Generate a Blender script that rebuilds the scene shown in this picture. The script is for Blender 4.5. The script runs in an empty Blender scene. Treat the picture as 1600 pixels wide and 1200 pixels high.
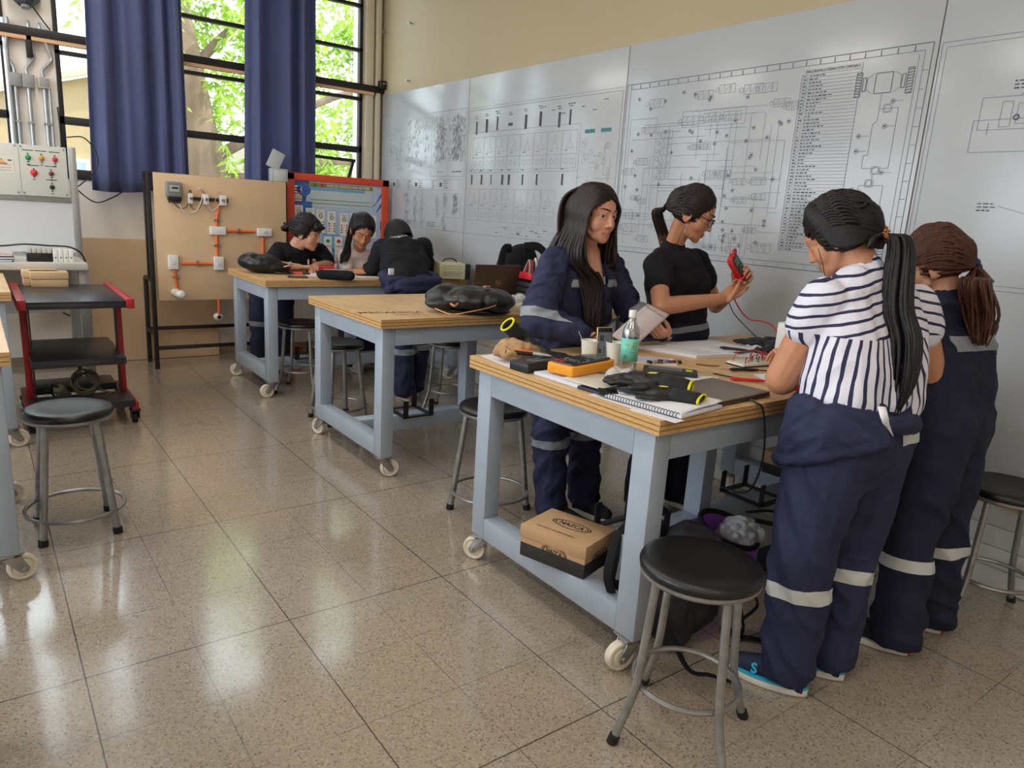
import bpy, bmesh, math, random
import numpy as np
from mathutils import Vector, Matrix

# world frame: X runs along the right-hand wall away from the camera, Y to the left, Z up (metres)
scene = bpy.context.scene
COL = scene.collection

# ------------------------------------------------------------------ camera, sky, light, exposure
def lin(r, g, b):
    return tuple(((c / 255 + 0.055) / 1.055) ** 2.4 if c > 10.3 else c / 255 / 12.92 for c in (r, g, b))

cam = bpy.data.objects.new('camera', bpy.data.cameras.new('camera'))
COL.objects.link(cam)
scene.camera = cam
_yaw, _pit, _rol = math.radians(-37.158), math.radians(13.237), math.radians(3.571)
_f = Vector((math.cos(_yaw) * math.cos(_pit), math.sin(_yaw) * math.cos(_pit), -math.sin(_pit)))
_r = Vector((math.sin(_yaw), -math.cos(_yaw), 0))
_u = _r.cross(_f)
_r2 = math.cos(_rol) * _r + math.sin(_rol) * _u
_u2 = -math.sin(_rol) * _r + math.cos(_rol) * _u
cam.matrix_world = Matrix(((_r2.x, _u2.x, -_f.x, 0), (_r2.y, _u2.y, -_f.y, 0), (_r2.z, _u2.z, -_f.z, 1.48), (0, 0, 0, 1)))
cam.data.sensor_width = 36
cam.data.lens = 1122.37 / 1600 * 36
cam.data.clip_start = 0.02

scene.view_settings.view_transform = 'Standard'
scene.view_settings.look = 'None'
scene.view_settings.gamma = 1
scene.view_settings.use_curve_mapping = False
scene.view_settings.exposure = 0.45
scene.cycles.use_denoising = True
scene.cycles.max_bounces = 10
scene.cycles.diffuse_bounces = 6
scene.cycles.transparent_max_bounces = 16
scene.cycles.caustics_reflective = False
scene.cycles.caustics_refractive = False
scene.cycles.sample_clamp_indirect = 6

world = bpy.data.worlds.new('sky')
scene.world = world
world.use_nodes = True
_bg = world.node_tree.nodes['Background']
_bg.inputs[0].default_value = (0.84, 0.92, 1.0, 1)
_bg.inputs[1].default_value = 4.4

sun = bpy.data.objects.new('sun', bpy.data.lights.new('sun', 'SUN'))
COL.objects.link(sun)
sun.data.energy = 5.0
sun.data.angle = math.radians(0.6)
sun.data.color = (1.0, 0.95, 0.85)
sun.rotation_euler = (math.radians(38), math.radians(-14), 0)

def portal(name, loc, rot, sx, sy):
    l = bpy.data.lights.new(name, 'AREA')
    l.shape = 'RECTANGLE'; l.size = sx; l.size_y = sy
    l.cycles.is_portal = True
    o = bpy.data.objects.new(name, l); COL.objects.link(o)
    o.location = loc; o.rotation_euler = rot
    return o
portal('back_window_portal', (7.2, -1.98, 2.78), (0, math.radians(90), 0), 2.45, 2.66)
portal('side_window_portal', (3.75, 4.0, 2.52), (math.radians(-90), 0, 0), 5.9, 2.35)

# unseen fill lights added under the ceiling to lift floor and far end
for _x in (-2.0, 0.6, 3.2, 5.6):
    for _y in (-0.5, 2.0):
        _l = bpy.data.lights.new('overhead_fill', 'AREA')
        _l.shape = 'RECTANGLE'; _l.size = 1.25; _l.size_y = 0.35; _l.energy = 15; _l.color = (1.0, 0.97, 0.90)
        _o = bpy.data.objects.new('overhead_fill', _l); COL.objects.link(_o); _o.location = (_x, _y, 3.9)

# ------------------------------------------------------------------ mesh helpers
def V(*a):
    return Vector(a[0]) if len(a) == 1 else Vector(a)

def basis(d, up=(0, 0, 1)):
    d = Vector(d).normalized(); up = Vector(up)
    s = d.cross(up)
    if s.length < 1e-4:
        s = d.cross(Vector((1, 0, 0)))
    s.normalize()
    return s, s.cross(d).normalized(), d          # side, up, direction

def frame(o, xd, zd=(0, 0, 1)):
    """matrix with local X along xd, local Z near zd"""
    x = Vector(xd).normalized(); z = Vector(zd); y = z.cross(x).normalized(); z = x.cross(y)
    m = Matrix((x, y, z)).transposed().to_4x4(); m.translation = Vector(o)
    return m

def rz(o, deg):
    return Matrix.Translation(Vector(o)) @ Matrix.Rotation(math.radians(deg), 4, 'Z')

class MB:
    def __init__(self, M=None):
        self.v = []; self.f = []; self.m = []; self.mi = 0; self.M = M
    def add(self, vs, fs):
        b = len(self.v)
        if self.M is not None:
            vs = [self.M @ Vector(p) for p in vs]
        self.v.extend([tuple(p) for p in vs])
        for f in fs:
            self.f.append(tuple(i + b for i in f)); self.m.append(self.mi)
        return self
    def bx(self, x0, x1, y0, y1, z0, z1):
        if x0 > x1: x0, x1 = x1, x0
        if y0 > y1: y0, y1 = y1, y0
        if z0 > z1: z0, z1 = z1, z0
        return self.add([(x0, y0, z0), (x1, y0, z0), (x1, y1, z0), (x0, y1, z0), (x0, y0, z1), (x1, y0, z1), (x1, y1, z1), (x0, y1, z1)],
                        [(0, 3, 2, 1), (4, 5, 6, 7), (0, 1, 5, 4), (1, 2, 6, 5), (2, 3, 7, 6), (3, 0, 4, 7)])
    def bar(self, p0, p1, w, h, up=(0, 0, 1)):
        s, u, d = basis(Vector(p1) - Vector(p0), up)
        p0 = Vector(p0); p1 = Vector(p1); vs = []
        for p in (p0, p1):
            for a, b in ((-1, -1), (1, -1), (1, 1), (-1, 1)):
                vs.append(p + s * a * w / 2 + u * b * h / 2)
        return self.add(vs, [(0, 1, 2, 3), (7, 6, 5, 4), (0, 4, 5, 1), (1, 5, 6, 2), (2, 6, 7, 3), (3, 7, 4, 0)])
    def rings(self, rs, cap=True, closed=False):
        n = len(rs[0]); vs = [p for r in rs for p in r]; fs = []
        K = len(rs)
        for k in range(K if closed else K - 1):
            a = k * n; b = ((k + 1) % K) * n
            for i in range(n):
                j = (i + 1) % n
                fs.append((a + i, a + j, b + j, b + i))
        if cap and not closed:
            fs.append(tuple(reversed(range(n)))); fs.append(tuple(range((K - 1) * n, K * n)))
        return self.add(vs, fs)
    def cyl(self, p0, p1, r0, r1=None, n=16, cap=True):
        r1 = r0 if r1 is None else r1
        s, u, d = basis(Vector(p1) - Vector(p0)); p0 = Vector(p0); p1 = Vector(p1)
        R = lambda p, r: [p + s * (r * math.cos(2 * math.pi * i / n)) + u * (r * math.sin(2 * math.pi * i / n)) for i in range(n)]
        return self.rings([R(p0, r0), R(p1, r1)], cap)
    def tube(self, pts, r, n=8, closed=False, flat=1.0, up=None, cap=True):
        pts = [Vector(p) for p in pts]; K = len(pts); rs = []
        t0 = (pts[1] - pts[0]).normalized()
        s, u, d = basis(t0, up or (0, 0, 1))
        for k in range(K):
            if closed:
                t = pts[(k + 1) % K] - pts[k - 1]
            else:
                t = pts[min(k + 1, K - 1)] - pts[max(k - 1, 0)]
            t = t.normalized() if t.length > 1e-9 else d
            if up is not None:
                s, u, d = basis(t, up)
            else:
                u = (u - t * u.dot(t))
                u = u.normalized() if u.length > 1e-6 else basis(t)[1]
                s = t.cross(u)
            rr = r[k] if isinstance(r, (list, tuple)) else r
            rs.append([pts[k] + s * (rr * math.cos(2 * math.pi * i / n)) + u * (rr * flat * math.sin(2 * math.pi * i / n)) for i in range(n)])
        return self.rings(rs, cap, closed)
    def lathe(self, prof, o=(0, 0, 0), axis=(0, 0, 1), n=24, cap=True):
        s, u, d = basis(axis); o = Vector(o)
        return self.rings([[o + d * z + s * (r * math.cos(2 * math.pi * i / n)) + u * (r * math.sin(2 * math.pi * i / n)) for i in range(n)] for r, z in prof], cap)
    def prism(self, poly, z0, z1, M=None):
        n = len(poly); M = M or Matrix()
        vs = [M @ Vector((x, y, z0)) for x, y in poly] + [M @ Vector((x, y, z1)) for x, y in poly]
        return self.add(vs, [tuple(reversed(range(n))), tuple(range(n, 2 * n))] + [(i, (i + 1) % n, n + (i + 1) % n, n + i) for i in range(n)])
    def quad(self, a, b, c, d):
        return self.add([a, b, c, d], [(0, 1, 2, 3)])
    def ell(self, c, r, R=None, nu=16, nv=10):
        c = Vector(c); R = R or Matrix.Identity(3)
        if not isinstance(r, (tuple, list)): r = (r, r, r)
        vs = [c + R @ Vector((0, 0, -r[2]))]; fs = []
        for k in range(1, nv):
            a = -math.pi / 2 + math.pi * k / nv
            for i in range(nu):
                t = 2 * math.pi * i / nu
                vs.append(c + R @ Vector((r[0] * math.cos(a) * math.cos(t), r[1] * math.cos(a) * math.sin(t), r[2] * math.sin(a))))
        vs.append(c + R @ Vector((0, 0, r[2]))); L = len(vs) - 1
        for i in range(nu):
            j = (i + 1) % nu
            fs.append((0, 1 + j, 1 + i)); fs.append((L, L - nu + i, L - nu + j))
            for k in range(nv - 2):
                a = 1 + k * nu
                fs.append((a + i, a + j, a + nu + j, a + nu + i))
        return self.add(vs, fs)
    def cap(self, p0, p1, r0, r1=None, n=14):
        """tapered capsule"""
        r1 = r0 if r1 is None else r1
        p0 = Vector(p0); p1 = Vector(p1)
        if (p1 - p0).length < 1e-5:
            return self.ell(p0, r0)
        s, u, d = basis(p1 - p0); rs = []
        R = lambda p, r: [p + s * (r * math.cos(2 * math.pi * i / n)) + u * (r * math.sin(2 * math.pi * i / n)) for i in range(n)]
        for a in (-80, -55, -28, 0):
            a = math.radians(a); rs.append(R(p0 + d * r0 * math.sin(a), r0 * math.cos(a)))
        for a in (0, 28, 55, 80):
            a = math.radians(a); rs.append(R(p1 + d * r1 * math.sin(a), r1 * math.cos(a)))
        return self.rings(rs)
    def chain(self, pr, n=14):
        for (p, r), (q, s) in zip(pr[:-1], pr[1:]):
            self.cap(p, q, r, s, n)
        return self
    def build(self, name, mats, parent=None, bevel=0, seg=2, smooth=None, sub=0, solid=0):
        me = bpy.data.meshes.new(name)
        me.from_pydata(self.v, [], self.f); me.update()
        if not isinstance(mats, (list, tuple)): mats = [mats]
        for m in mats: me.materials.append(m)
        me.polygons.foreach_set('material_index', self.m)
        bm = bmesh.new(); bm.from_mesh(me)
        bmesh.ops.recalc_face_normals(bm, faces=bm.faces)
        if bevel:
            es = [e for e in bm.edges if len(e.link_faces) == 2 and e.calc_face_angle() > 0.5]
            bmesh.ops.bevel(bm, geom=es, offset=bevel, segments=seg, affect='EDGES', profile=0.5, clamp_overlap=True)
        bm.to_mesh(me); bm.free()
        return finish(name, me, parent, smooth if smooth is not None else 0.6, sub, solid)

def finish(name, me, parent=None, smooth=0.6, sub=0, solid=0):
    if smooth:
        me.polygons.foreach_set('use_smooth', [True] * len(me.polygons))
        if smooth < 3:
            me.set_sharp_from_angle(angle=smooth)
    o = bpy.data.objects.new(name, me); COL.objects.link(o)
    if solid:
        md = o.modifiers.new('solid', 'SOLIDIFY'); md.thickness = solid; md.offset = 0
    if sub:
        md = o.modifiers.new('sub', 'SUBSURF'); md.levels = sub; md.render_levels = sub
    if parent is not None:
        o.parent = parent
        o.matrix_parent_inverse = Matrix.Translation(-Vector(parent.location)) if parent.type == 'EMPTY' and not any(parent.rotation_euler) else parent.matrix_basis.inverted()
    return o

def thing(name, label, cat, loc=(0, 0, 0), group=None):
    o = bpy.data.objects.new(name, None); COL.objects.link(o)
    o.location = loc; o.empty_display_size = 0.05
    o['label'] = label; o['category'] = cat
    if group: o['group'] = group
    return o
def tag(o, label, cat, group=None, kind=None):
    o['label'] = label; o['category'] = cat
    if group: o['group'] = group
    if kind: o['kind'] = kind
    return o
def struct(o, label=None):
    o['kind'] = 'structure'
    if label: o['label'] = label
    return o

def copy_thing(root, loc, rotz=0, label=None):
    """a copy of a thing together with copies of its parts and sub-parts"""
    r = root.copy(); COL.objects.link(r)
    r.location = loc; r.rotation_euler = (0, 0, rotz)
    if label: r['label'] = label
    for ch in root.children:
        c = ch.copy(); COL.objects.link(c); c.parent = r; c.matrix_parent_inverse = ch.matrix_parent_inverse
        for g in ch.children:
            d = g.copy(); COL.objects.link(d); d.parent = c; d.matrix_parent_inverse = g.matrix_parent_inverse
    return r

def catmull(pts, n=6):
    P = [Vector(p) for p in pts]; P = [2 * P[0] - P[1]] + P + [2 * P[-1] - P[-2]]; out = []
    for k in range(1, len(P) - 2):
        a, b, c, d = P[k - 1:k + 3]
        for i in range(n):
            t = i / n
            out.append(0.5 * ((2 * b) + (c - a) * t + (2 * a - 5 * b + 4 * c - d) * t * t + (3 * b - a - 3 * c + d) * t ** 3))
    out.append(P[-2]); return out

_font = {}
def text_mesh(body, size, M, name, m, parent, depth=0.0004, bold=0.0, align='CENTER', width=None):
    c = bpy.data.curves.new('t', 'FONT'); c.body = body; c.size = size; c.extrude = depth; c.offset = bold
    c.align_x = align; c.align_y = 'CENTER'; c.resolution_u = 3
    o = bpy.data.objects.new('t', c); COL.objects.link(o)
    bpy.context.view_layer.update()
    dg = bpy.context.evaluated_depsgraph_get()
    me = bpy.data.meshes.new_from_object(o.evaluated_get(dg))
    bpy.data.objects.remove(o); bpy.data.curves.remove(c)
    if width:
        xs = [v.co.x for v in me.vertices]; s = width / (max(xs) - min(xs))
        for v in me.vertices: v.co.x *= s
    me.transform(M); me.materials.clear(); me.materials.append(m); me.name = name
    return finish(name, me, parent, 0)

# vectorised value noise
def vnoise(P, seed=0):
    P = np.asarray(P, float); I = np.floor(P).astype(np.int64); F = P - I; F = F * F * (3 - 2 * F)
    def h(a, b, c):
        n = (a * 73856093) ^ (b * 19349663) ^ (c * 83492791) ^ (seed * 2654435)
        n = (n ^ (n >> 13)) * 1274126177 & 0x7fffffff
        n = (n ^ (n >> 16)) & 0xffff
        return n / 32767.5 - 1
    o = 0
    for dx in (0, 1):
        for dy in (0, 1):
            for dz in (0, 1):
                w = (F[:, 0] if dx else 1 - F[:, 0]) * (F[:, 1] if dy else 1 - F[:, 1]) * (F[:, 2] if dz else 1 - F[:, 2])
                o = o + w * h(I[:, 0] + dx, I[:, 1] + dy, I[:, 2] + dz)
    return o

def remesh(mb, voxel, smooth=3, disp=None, shape=None):
    """union of everything in mb as one continuous surface; disp(co, no) -> offsets along the normal"""
    me = bpy.data.meshes.new('r'); me.from_pydata(mb.v, [], mb.f); me.update()
    bm = bmesh.new(); bm.from_mesh(me); bmesh.ops.recalc_face_normals(bm, faces=bm.faces); bm.to_mesh(me); bm.free()
    o = bpy.data.objects.new('r', me); COL.objects.link(o)
    md = o.modifiers.new('r', 'REMESH'); md.mode = 'VOXEL'; md.voxel_size = voxel; md.use_smooth_shade = True
    if smooth:
        s = o.modifiers.new('s', 'SMOOTH'); s.factor = 0.5; s.iterations = smooth
    bpy.context.view_layer.update()
    out = bpy.data.meshes.new_from_object(o.evaluated_get(bpy.context.evaluated_depsgraph_get()))
    bpy.data.objects.remove(o); bpy.data.meshes.remove(me)
    out.materials.clear()
    if disp is not None or shape is not None:
        n = len(out.vertices); co = np.empty(n * 3); out.vertices.foreach_get('co', co); co = co.reshape(-1, 3)
        no = np.empty(n * 3); out.vertices.foreach_get('normal', no); no = no.reshape(-1, 3)
        if disp is not None: co = co + no * disp(co, no)[:, None]
        if shape is not None: co = shape(co, no)
        out.vertices.foreach_set('co', co.astype(np.float32).ravel()); out.update()
    return out
def part_from(me, name, m, parent):
    me.name = name
    me.materials.clear()
    for k in (m if isinstance(m, (list, tuple)) else [m]): me.materials.append(k)
    return finish(name, me, parent, 3.2)

# ------------------------------------------------------------------ materials (procedural)
MATS = {}
class NT:
    def __init__(self, name):
        self.mat = bpy.data.materials.new(name); self.mat.use_nodes = True
        self.t = self.mat.node_tree; self.b = self.t.nodes['Principled BSDF']; self.out = self.t.nodes['Material Output']
    def n(self, typ, **kw):
        x = self.t.nodes.new('ShaderNode' + typ)
        for k, v in kw.items():
            if k.startswith('_'):
                x.inputs[k[1:].replace('_', ' ')].default_value = v
            else:
                setattr(x, k, v)
        return x
    def l(self, a, b):
        self.t.links.new(a, b)
    def coord(self, scale=(1, 1, 1), kind='Object'):
        c = self.n('TexCoord'); mp = self.n('Mapping'); mp.inputs['Scale'].default_value = scale
        self.l(c.outputs[kind], mp.inputs[0]); return mp.outputs[0]
    def math(self, op, a, b=None, c=None):
        x = self.n('Math', operation=op)
        for i, q in enumerate((a, b, c)):
            if q is None: continue
            if isinstance(q, (int, float)): x.inputs[i].default_value = q
            else: self.l(q, x.inputs[i])
        return x.outputs[0]
    def mix(self, f, a, b, blend='MIX'):
        x = self.n('Mix', data_type='RGBA', blend_type=blend)
        for i, q in ((0, f), (6, a), (7, b)):
            if isinstance(q, (int, float)): x.inputs[i].default_value = q
            elif isinstance(q, tuple): x.inputs[i].default_value = (*q[:3], 1)
            else: self.l(q, x.inputs[i])
        return x.outputs[2]
    def ramp(self, f, stops, interp='LINEAR'):
        x = self.n('ValToRGB'); x.color_ramp.interpolation = interp
        e = x.color_ramp.elements
        while len(e) < len(stops): e.new(0.5)
        for k, (p, c) in enumerate(stops):
            e[k].position = p; e[k].color = (*c, 1) if isinstance(c, tuple) else (c, c, c, 1)
        self.l(f, x.inputs[0]); return x.outputs[0]
    def noise(self, vec, scale, detail=3, rough=0.55):
        x = self.n('TexNoise'); x.inputs['Scale'].default_value = scale; x.inputs['Detail'].default_value = detail; x.inputs['Roughness'].default_value = rough
        self.l(vec, x.inputs['Vector']); return x.outputs['Fac']
    def bump(self, h, strength=0.2, dist=0.01):
        x = self.n('Bump'); x.inputs['Strength'].default_value = strength; x.inputs['Distance'].default_value = dist
        self.l(h, x.inputs['Height']); self.l(x.outputs[0], self.b.inputs['Normal'])
    def base(self, c):
        if isinstance(c, tuple): self.b.inputs['Base Color'].default_value = (*c, 1)
        else: self.l(c, self.b.inputs['Base Color'])

def mat(name, rgb, rough=0.5, metal=0.0, var=0.0, vscale=8, bump=0.0, bscale=60, spec=0.5, stretch=(1, 1, 1), coat=0, alpha=None, trans=0):
    if name in MATS: return MATS[name]
    t = NT(name); c = lin(*rgb)
    t.b.inputs['Roughness'].default_value = rough; t.b.inputs['Metallic'].default_value = metal
    t.b.inputs['Specular IOR Level'].default_value = spec
    if coat: t.b.inputs['Coat Weight'].default_value = coat
    if trans: t.b.inputs['Transmission Weight'].default_value = trans
    if var:
        f = t.noise(t.coord(stretch), vscale, 4)
        f = t.ramp(f, [(0.3, 0.0), (0.7, 1.0)])
        t.base(t.mix(f, tuple(x * (1 - var) for x in c), tuple(min(1, x * (1 + var)) for x in c)))
    else:
        t.base(c)
    if bump:
        t.bump(t.noise(t.coord(stretch), bscale, 4), bump)
    if alpha is not None:
        t.b.inputs['Alpha'].default_value = alpha
    MATS[name] = t.mat
    return t.mat

steel_blue = mat('grey_blue_paint', (158, 170, 184), 0.38, 0, 0.05, 5)
caster_white = mat('nylon_wheel', (222, 214, 196), 0.45, 0, 0.06, 20)
zinc = mat('zinc_steel', (165, 165, 162), 0.32, 0.85, 0.12, 12)
tube_steel = mat('dull_steel_tube', (150, 150, 148), 0.38, 0.7, 0.22, 18, 0.05, 150)
black_metal = mat('black_painted_steel', (24, 23, 24), 0.45, 0, 0.15)
black_plastic = mat('black_plastic', (20, 20, 22), 0.42)
black_rubber = mat('black_rubber', (18, 18, 18), 0.75)
black_vinyl = mat('black_vinyl', (17, 17, 19), 0.36, 0, 0.1, 6, 0.04, 300)
white_plastic = mat('white_plastic', (225, 226, 222), 0.4)
paper = mat('white_paper', (226, 226, 232), 0.75, 0, 0.02, 4)
ink = mat('print_ink', (122, 128, 138), 0.5)
ink_dark = mat('print_ink_dark', (62, 66, 74), 0.5)
red_paint = mat('red_paint', (165, 32, 38), 0.4, 0, 0.08)
orange_paint = mat('orange_red_paint', (214, 74, 44), 0.42, 0, 0.06)
orange_pipe = mat('orange_conduit', (232, 112, 50), 0.45)
navy = mat('navy_workwear', (40, 44, 72), 0.75, 0, 0.14, 9, 0.5, 30, 0.3)
navy_dark = mat('dark_navy_workwear', (29, 32, 52), 0.78, 0, 0.14, 9, 0.5, 30, 0.3)
reflective = mat('pale_reflective_tape', (190, 194, 194), 0.5, 0, 0.04)
reflective_dim = mat('grey_reflective_tape', (136, 142, 148), 0.5, 0, 0.06)
black_cloth = mat('black_cotton', (26, 26, 31), 0.85, 0, 0.1, 20, 0.2, 40, 0.25)
yellow_trim = mat('yellow_trim', (222, 214, 20), 0.6)
aluminium = mat('aluminium_profile', (176, 178, 178), 0.35, 0.6, 0.04)
cream_paint = mat('cream_wall_paint', (176, 162, 132), 0.62, 0, 0.03, 1.2, 0.03, 40)
white_paint = mat('white_wall_paint', (240, 234, 227), 0.6, 0, 0.04, 1.5, 0.03, 40)
board_white = mat('white_board', (172, 177, 182), 0.2, 0, 0.015, 0.8)

def plywood(name, edge):
    t = NT(name)
    if edge:
        c = t.n('TexCoord'); s = t.n('SeparateXYZ'); t.l(c.outputs['Object'], s.inputs[0])
        w = t.math('FRACT', t.math('MULTIPLY', s.outputs[2], 1 / 0.0166))
        core = t.ramp(w, [(0.0, lin(214, 176, 118)), (0.3, lin(206, 166, 108)), (0.38, lin(150, 104, 58)), (0.62, lin(168, 120, 68)), (0.7, lin(216, 180, 124)), (0.97, lin(210, 172, 116)), (1.0, lin(70, 46, 26))])
        n = t.noise(t.coord((14, 14, 200)), 3, 4)
        t.base(t.mix(t.ramp(n, [(0.42, 0.0), (0.72, 0.55)]), core, lin(132, 88, 48)))
    else:
        n = t.noise(t.coord((2.2, 26, 2)), 1.6, 6, 0.6)
        g = t.ramp(n, [(0.3, lin(186, 148, 102)), (0.48, lin(208, 172, 124)), (0.7, lin(218, 186, 140))])
        n2 = t.noise(t.coord((1.5, 1.5, 1.5)), 2.2, 3)
        t.base(t.mix(t.ramp(n2, [(0.45, 0.0), (0.8, 0.35)]), g, lin(150, 112, 72)))
    t.b.inputs['Roughness'].default_value = 0.42
    return t.mat
ply_top = plywood('plywood_face', False)
ply_edge = plywood('plywood_edge', True)
mdf = mat('mdf_board', (214, 184, 148), 0.6, 0, 0.05, 1.6)
cardboard = mat('kraft_cardboard', (188, 152, 114), 0.75, 0, 0.05, 10)
kraft_paper = mat('brown_paper', (176, 140, 100), 0.8, 0, 0.12, 14, 0.3, 30)

def terrazzo():
    t = NT('terrazzo_tiles'); co = t.coord()
    v1 = t.n('TexVoronoi', _Scale=92.0, _Randomness=1.0); t.l(co, v1.inputs['Vector'])
    v2 = t.n('TexVoronoi', _Scale=190.0); t.l(co, v2.inputs['Vector'])
    s1 = t.n('SeparateColor'); t.l(v1.outputs['Color'], s1.inputs[0])
    s2 = t.n('SeparateColor'); t.l(v2.outputs['Color'], s2.inputs[0])
    big = t.noise(co, 1.1, 5)
    base = t.mix(t.ramp(big, [(0.35, 0.0), (0.7, 1.0)]), lin(176, 165, 150), lin(190, 180, 167))
    fine = t.ramp(s2.outputs[0], [(0.0, lin(110, 97, 84)), (0.1, lin(140, 124, 108)), (0.14, lin(188, 175, 158)), (0.8, lin(198, 186, 169)), (0.86, lin(222, 212, 198)), (1.0, lin(232, 224, 210))], 'CONSTANT')
    c = t.mix(0.42, base, fine)
    chip = t.math('MULTIPLY', t.math('LESS_THAN', v1.outputs['Distance'], 0.34), t.math('GREATER_THAN', s1.outputs[1], 0.62))
    chipc = t.ramp(s1.outputs[0], [(0.0, lin(84, 74, 64)), (0.32, lin(112, 98, 84)), (0.5, lin(196, 182, 162)), (0.8, lin(176, 150, 122)), (1.0, lin(214, 204, 188))], 'CONSTANT')
    c = t.mix(t.math('MULTIPLY', chip, 0.6), c, chipc)
    c = t.mix(1.0, c, (0.76, 0.73, 0.71), 'MULTIPLY')
    # worn brown stains
    st = t.noise(co, 2.3, 6, 0.7)
    c = t.mix(t.ramp(st, [(0.6, 0.0), (0.78, 0.45)]), c, lin(104, 84, 62))
    sc = t.noise(t.coord((1, 1.7, 1)), 6.5, 7, 0.75)
    c = t.mix(t.ramp(sc, [(0.685, 0.0), (0.75, 0.6)]), c, lin(72, 56, 42))
    # joints
    sep = t.n('SeparateXYZ'); t.l(co, sep.inputs[0])
    wob = t.math('MULTIPLY', t.math('SUBTRACT', t.noise(co, 30, 2), 0.5), 0.004)
    def joint(axis, off, pitch, wid):
        a = t.math('ADD', t.math('ADD', sep.outputs[axis], wob), off)
        fr = t.math('FRACT', t.math('DIVIDE', a, pitch))
        d = t.math('MULTIPLY', t.math('MINIMUM', fr, t.math('SUBTRACT', 1.0, fr)), pitch)
        return t.math('LESS_THAN', d, wid)
    P = 0.3215
    j = t.math('MAXIMUM', joint(0, -2.315 + 40 * P, P, 0.0011), joint(1, 0.487 + 40 * P, P, 0.0011))
    j2 = t.math('MAXIMUM', joint(0, -2.315 + 39 * P, 3 * P, 0.0024), joint(1, 0.487 + 39 * P, 2 * P, 0.0022))
    wear = t.ramp(t.noise(co, 3.1, 3), [(0.36, 0.1), (0.58, 0.8)])
    jj = t.math('MAXIMUM', t.math('MULTIPLY', j, wear), t.math('MULTIPLY', j2, 0.85))
    c = t.mix(jj, c, lin(58, 47, 38))
    t.base(c)
    rn = t.noise(co, 1.7, 5, 0.6)
    r = t.ramp(rn, [(0.3, 0.13), (0.7, 0.27)])
    t.l(r, t.b.inputs['Roughness'])
    t.b.inputs['Coat Weight'].default_value = 0.8; t.b.inputs['Coat Roughness'].default_value = 0.11
    t.bump(t.math('ADD', t.noise(co, 7, 3), t.math('MULTIPLY', jj, -0.6)), 0.05, 0.01)
    return t.mat
floor_mat = terrazzo()

def glass_mat(name, tint=(1, 1, 1), refl=0.12):
    t = NT(name); tr = t.n('BsdfTransparent'); tr.inputs[0].default_value = (*tint, 1)
    g = t.n('BsdfGlossy'); g.inputs['Roughness'].default_value = 0.03
    lw = t.n('LayerWeight'); lw.inputs[0].default_value = 0.25
    m = t.n('MixShader'); t.l(t.math('ADD', t.math('MULTIPLY', lw.outputs[1], 0.5), refl * 0.3), m.inputs[0])
    t.l(tr.outputs[0], m.inputs[1]); t.l(g.outputs[0], m.inputs[2]); t.l(m.outputs[0], t.out.inputs[0])
    return t.mat
window_glass = glass_mat('window_glass', (0.93, 0.96, 0.95))
clear_plastic = glass_mat('clear_plastic', (0.9, 0.93, 0.94), 0.5)

def film_mat():
    t = NT('plastic_film'); tr = t.n('BsdfTransparent')
    m = t.n('MixShader'); m.inputs[0].default_value = 0.45
    t.b.inputs['Base Color'].default_value = (0.8, 0.8, 0.8, 1); t.b.inputs['Roughness'].default_value = 0.2
    t.l(tr.outputs[0], m.inputs[1]); t.l(t.b.outputs[0], m.inputs[2]); t.l(m.outputs[0], t.out.inputs[0])
    t.bump(t.noise(t.coord(), 40, 4), 0.8)
    return t.mat
film = film_mat()

def curtain_mat():
    t = NT('blue_curtain_cloth'); t.base(t.mix(t.noise(t.coord((60, 60, 2)), 2, 3), lin(80, 88, 126), lin(98, 106, 148)))
    t.b.inputs['Roughness'].default_value = 0.8
    t.b.inputs['Sheen Weight'].default_value = 0.2
    tl = t.n('BsdfTranslucent'); tl.inputs[0].default_value = (*lin(110, 126, 186), 1)
    m = t.n('MixShader'); m.inputs[0].default_value = 0.28
    t.l(t.b.outputs[0], m.inputs[1]); t.l(tl.outputs[0], m.inputs[2]); t.l(m.outputs[0], t.out.inputs[0])
    return t.mat
curtain_cloth = curtain_mat()

def skin_mat(name, rgb, lip):
    t = NT(name); n = t.noise(t.coord(), 30, 4)
    c = t.mix(t.ramp(n, [(0.35, 0.0), (0.7, 1.0)]), lin(*rgb), tuple(x * 1.07 for x in lin(*rgb)))
    a = t.n('Attribute', attribute_name='lips')
    c = t.mix(a.outputs['Fac'], c, lin(*lip))
    t.base(c); t.b.inputs['Roughness'].default_value = 0.48
    t.b.inputs['Subsurface Weight'].default_value = 0.12
    t.b.inputs['Subsurface Radius'].default_value = (0.012, 0.005, 0.003)
    t.bump(t.noise(t.coord(), 260, 3), 0.05)
    return t.mat
def hair_mat(name, rgb, rgb2=None, zmix=None):
    t = NT(name); n = t.noise(t.coord((160, 160, 6)), 1.0, 4, 0.6)
    dark = lin(*rgb); light = lin(*(rgb2 or tuple(min(255, c * 1.5 + 8) for c in rgb)))
    c = t.mix(t.ramp(n, [(0.35, 0.0), (0.75, 1.0)]), dark, light)
    if zmix:
        s = t.n('SeparateXYZ'); q = t.n('TexCoord'); t.l(q.outputs['Object'], s.inputs[0])
        f = t.n('MapRange'); f.inputs[1].default_value = zmix[0]; f.inputs[2].default_value = zmix[1]; t.l(s.outputs[2], f.inputs[0])
        c = t.mix(f.outputs[0], c, t.mix(n, lin(*zmix[2]), tuple(1.5 * x for x in lin(*zmix[2]))))
    t.base(c); t.b.inputs['Roughness'].default_value = 0.42
    t.b.inputs['Specular IOR Level'].default_value = 0.32
    t.bump(n, 0.6, 0.004)
    return t.mat

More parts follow.
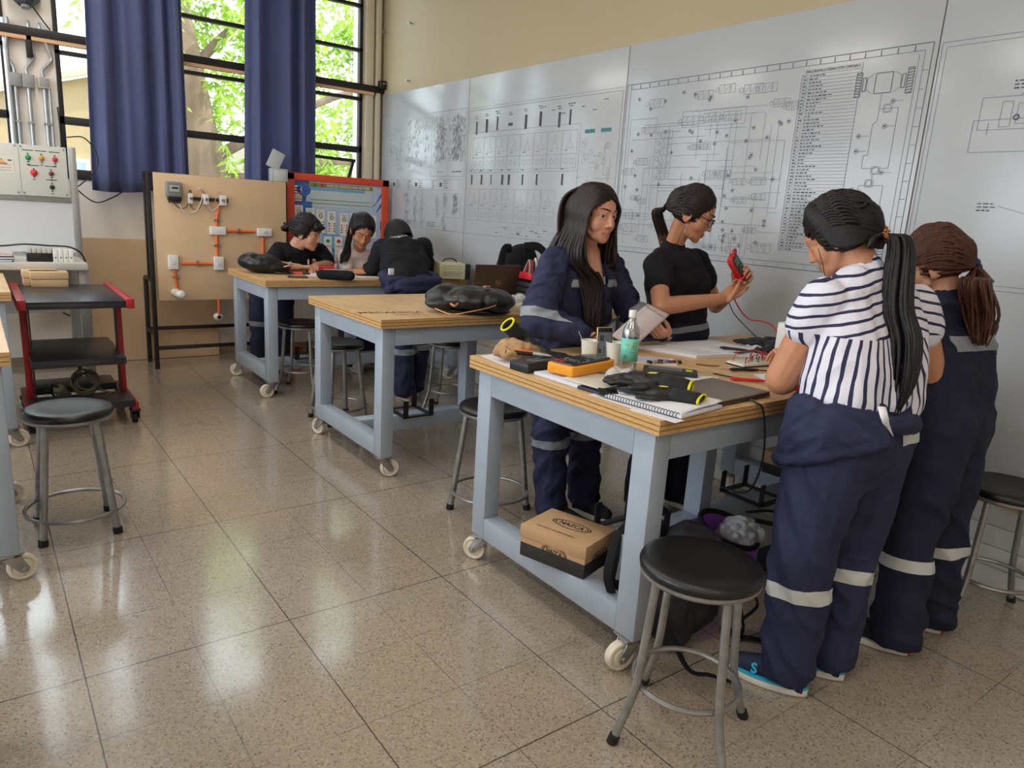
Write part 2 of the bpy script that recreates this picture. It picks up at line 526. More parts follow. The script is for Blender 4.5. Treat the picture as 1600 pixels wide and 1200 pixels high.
# ------------------------------------------------------------------ room shell
YR, XB, YL, XF, ZC = -3.51, 7.15, 4.0, -3.0, 4.0
struct(MB().bx(XF, XB, YR, YL, -0.1, 0).build('floor', floor_mat, smooth=0))
struct(MB().bx(XF - .2, XB + .3, YR - .2, YL + .2, ZC, ZC + 0.15).build('ceiling', white_paint, smooth=0))
struct(MB().bx(XF, XB + .25, YR - .2, YR, 0, ZC).build('wall_right', cream_paint, smooth=0))
# back wall: solid below the sill, column at the left, window band above
w = MB()
w.bx(XB, XB + .22, YR, YL, 0, 1.545)
w.bx(XB, XB + .22, YR, YL, 3.92, ZC)
w.bx(XB, XB + .22, -0.665, -0.345, 1.545, 3.92)
w.bx(XB, XB + .22, YR, -3.30, 1.545, 3.92)
w.bx(XB, XB + .22, 1.6, YL, 1.545, 3.92)
struct(w.build('wall_back', white_paint, smooth=0))
w = MB()
w.bx(XF, XB, YL, YL + .2, 0, 1.35); w.bx(XF, XB, YL, YL + .2, 3.7, ZC)
w.bx(XF, .8, YL, YL + .2, 1.35, 3.7); w.bx(6.7, XB, YL, YL + .2, 1.35, 3.7)
struct(w.build('wall_left', white_paint, smooth=0))
struct(MB().bx(XF - .2, XF, YR - .2, YL + .2, 0, ZC).build('wall_front', white_paint, smooth=0))
# corner post and pipe trim between window and right wall
struct(MB().bx(XB - .05, XB, -3.40, -3.315, 1.2, ZC).build('trim_1', mat('cream_trim', (214, 206, 184), 0.5), bevel=.006))
struct(MB().bx(XB - .06, XB, -3.475, -3.425, 0.0, ZC).build('trim_2', mat('cream_trim', (214, 206, 184), 0.5), bevel=.006))
# skirting on the right wall below the boards
ledge = mat('pale_wood_ledge', (206, 186, 150), 0.5, 0, 0.06)
struct(MB().bx(XF, XB, YR, YR + .035, 0.375, 0.405).build('trim_3', ledge, bevel=.004))
b = MB()
for k in range(4):
    b.bx(XF, XB, YR, YR + .012, 0.004 + k * .093, 0.094 + k * .093)
struct(b.build('baseboard_right', mat('white_clapboard', (206, 208, 206), 0.5, 0, 0.05), bevel=.003))
struct(MB().bx(XB - .015, XB, YR, YL, 0, .07).build('baseboard_back', mat('grey_skirting', (150, 134, 112), 0.6)))

# windows
steel_dark = mat('dark_window_steel', (30, 27, 28), 0.5, 0, 0.1)
def window(n, y0, y1, bars, tilt=None):
    m = MB(); X0, X1 = XB - .012, XB + .045; t = .022
    m.bx(X0, X1, y0, y0 - t * 1.6, 1.545, 3.92); m.bx(X0, X1, y1 + t * 1.6, y1, 1.545, 3.92)
    m.bx(X0, X1, y0, y1, 1.545, 1.625); m.bx(X0, X1, y0, y1, 3.87, 3.92)
    for z, h in bars:
        m.bx(X0, X1, y0, y1, z - h / 2, z + h / 2)
    o = struct(m.build('window_%d' % n, steel_dark, bevel=.003))
    g = MB().bx(XB + .014, XB + .018, y0 - .02, y1 + .02, 1.6, 3.9).build('pane', window_glass, o, smooth=0)
    return o
bars = [(3.38, .03), (2.975, .032), (2.52, .032), (2.005, .062)]
window(1, -0.665, -1.545, bars)
window(2, -1.545, -2.42, bars)
w3 = window(3, -2.42, -3.30, bars[:3] + [(2.03, .06)])
window(4, 1.6, 0.62, bars)
window(5, 0.62, -0.345, bars)
# tilted open vent sash of the right-hand window
s = MB()
a, b_ = Vector((XB - .02, -2.45, 1.93)), Vector((XB - .02, -3.22, 1.915))
lo = Vector((-0.0, 0, 0))
s.bar(a, b_, .03, .03)
s.bar(b_ + Vector((0, .02, 0)), b_ + Vector((.16, .02, -.27)), .025, .025)
s.bar(b_ + Vector((0, .02, 0)), b_ + Vector((-.01, .09, -.2)), .012, .02)
s.build('vent_sash', steel_dark, w3)
# long steel beam across the windows with a pale timber strip under it
bm_ = MB().bx(XB - .075, XB - .013, YR, 1.6, 2.592, 2.655).build('trim_4', steel_dark, bevel=.004); struct(bm_)
st = MB().bx(XB - .07, XB - .013, -3.40, 1.6, 2.565, 2.592).build('timber_strip', mat('pale_timber', (220, 176, 136), 0.5), bm_)
MB().bx(XB - .13, XB - .02, YR + .002, YR + .07, 2.63, 2.71).build('bracket', black_metal, bm_, bevel=.01)

# ------------------------------------------------------------------ outside
ground = struct(MB().bx(7.4, 40, -30, 30, -0.4, -0.3).build('ground', mat('pale_yard', (170, 162, 146), 0.9, 0, 0.1, 0.6), smooth=0))
struct(MB().bx(-30, 40, 4.3, 40, -0.4, -0.3).build('ground', mat('pale_yard', (170, 162, 146), 0.9), smooth=0))
bld = thing('building', 'beige gabled building outside beyond the left window', 'building', (16, -1.5, -.3))
bw = mat('beige_render', (158, 136, 104), 0.8, 0, 0.04)
M = MB()
M.add([(16, -4.2, -.3), (16, 1.6, -.3), (16, 1.6, 3.4), (16, -4.2, 3.4), (16, -.2, 2.35),
       (20, -4.2, -.3), (20, 1.6, -.3), (20, 1.6, 3.4), (20, -4.2, 3.4)], [])
M = MB(); poly = [(-3.9, -.3), (2.4, -.3), (2.4, 2.05), (-2.9, 3.75), (-3.9, 3.4)]
M.add([(16, y, z) for y, z in poly] + [(21, y, z) for y, z in poly], [(0, 1, 2, 3, 4), (9, 8, 7, 6, 5)] + [(i, (i + 1) % 5, (i + 1) % 5 + 5, i + 5) for i in range(5)])
M.build('wall', bw, bld, smooth=0)
R = MB(); R.bar((15.9, 2.7, 2.02), (15.9, -2.95, 3.86), .2, .1); R.bar((16.2, -2.0, 2.28), (16.2, 1.8, 2.28), .02, .06)
R.build('eave', mat('eave_board', (206, 178, 140), 0.7), bld)
for y in (-1.1, -2.3):
    f = MB().bx(15.9, 16.0, y, y - .8, 1.1, 2.0).build('window_frame', mat('white_frame', (235, 232, 225), 0.5), bld)
    MB().bx(15.88, 15.9, y - .06, y - .74, 1.16, 1.94).build('pane', mat('far_glass', (150, 160, 170), 0.15), f)

wall2 = mat('pale_boundary_wall', (160, 152, 136), 0.8, 0, 0.05)
tag(MB().bx(17.5, 17.8, -16, -4.3, -.3, 2.6).build('boundary_wall', wall2), 'pale boundary wall standing behind the tree outside', 'wall')

def tree_leaves():
    t = NT('sunlit_leaves'); oi = t.noise(t.coord(), 1.3, 3)
    c = t.ramp(oi, [(0.3, lin(96, 130, 40)), (0.5, lin(150, 182, 66)), (0.7, lin(186, 206, 96))])
    t.base(c); t.b.inputs['Roughness'].default_value = 0.6
    tl = t.n('BsdfTranslucent'); t.l(c, tl.inputs[0]); m = t.n('MixShader'); m.inputs[0].default_value = 0.5
    t.l(t.b.outputs[0], m.inputs[1]); t.l(tl.outputs[0], m.inputs[2]); t.l(m.outputs[0], t.out.inputs[0])
    return t.mat
leafm = tree_leaves()
bark = mat('grey_brown_bark', (112, 94, 78), 0.9, 0, 0.3, 6, 0.8, 14, 0.2, (1, 1, .25))
tree = thing('tree', 'leafy tree with a thick grey trunk outside the middle window', 'tree', (10.6, -2.35, -.3))
T = MB()
trunk = [(10.6, -2.75, -.3), (10.6, -2.72, .8), (10.6, -2.62, 1.7), (10.6, -2.46, 2.5), (10.65, -2.34, 3.3), (10.7, -2.2, 4.2), (10.7, -2.1, 6)]
T.tube(catmull(trunk, 5), [0.34 - 0.0035 * k for k in range(31)], 14)
rng = random.Random(5)
branches = [[(10.6, -2.6, 1.9), (10.3, -3.2, 2.3), (10.1, -4.2, 2.9), (10, -5.2, 3.2)], [(10.6, -2.5, 2.3), (10.8, -1.9, 2.7), (11, -1.4, 3.4)],
            [(10.6, -2.6, 1.7), (10.4, -3.1, 1.75), (10.2, -3.9, 2.0), (10.1, -4.8, 2.1)], [(10.65, -2.4, 2.9), (10.9, -3.0, 3.6), (11, -3.9, 4.4)],
            [(10.6, -2.6, 1.9), (10.5, -2.3, 2.3), (10.4, -1.9, 2.45)]]
for bq in branches:
    pts = catmull(bq, 5); T.tube(pts, [0.085 - 0.06 * k / len(pts) for k in range(len(pts))], 8)
T.build('trunk', bark, tree)
L = MB(); n = 0
cents = []
for k in range(620):
    y = rng.uniform(-7.6, -0.9); z = rng.uniform(0.55, 6.0); x = rng.uniform(9.9, 13.6)
    if y > -1.95: continue
    if abs(y + 2.5) < .55 and x < 10.7 and rng.random() < .8: continue
    if z < 1.5 and rng.random() < .35: continue
    cents.append((x, y, z))
for cx, cy, cz in cents:
    for q in range(2):
        bx_, by_, bz_ = cx + rng.gauss(0, .3), cy + rng.gauss(0, .3), cz + rng.gauss(0, .25)
        dx, dy = rng.uniform(-1, 1), rng.uniform(-1, 1)
        for i in range(34):
            s_ = i / 34
            p = Vector((bx_ + dx * s_ * .55, by_ + dy * s_ * .55, bz_ - .7 * s_ * s_))
            a = rng.uniform(0, 6.28); ln = rng.uniform(.09, .19); wd = ln * .15
            d = Vector((math.cos(a), math.sin(a), rng.uniform(-1.4, .1))).normalized() * ln
            sd = d.cross(Vector((rng.uniform(-1, 1), rng.uniform(-1, 1), .5))).normalized() * wd
            L.add([p, p + d * .45 + sd, p + d, p + d * .45 - sd], [(0, 1, 2, 3)])
lv = L.build('foliage', leafm, tree, smooth=0); lv['kind'] = 'stuff'

# ------------------------------------------------------------------ white boards with printed diagrams on the right wall
SEAMS = [7.09, 5.465, 3.588, 1.665, -0.24]
board_labels = ['white wall board nearest the windows, printed with faint exploded-part drawings',
                'white wall board printed with rows of connector symbols, behind the long-haired woman',
                'white wall board printed with a steering circuit diagram and a long parts table',
                'white wall board at the right edge with a sparse circuit drawing']
class Draw:
    """thin printed lines on the board face; u = metres to the right from the board's left edge, v = height"""
    def __init__(self, x0): self.x0 = x0; self.mb = MB(); self.y = YR + .0135; self.k = 0
    def line(self, u0, v0, u1, v1, w=.0024, mi=0):
        d = Vector((u1 - u0, v1 - v0)); 
        if d.length < 1e-6: return
        n = Vector((-d.y, d.x)).normalized() * w / 2; self.mb.mi = mi
        self.k += 1; y = self.y + (self.k % 7) * 2e-5
        P = lambda u, v: (self.x0 - u, y, v)
        self.mb.quad(P(u0 + n.x, v0 + n.y), P(u1 + n.x, v1 + n.y), P(u1 - n.x, v1 - n.y), P(u0 - n.x, v0 - n.y))
    def poly(self, pts, w=.0024, close=False, mi=0):
        if close: pts = pts + [pts[0]]
        for (a, b), (c, d) in zip(pts[:-1], pts[1:]): self.line(a, b, c, d, w, mi)
    def rect(self, u0, v0, u1, v1, w=.0024, mi=0): self.poly([(u0, v0), (u1, v0), (u1, v1), (u0, v1)], w, True, mi)
    def circ(self, u, v, r, w=.0024, n=10, mi=0): self.poly([(u + r * math.cos(6.283 * i / n), v + r * math.sin(6.283 * i / n)) for i in range(n)], w, True, mi)
    def fill(self, u0, v0, u1, v1, mi=1): self.line((u0 + u1) / 2, v0, (u0 + u1) / 2, v1, abs(u1 - u0), mi)
    def words(self, u, v, n, rng, h=.008, mi=1):
        for k in range(n):
            L = rng.uniform(.008, .022); self.line(u, v, u + L, v, h * rng.uniform(.5, .9), mi); u += L + .006
def valve(D, u, v, s, r):
    D.rect(u, v, u + s * 2.4, v + s, .002); D.line(u + s * .8, v, u + s * .8, v + s, .002); D.line(u + s * 1.6, v, u + s * 1.6, v + s, .002)
    D.line(u + s * .15, v + s * .15, u + s * .65, v + s * .85, .002); D.line(u + s, v + s * .2, u + s * 1.4, v + s * .8, .002); D.line(u + s * 1.8, v + s * .1, u + s * 1.8, v + s * .9, .002)
    D.circ(u - s * .35, v + s * .5, s * .28, .002, 8)
def balloon(D, u, v, r): D.circ(u, v, .011, .003, 8); D.fill(u - .005, v - .004, u + .005, v + .004)

def seam_board(i):
    x0, x1 = SEAMS[i], SEAMS[i + 1]
    t = thing('wall_board', board_labels[i], 'wall board', ((x0 + x1) / 2, YR, .405), 'printed white boards along the right wall')
    MB().bx(x0 - .003, x1 + .003, YR, YR + .012, .405, 2.575).build('panel', board_white, t, bevel=.002)
    return t
wb = [seam_board(i) for i in range(4)]
# board 0: exploded drawings, many small slanted strokes
D = Draw(SEAMS[0]); r = random.Random(2)
for (u0, u1, v0, v1, n) in [(.12, .30, 1.86, 2.24, 70), (.30, .48, 1.84, 2.24, 60), (.52, .66, 1.86, 2.3, 70), (.64, .86, 1.86, 2.3, 110), (.86, 1.0, 1.9, 2.3, 60), (1.06, 1.3, 1.9, 2.28, 230), (1.34, 1.58, 1.9, 2.28, 330),
                            (.12, .26, 1.34, 1.62, 60), (.5, .62, 1.34, 1.62, 50), (.7, .78, 1.3, 1.6, 50), (.82, .92, 1.3, 1.62, 50), (1.12, 1.2, 1.4, 1.62, 30), (1.24, 1.34, 1.3, 1.6, 50), (1.42, 1.52, 1.45, 1.62, 90)]:
    for k in range(n):
        u = min(max(r.gauss((u0 + u1) / 2, (u1 - u0) / 4), u0), u1); v = r.uniform(v0, v1); L = r.uniform(.012, .05); a = r.gauss(1.35, .3)
        mi = 1 if n > 150 and r.random() < .5 else 0
        if r.random() < .3: D.circ(u, v, L * .3, .002, 7, mi)
        else: D.line(u, v, u + L * math.cos(a), v + L * math.sin(a), .0022, mi)
D.rect(1.02, 1.78, 1.6, 2.34); D.line(1.32, 1.78, 1.32, 2.34)
D.words(1.14, 1.82, 5, r); D.words(1.4, 1.82, 6, r, .012)
for u in (.1, .56, 1.02):
    D.rect(u, 1.66, u + .5, 1.755, .0018)
    for k in range(4): D.words(u + .02, 1.68 + .02 * k, 3, r, .007); D.words(u + .24, 1.68 + .02 * k, 4, r, .007)
    D.fill(u + .17, 1.69, u + .21, 1.725)
for u in (.52, .98): 
    for k in range(3): D.words(u, 1.33 + .018 * k, 8, r, .007)
D.rect(1.28, 1.42, 1.56, 1.63, .0018); D.circ(1.13, 1.46, .035); D.rect(1.26, 1.3, 1.5, 1.42, .0018)
D.line(0.02, 1.302, 1.62, 1.302, .002)
D.mb.build('printed_drawing', [ink, ink_dark], wb[0], smooth=0)
# board 1: connector symbols
D = Draw(SEAMS[1]); r = random.Random(3)
teal = mat('teal_ink', (60, 120, 130), 0.6)
D.rect(.02, 1.3, 1.85, 2.31, .0024); D.line(0.01, 2.33, 1.86, 2.33, .0014)
for k, (u, w_) in enumerate([(.14, .02), (.29, .032), (.44, .022), (.62, .06), (.82, .03), (1.0, .03), (1.22, .026), (1.34, .02)]):
    v = 2.17 + .01 * (k % 3)
    if w_ > .05: D.fill(u - .03, v - .01, u + .03, v + .012)
    else: D.fill(u - w_ / 2, v - .055, u + w_ / 2, v + .05)
    D.words(u - .03, v + .09, 2, r); D.words(u - .02, v + .075, 2, r)
for row, (v0, n, u0, du) in enumerate([(1.83, 8, .1, .168), (1.415, 7, .06, .168)]):
    for k in range(n):
        u = u0 + du * k
        D.rect(u, v0, u + du * .94, v0 + .26, .0016); D.line(u, v0 + .1, u + du * .94, v0 + .1, .0016)
        D.circ(u + .05, v0 + .05, .02, .0018, 8); D.circ(u + .115, v0 + .05, .02, .0018, 8)
        D.poly([(u + .04, v0 + .14), (u + .08, v0 + .2), (u + .12, v0 + .14)], .0018, True); D.line(u + .08, v0 + .2, u + .08, v0 + .24, .0018)
        D.words(u + .03, v0 + .125, 2, r, .006)
for k, (u, w_) in enumerate([(.1, .02), (.25, .024), (.39, .012), (.55, .028), (.64, .028), (.82, .018), (1.0, .02), (1.3, .02)]):
    D.fill(u - w_ / 2, 1.71, u + w_ / 2, 1.79); D.words(u - .03, 1.84 - .015, 2, r)
D.rect(.06, 1.81, 1.46, 2.13, .002); D.line(1.46, 1.4, 1.46, 2.13, .002)
for u in (1.56, 1.72): D.fill(u - .05, 2.06, u + .05, 2.085, 2)
for k in range(7): D.words(1.02 + .11 * k, 2.27 - .03 * (k % 3), 2, r)
for k in range(60):
    u, v = r.uniform(1.5, 1.82), r.uniform(1.4, 2.02)
    if k % 3 == 0: D.circ(u, v, r.uniform(.012, .024), .0018, 8)
    elif k % 3 == 1: D.line(u, v, u, v - r.uniform(.03, .2), .0018)
    else: D.line(u, v, u - r.uniform(.03, .2), v, .0018)
for k in range(46):
    u, v = r.uniform(.35, 1.75), r.uniform(1.32, 1.41) if k % 2 else r.uniform(1.31, 1.38)
    if k % 3: D.line(u, v, u + r.uniform(.02, .14), v, .0018)
    else: D.words(u, v, 2, r)
D.mb.build('printed_drawing', [ink, ink_dark, teal], wb[1], smooth=0)
# board 2: hydraulic steering diagram and parts table
D = Draw(SEAMS[2]); r = random.Random(4)
D.rect(.015, 1.29, 1.9, 2.335, .003, 1); D.rect(.045, 1.32, 1.868, 2.305, .003); D.line(1.845, 1.33, 1.845, 2.29, .002)
for k in range(24):
    D.line(.05 + k * .077, 2.305, .05 + k * .077, 2.33, .004, 1); D.line(.05 + k * .077, 1.295, .05 + k * .077, 1.315, .002)
for k in range(12): D.line(1.87, 1.34 + k * .08, 1.895, 1.34 + k * .08, .003)
# the parts table
for k in range(55):
    v = 2.262 - k * .0163
    D.line(1.268, v, 1.585, v, .0016)
    if k < 54: D.words(1.278, v - .008, 1, r, .007); D.words(1.312, v - .008, r.choice((2, 3, 4, 5, 6)), r, .0075)
D.line(1.268, 1.38, 1.268, 2.262, .0022); D.line(1.3, 1.38, 1.3, 2.262, .0016); D.line(1.585, 1.38, 1.585, 2.29, .0026)
# hydraulic circuits
for (u, v, s) in [(.22, 2.18, .05), (.6, 2.2, .045), (.75, 2.22, .045), (.92, 2.2, .05), (1.02, 2.2, .045), (.5, 2.06, .05), (.66, 2.07, .05), (.8, 2.07, .05), (.2, 2.03, .05), (.34, 2.0, .04), (.34, 1.95, .04), (.34, 1.9, .04), (.34, 1.85, .04), (.34, 1.8, .04), (.34, 1.75, .04),
                  (.58, 1.92, .03), (.66, 1.92, .03), (.72, 1.76, .04), (.8, 1.76, .04), (.92, 1.72, .035), (1.04, 1.72, .04), (.94, 1.62, .035), (1.06, 1.64, .035), (.5, 1.62, .05), (.6, 1.62, .05), (.05, 1.78, .04), (.15, 1.84, .04), (.14, 1.62, .03), (.2, 1.6, .03),
                  (.08, 1.42, .05), (.1, 1.5, .04), (.34, 1.44, .05), (.22, 1.36, .04), (.9, 1.4, .05), (.93, 1.34, .04), (1.04, 1.46, .03), (1.1, 1.36, .05), (1.12, 2.12, .04), (1.2, 2.1, .04), (.78, 1.35, .03), (.7, 1.36, .03)]:
    valve(D, u, v, s, r)
for k in range(90):
    u, v = r.uniform(.06, 1.2), r.uniform(1.36, 2.14)
    u = round(u / .045) * .045; v = round(v / .035) * .035
    if k % 2: L = r.uniform(.12, .5); D.line(u, v, min(u + L, 1.24), v, .0018)
    else: L = r.uniform(.1, .4); D.line(u, v, u, max(v - L, 1.34), .0018)
for (a, b, c, d) in [(.07, 1.52, .3, 2.12), (.3, 1.7, .86, 2.08), (.86, 1.6, 1.22, 1.95), (.5, 2.05, .95, 2.14), (.06, 1.4, .16, 1.56), (.96, 1.33, 1.06, 1.5)]: D.rect(a, b, c, d, .0018)
for k in range(60): balloon(D, r.uniform(.06, 1.24), r.uniform(1.36, 2.26), r)
# axle drawing with wheels, top and bottom
for v in (2.18, 1.4):
    D.rect(1.66, v - .04, 1.74, v + .05, .003, 1)
    for sgn, u in ((-1, 1.65), (1, 1.75)):
        D.poly([(u, v - .04), (u + sgn * .03, v - .02), (u + sgn * .03, v + .03), (u, v + .05)], .0026)
        D.rect(u + sgn * .035, v - .025, u + sgn * .05, v + .035, .003, 1); D.rect(u + sgn * .058, v - .05, u + sgn * .085, v + .06, .003, 1)
        for k in range(9): D.line(u + sgn * .058, v - .05 + k * .0125, u + sgn * .085, v - .046 + k * .0125, .0034, 1)
D.poly([(1.7, 2.14), (1.7, 2.02), (1.68, 2.0), (1.68, 1.86), (1.66, 1.86), (1.66, 1.8), (1.73, 1.8)], .0026)
D.poly([(1.7, 2.07), (1.79, 2.07), (1.79, 1.8), (1.74, 1.8)], .0024); D.poly([(1.7, 1.72), (1.78, 1.72), (1.78, 1.52), (1.7, 1.52)], .0024)
D.poly([(1.72, 1.77), (1.72, 1.72), (1.66, 1.72), (1.66, 1.6), (1.69, 1.58), (1.69, 1.45)], .0026)
for u, v in [(1.73, 1.79), (1.71, 1.73), (1.74, 2.07), (1.7, 1.53)]: D.circ(u, v, .016, .0026); D.rect(u - .02, v - .018, u + .02, v + .018, .002)
for u, v in [(1.62, 1.95), (1.62, 1.88), (1.76, 1.78), (1.63, 1.7), (1.63, 1.6), (1.76, 2.1), (1.74, 1.99), (1.75, 1.55)]: balloon(D, u, v, r); D.line(u, v, u + .05, v, .002)
for k in range(7): D.line(1.6, 1.37 - k * .0, 1.6, 1.37, .001)
for k in range(5): D.words(1.66, 1.35 - .0 * k, 2, r, .012) if k == 0 else None
D.mb.build('printed_drawing', [ink, ink_dark], wb[2], smooth=0)
text_mesh('VEHICLE BRAKING & STEERING SYSTEM COMPONENTS', .02, frame((SEAMS[2] - 1.43, YR + .0137, 2.276), (-1, 0, 0), (0, 1, 0)), 'printed_title', ink_dark, wb[2], .0001, width=.29)
text_mesh('STEERING SYSTEM', .018, frame((SEAMS[2] - 1.72, YR + .0137, 1.345), (-1, 0, 0), (0, 1, 0)), 'printed_title', ink_dark, wb[2], .0001)
# board 3: sparse circuit at the right edge
D = Draw(SEAMS[3]); r = random.Random(6)
D.rect(.015, 1.29, 1.85, 2.325, .0024); D.rect(.035, 1.31, 1.83, 2.305, .0018)
D.line(.2, 1.99, .62, 1.99, .0024); D.poly([(.2, 1.99), (.2, 1.86), (.7, 1.86)], .0024); D.rect(.22, 1.95, .9, 2.08, .0024); D.line(.26, 1.93, .26, 1.98, .003)
D.rect(.3, 1.96, .34, 2.06, .0018); D.rect(.36, 1.97, .42, 2.05, .0018); D.circ(.36, 1.995, .01, .006, 8, 1); D.rect(.42, 1.985, .5, 2.03, .002)
for k in range(3): D.words(.33, 2.11 + .014 * k, 3, r, .008); D.words(.28, 1.62 + .014 * k, 3, r, .007)
for k in range(30): D.line(.42 + r.uniform(0, .5), 1.96 + r.uniform(0, .1), .45 + r.uniform(0, .5), 1.96 + r.uniform(0, .1), .0014)
D.line(.36, 2.08, .4, 2.115, .002); D.line(.36, 1.64, .5, 1.6, .002)
D.mb.build('printed_drawing', [ink, ink_dark], wb[3], smooth=0)
# loose screws left in the cream wall
for (x, z, lab) in [(6.516, 3.163, 'upper right'), (7.055, 3.165, 'upper left'), (6.536, 2.66, 'lower right'), (7.02, 2.68, 'lower left')]:
    s = MB().cyl((x, YR, z), (x, YR + .045, z + .004), .006, n=8).lathe([(.002, 0), (.013, .002), (.011, .007), (.002, .009)], (x, YR + .04, z), (0, 1, 0), 10)
    tag(s.build('wall_screw', zinc), 'screw sticking out of the cream wall near the window, %s of the four' % lab, 'screw', 'screws in the cream wall')

# ------------------------------------------------------------------ workbenches on castors
TOP = 0.905
def caster(parent, x, y, deg):
    """swivel castor under a leg; deg = direction the wheel trails"""
    M = rz((x, y, 0), deg)
    m = MB(M); m.bx(-.045, .045, -.04, .04, .117, .125); m.cyl((0, 0, .1), (0, 0, .118), .028, n=16)
    c = m.build('caster', zinc, parent, bevel=.002)
    f = MB(M)
    for s in (-1, 1):
        f.prism([(-.03, .104), (.032, .104), (.06, .05), (.05, .034), (.03, .036)], s * .026 - .002, s * .026 + .002, Matrix(((1, 0, 0, 0), (0, 0, 1, 0), (0, 1, 0, 0), (0, 0, 0, 1))))
    f.bx(-.03, .032, -.028, .028, .1, .105); f.cyl((.04, -.034, .052), (.04, .034, .052), .008, n=10)
    f.build('fork', zinc, c, bevel=.001)
    w = MB(M).lathe([(.012, -.022), (.03, -.02), (.034, -.012), (.043, -.018), (.05, -.015), (.052, -.006), (.052, .006), (.05, .015), (.043, .018), (.034, .012), (.03, .02), (.012, .022)], (.04, 0, .052), (0, 1, 0), 32)
    w.build('wheel', caster_white, c)

def bench(label, x0, x1, y0, y1, degs, mid=True, brackets=True, edge_dark=0):
    t = thing('workbench', label, 'workbench', ((x0 + x1) / 2, (y0 + y1) / 2, 0), 'steel workbenches with thick plywood tops')
    m = MB(); m.bx(x0, x1, y0, y1, TOP - .05, TOP)
    m.m = [1, 0, 1, 1, 1, 1]
    m.build('tabletop', [ply_top, ply_edge], t, bevel=.0015, seg=1)
    a, b_ = .035, .028; lx, ly = .09, .075; z0, z1 = .125, TOP - .05
    X0, X1, Y0, Y1 = x0 + a, x1 - a, y0 + b_, y1 - b_          # outer faces of the frame (Y0 is the wall side)
    k = 0
    for (lx0, lx1) in ((X0, X0 + lx), (X1 - lx, X1)):
        for (ly0, ly1) in ((Y1 - ly, Y1), (Y0, Y0 + ly)):
            MB().bx(lx0, lx1, ly0, ly1, z0, z1).build('leg', steel_blue, t, bevel=.004)
            caster(t, (lx0 + lx1) / 2, (ly0 + ly1) / 2, degs[k % len(degs)]); k += 1
    for ya, yb in ((Y1 - ly, Y1), (Y0, Y0 + ly)):
        MB().bx(X0 + lx, X1 - lx, ya, yb - .001, z1 - .1, z1).build('apron', steel_blue, t, bevel=.003)
        MB().bx(X0 + lx, X1 - lx, ya, yb - .001, z0, z0 + .095).build('bottom_rail', steel_blue, t, bevel=.003)
    for xa, xb in ((X0, X0 + lx), (X1 - lx, X1)):
        MB().bx(xa + .001, xb, Y0 + ly, Y1 - ly, z1 - .1, z1).build('apron', steel_blue, t, bevel=.003)
    xm, ym = (x0 + x1) / 2, (y0 + y1) / 2
    MB().bx(xm - lx / 2, xm + lx / 2, Y0 + ly, Y1 - ly, z0, z0 + .095).build('cross_rail', steel_blue, t, bevel=.003)
    if mid:
        MB().bx(xm - lx / 2, xm + lx / 2, ym - ly / 2, ym + ly / 2, z0 + .095, z1).build('leg', steel_blue, t, bevel=.004)
    if brackets:
        for yc in (ym + .42, ym - .42):
            h = MB()
            for sx in (-1, 1):
                for sy in (-1, 1):
                    h.bar((xm + sx * .11, yc + sy * .09, z0 + .09), (xm + sx * .11, yc + sy * .09, z0 + .2), .034, .006, (sy, 0, 0))
                h.bx(xm + sx * .11 - .017, xm + sx * .11 + .017, yc - .09, yc + .09, z0 + .095, z0 + .101)
            for sy in (-1, 1): h.bx(xm - .11, xm + .11, yc + sy * .09 - .017, yc + sy * .09 + .017, z0 + .095, z0 + .101)
            h.build('bracket', black_metal, t)
    return t
B1 = bench('large steel workbench nearest the camera on the right, crowded with tools and papers', 1.385, 2.433, -3.46, -1.616, [80, 200, 30, 130])
B2 = bench('middle steel workbench on the right with a leather bag and an open laptop', 3.383, 4.405, -3.46, -1.683, [-100, 178, 20, 160])
B3 = bench('farthest steel workbench on the right where three people lean over notes', 5.30, 6.25, -3.46, -1.70, [90, 70, 60, 100])
B4 = bench('workbench cut by the left edge beside the black and red cart', 4.76, 5.80, -0.15, 1.6, [-20, -75, 60, 170], brackets=False)
B5 = bench('workbench cut by the left edge behind the lone stool', 3.02, 4.02, -0.075, 1.6, [-60, -80, 60, -75], brackets=False)
B6 = bench('workbench cut by the left edge closest to the camera', 1.16, 2.2, 0.05, 1.6, [20, 70, 10, 100], brackets=False)
# burnt lettering on the middle bench top
burn = mat('burnt_lettering', (96, 62, 36), 0.7)
text_mesh('MECANICA', .075, frame((3.62, -1.86, TOP + .0006), (-.15, -1, 0)), 'burnt_lettering', burn, B2, .0002, .001)
text_mesh('T A L L E R', .03, frame((3.53, -1.92, TOP + .0006), (-.15, -1, 0)), 'burnt_lettering', burn, B2, .0002)

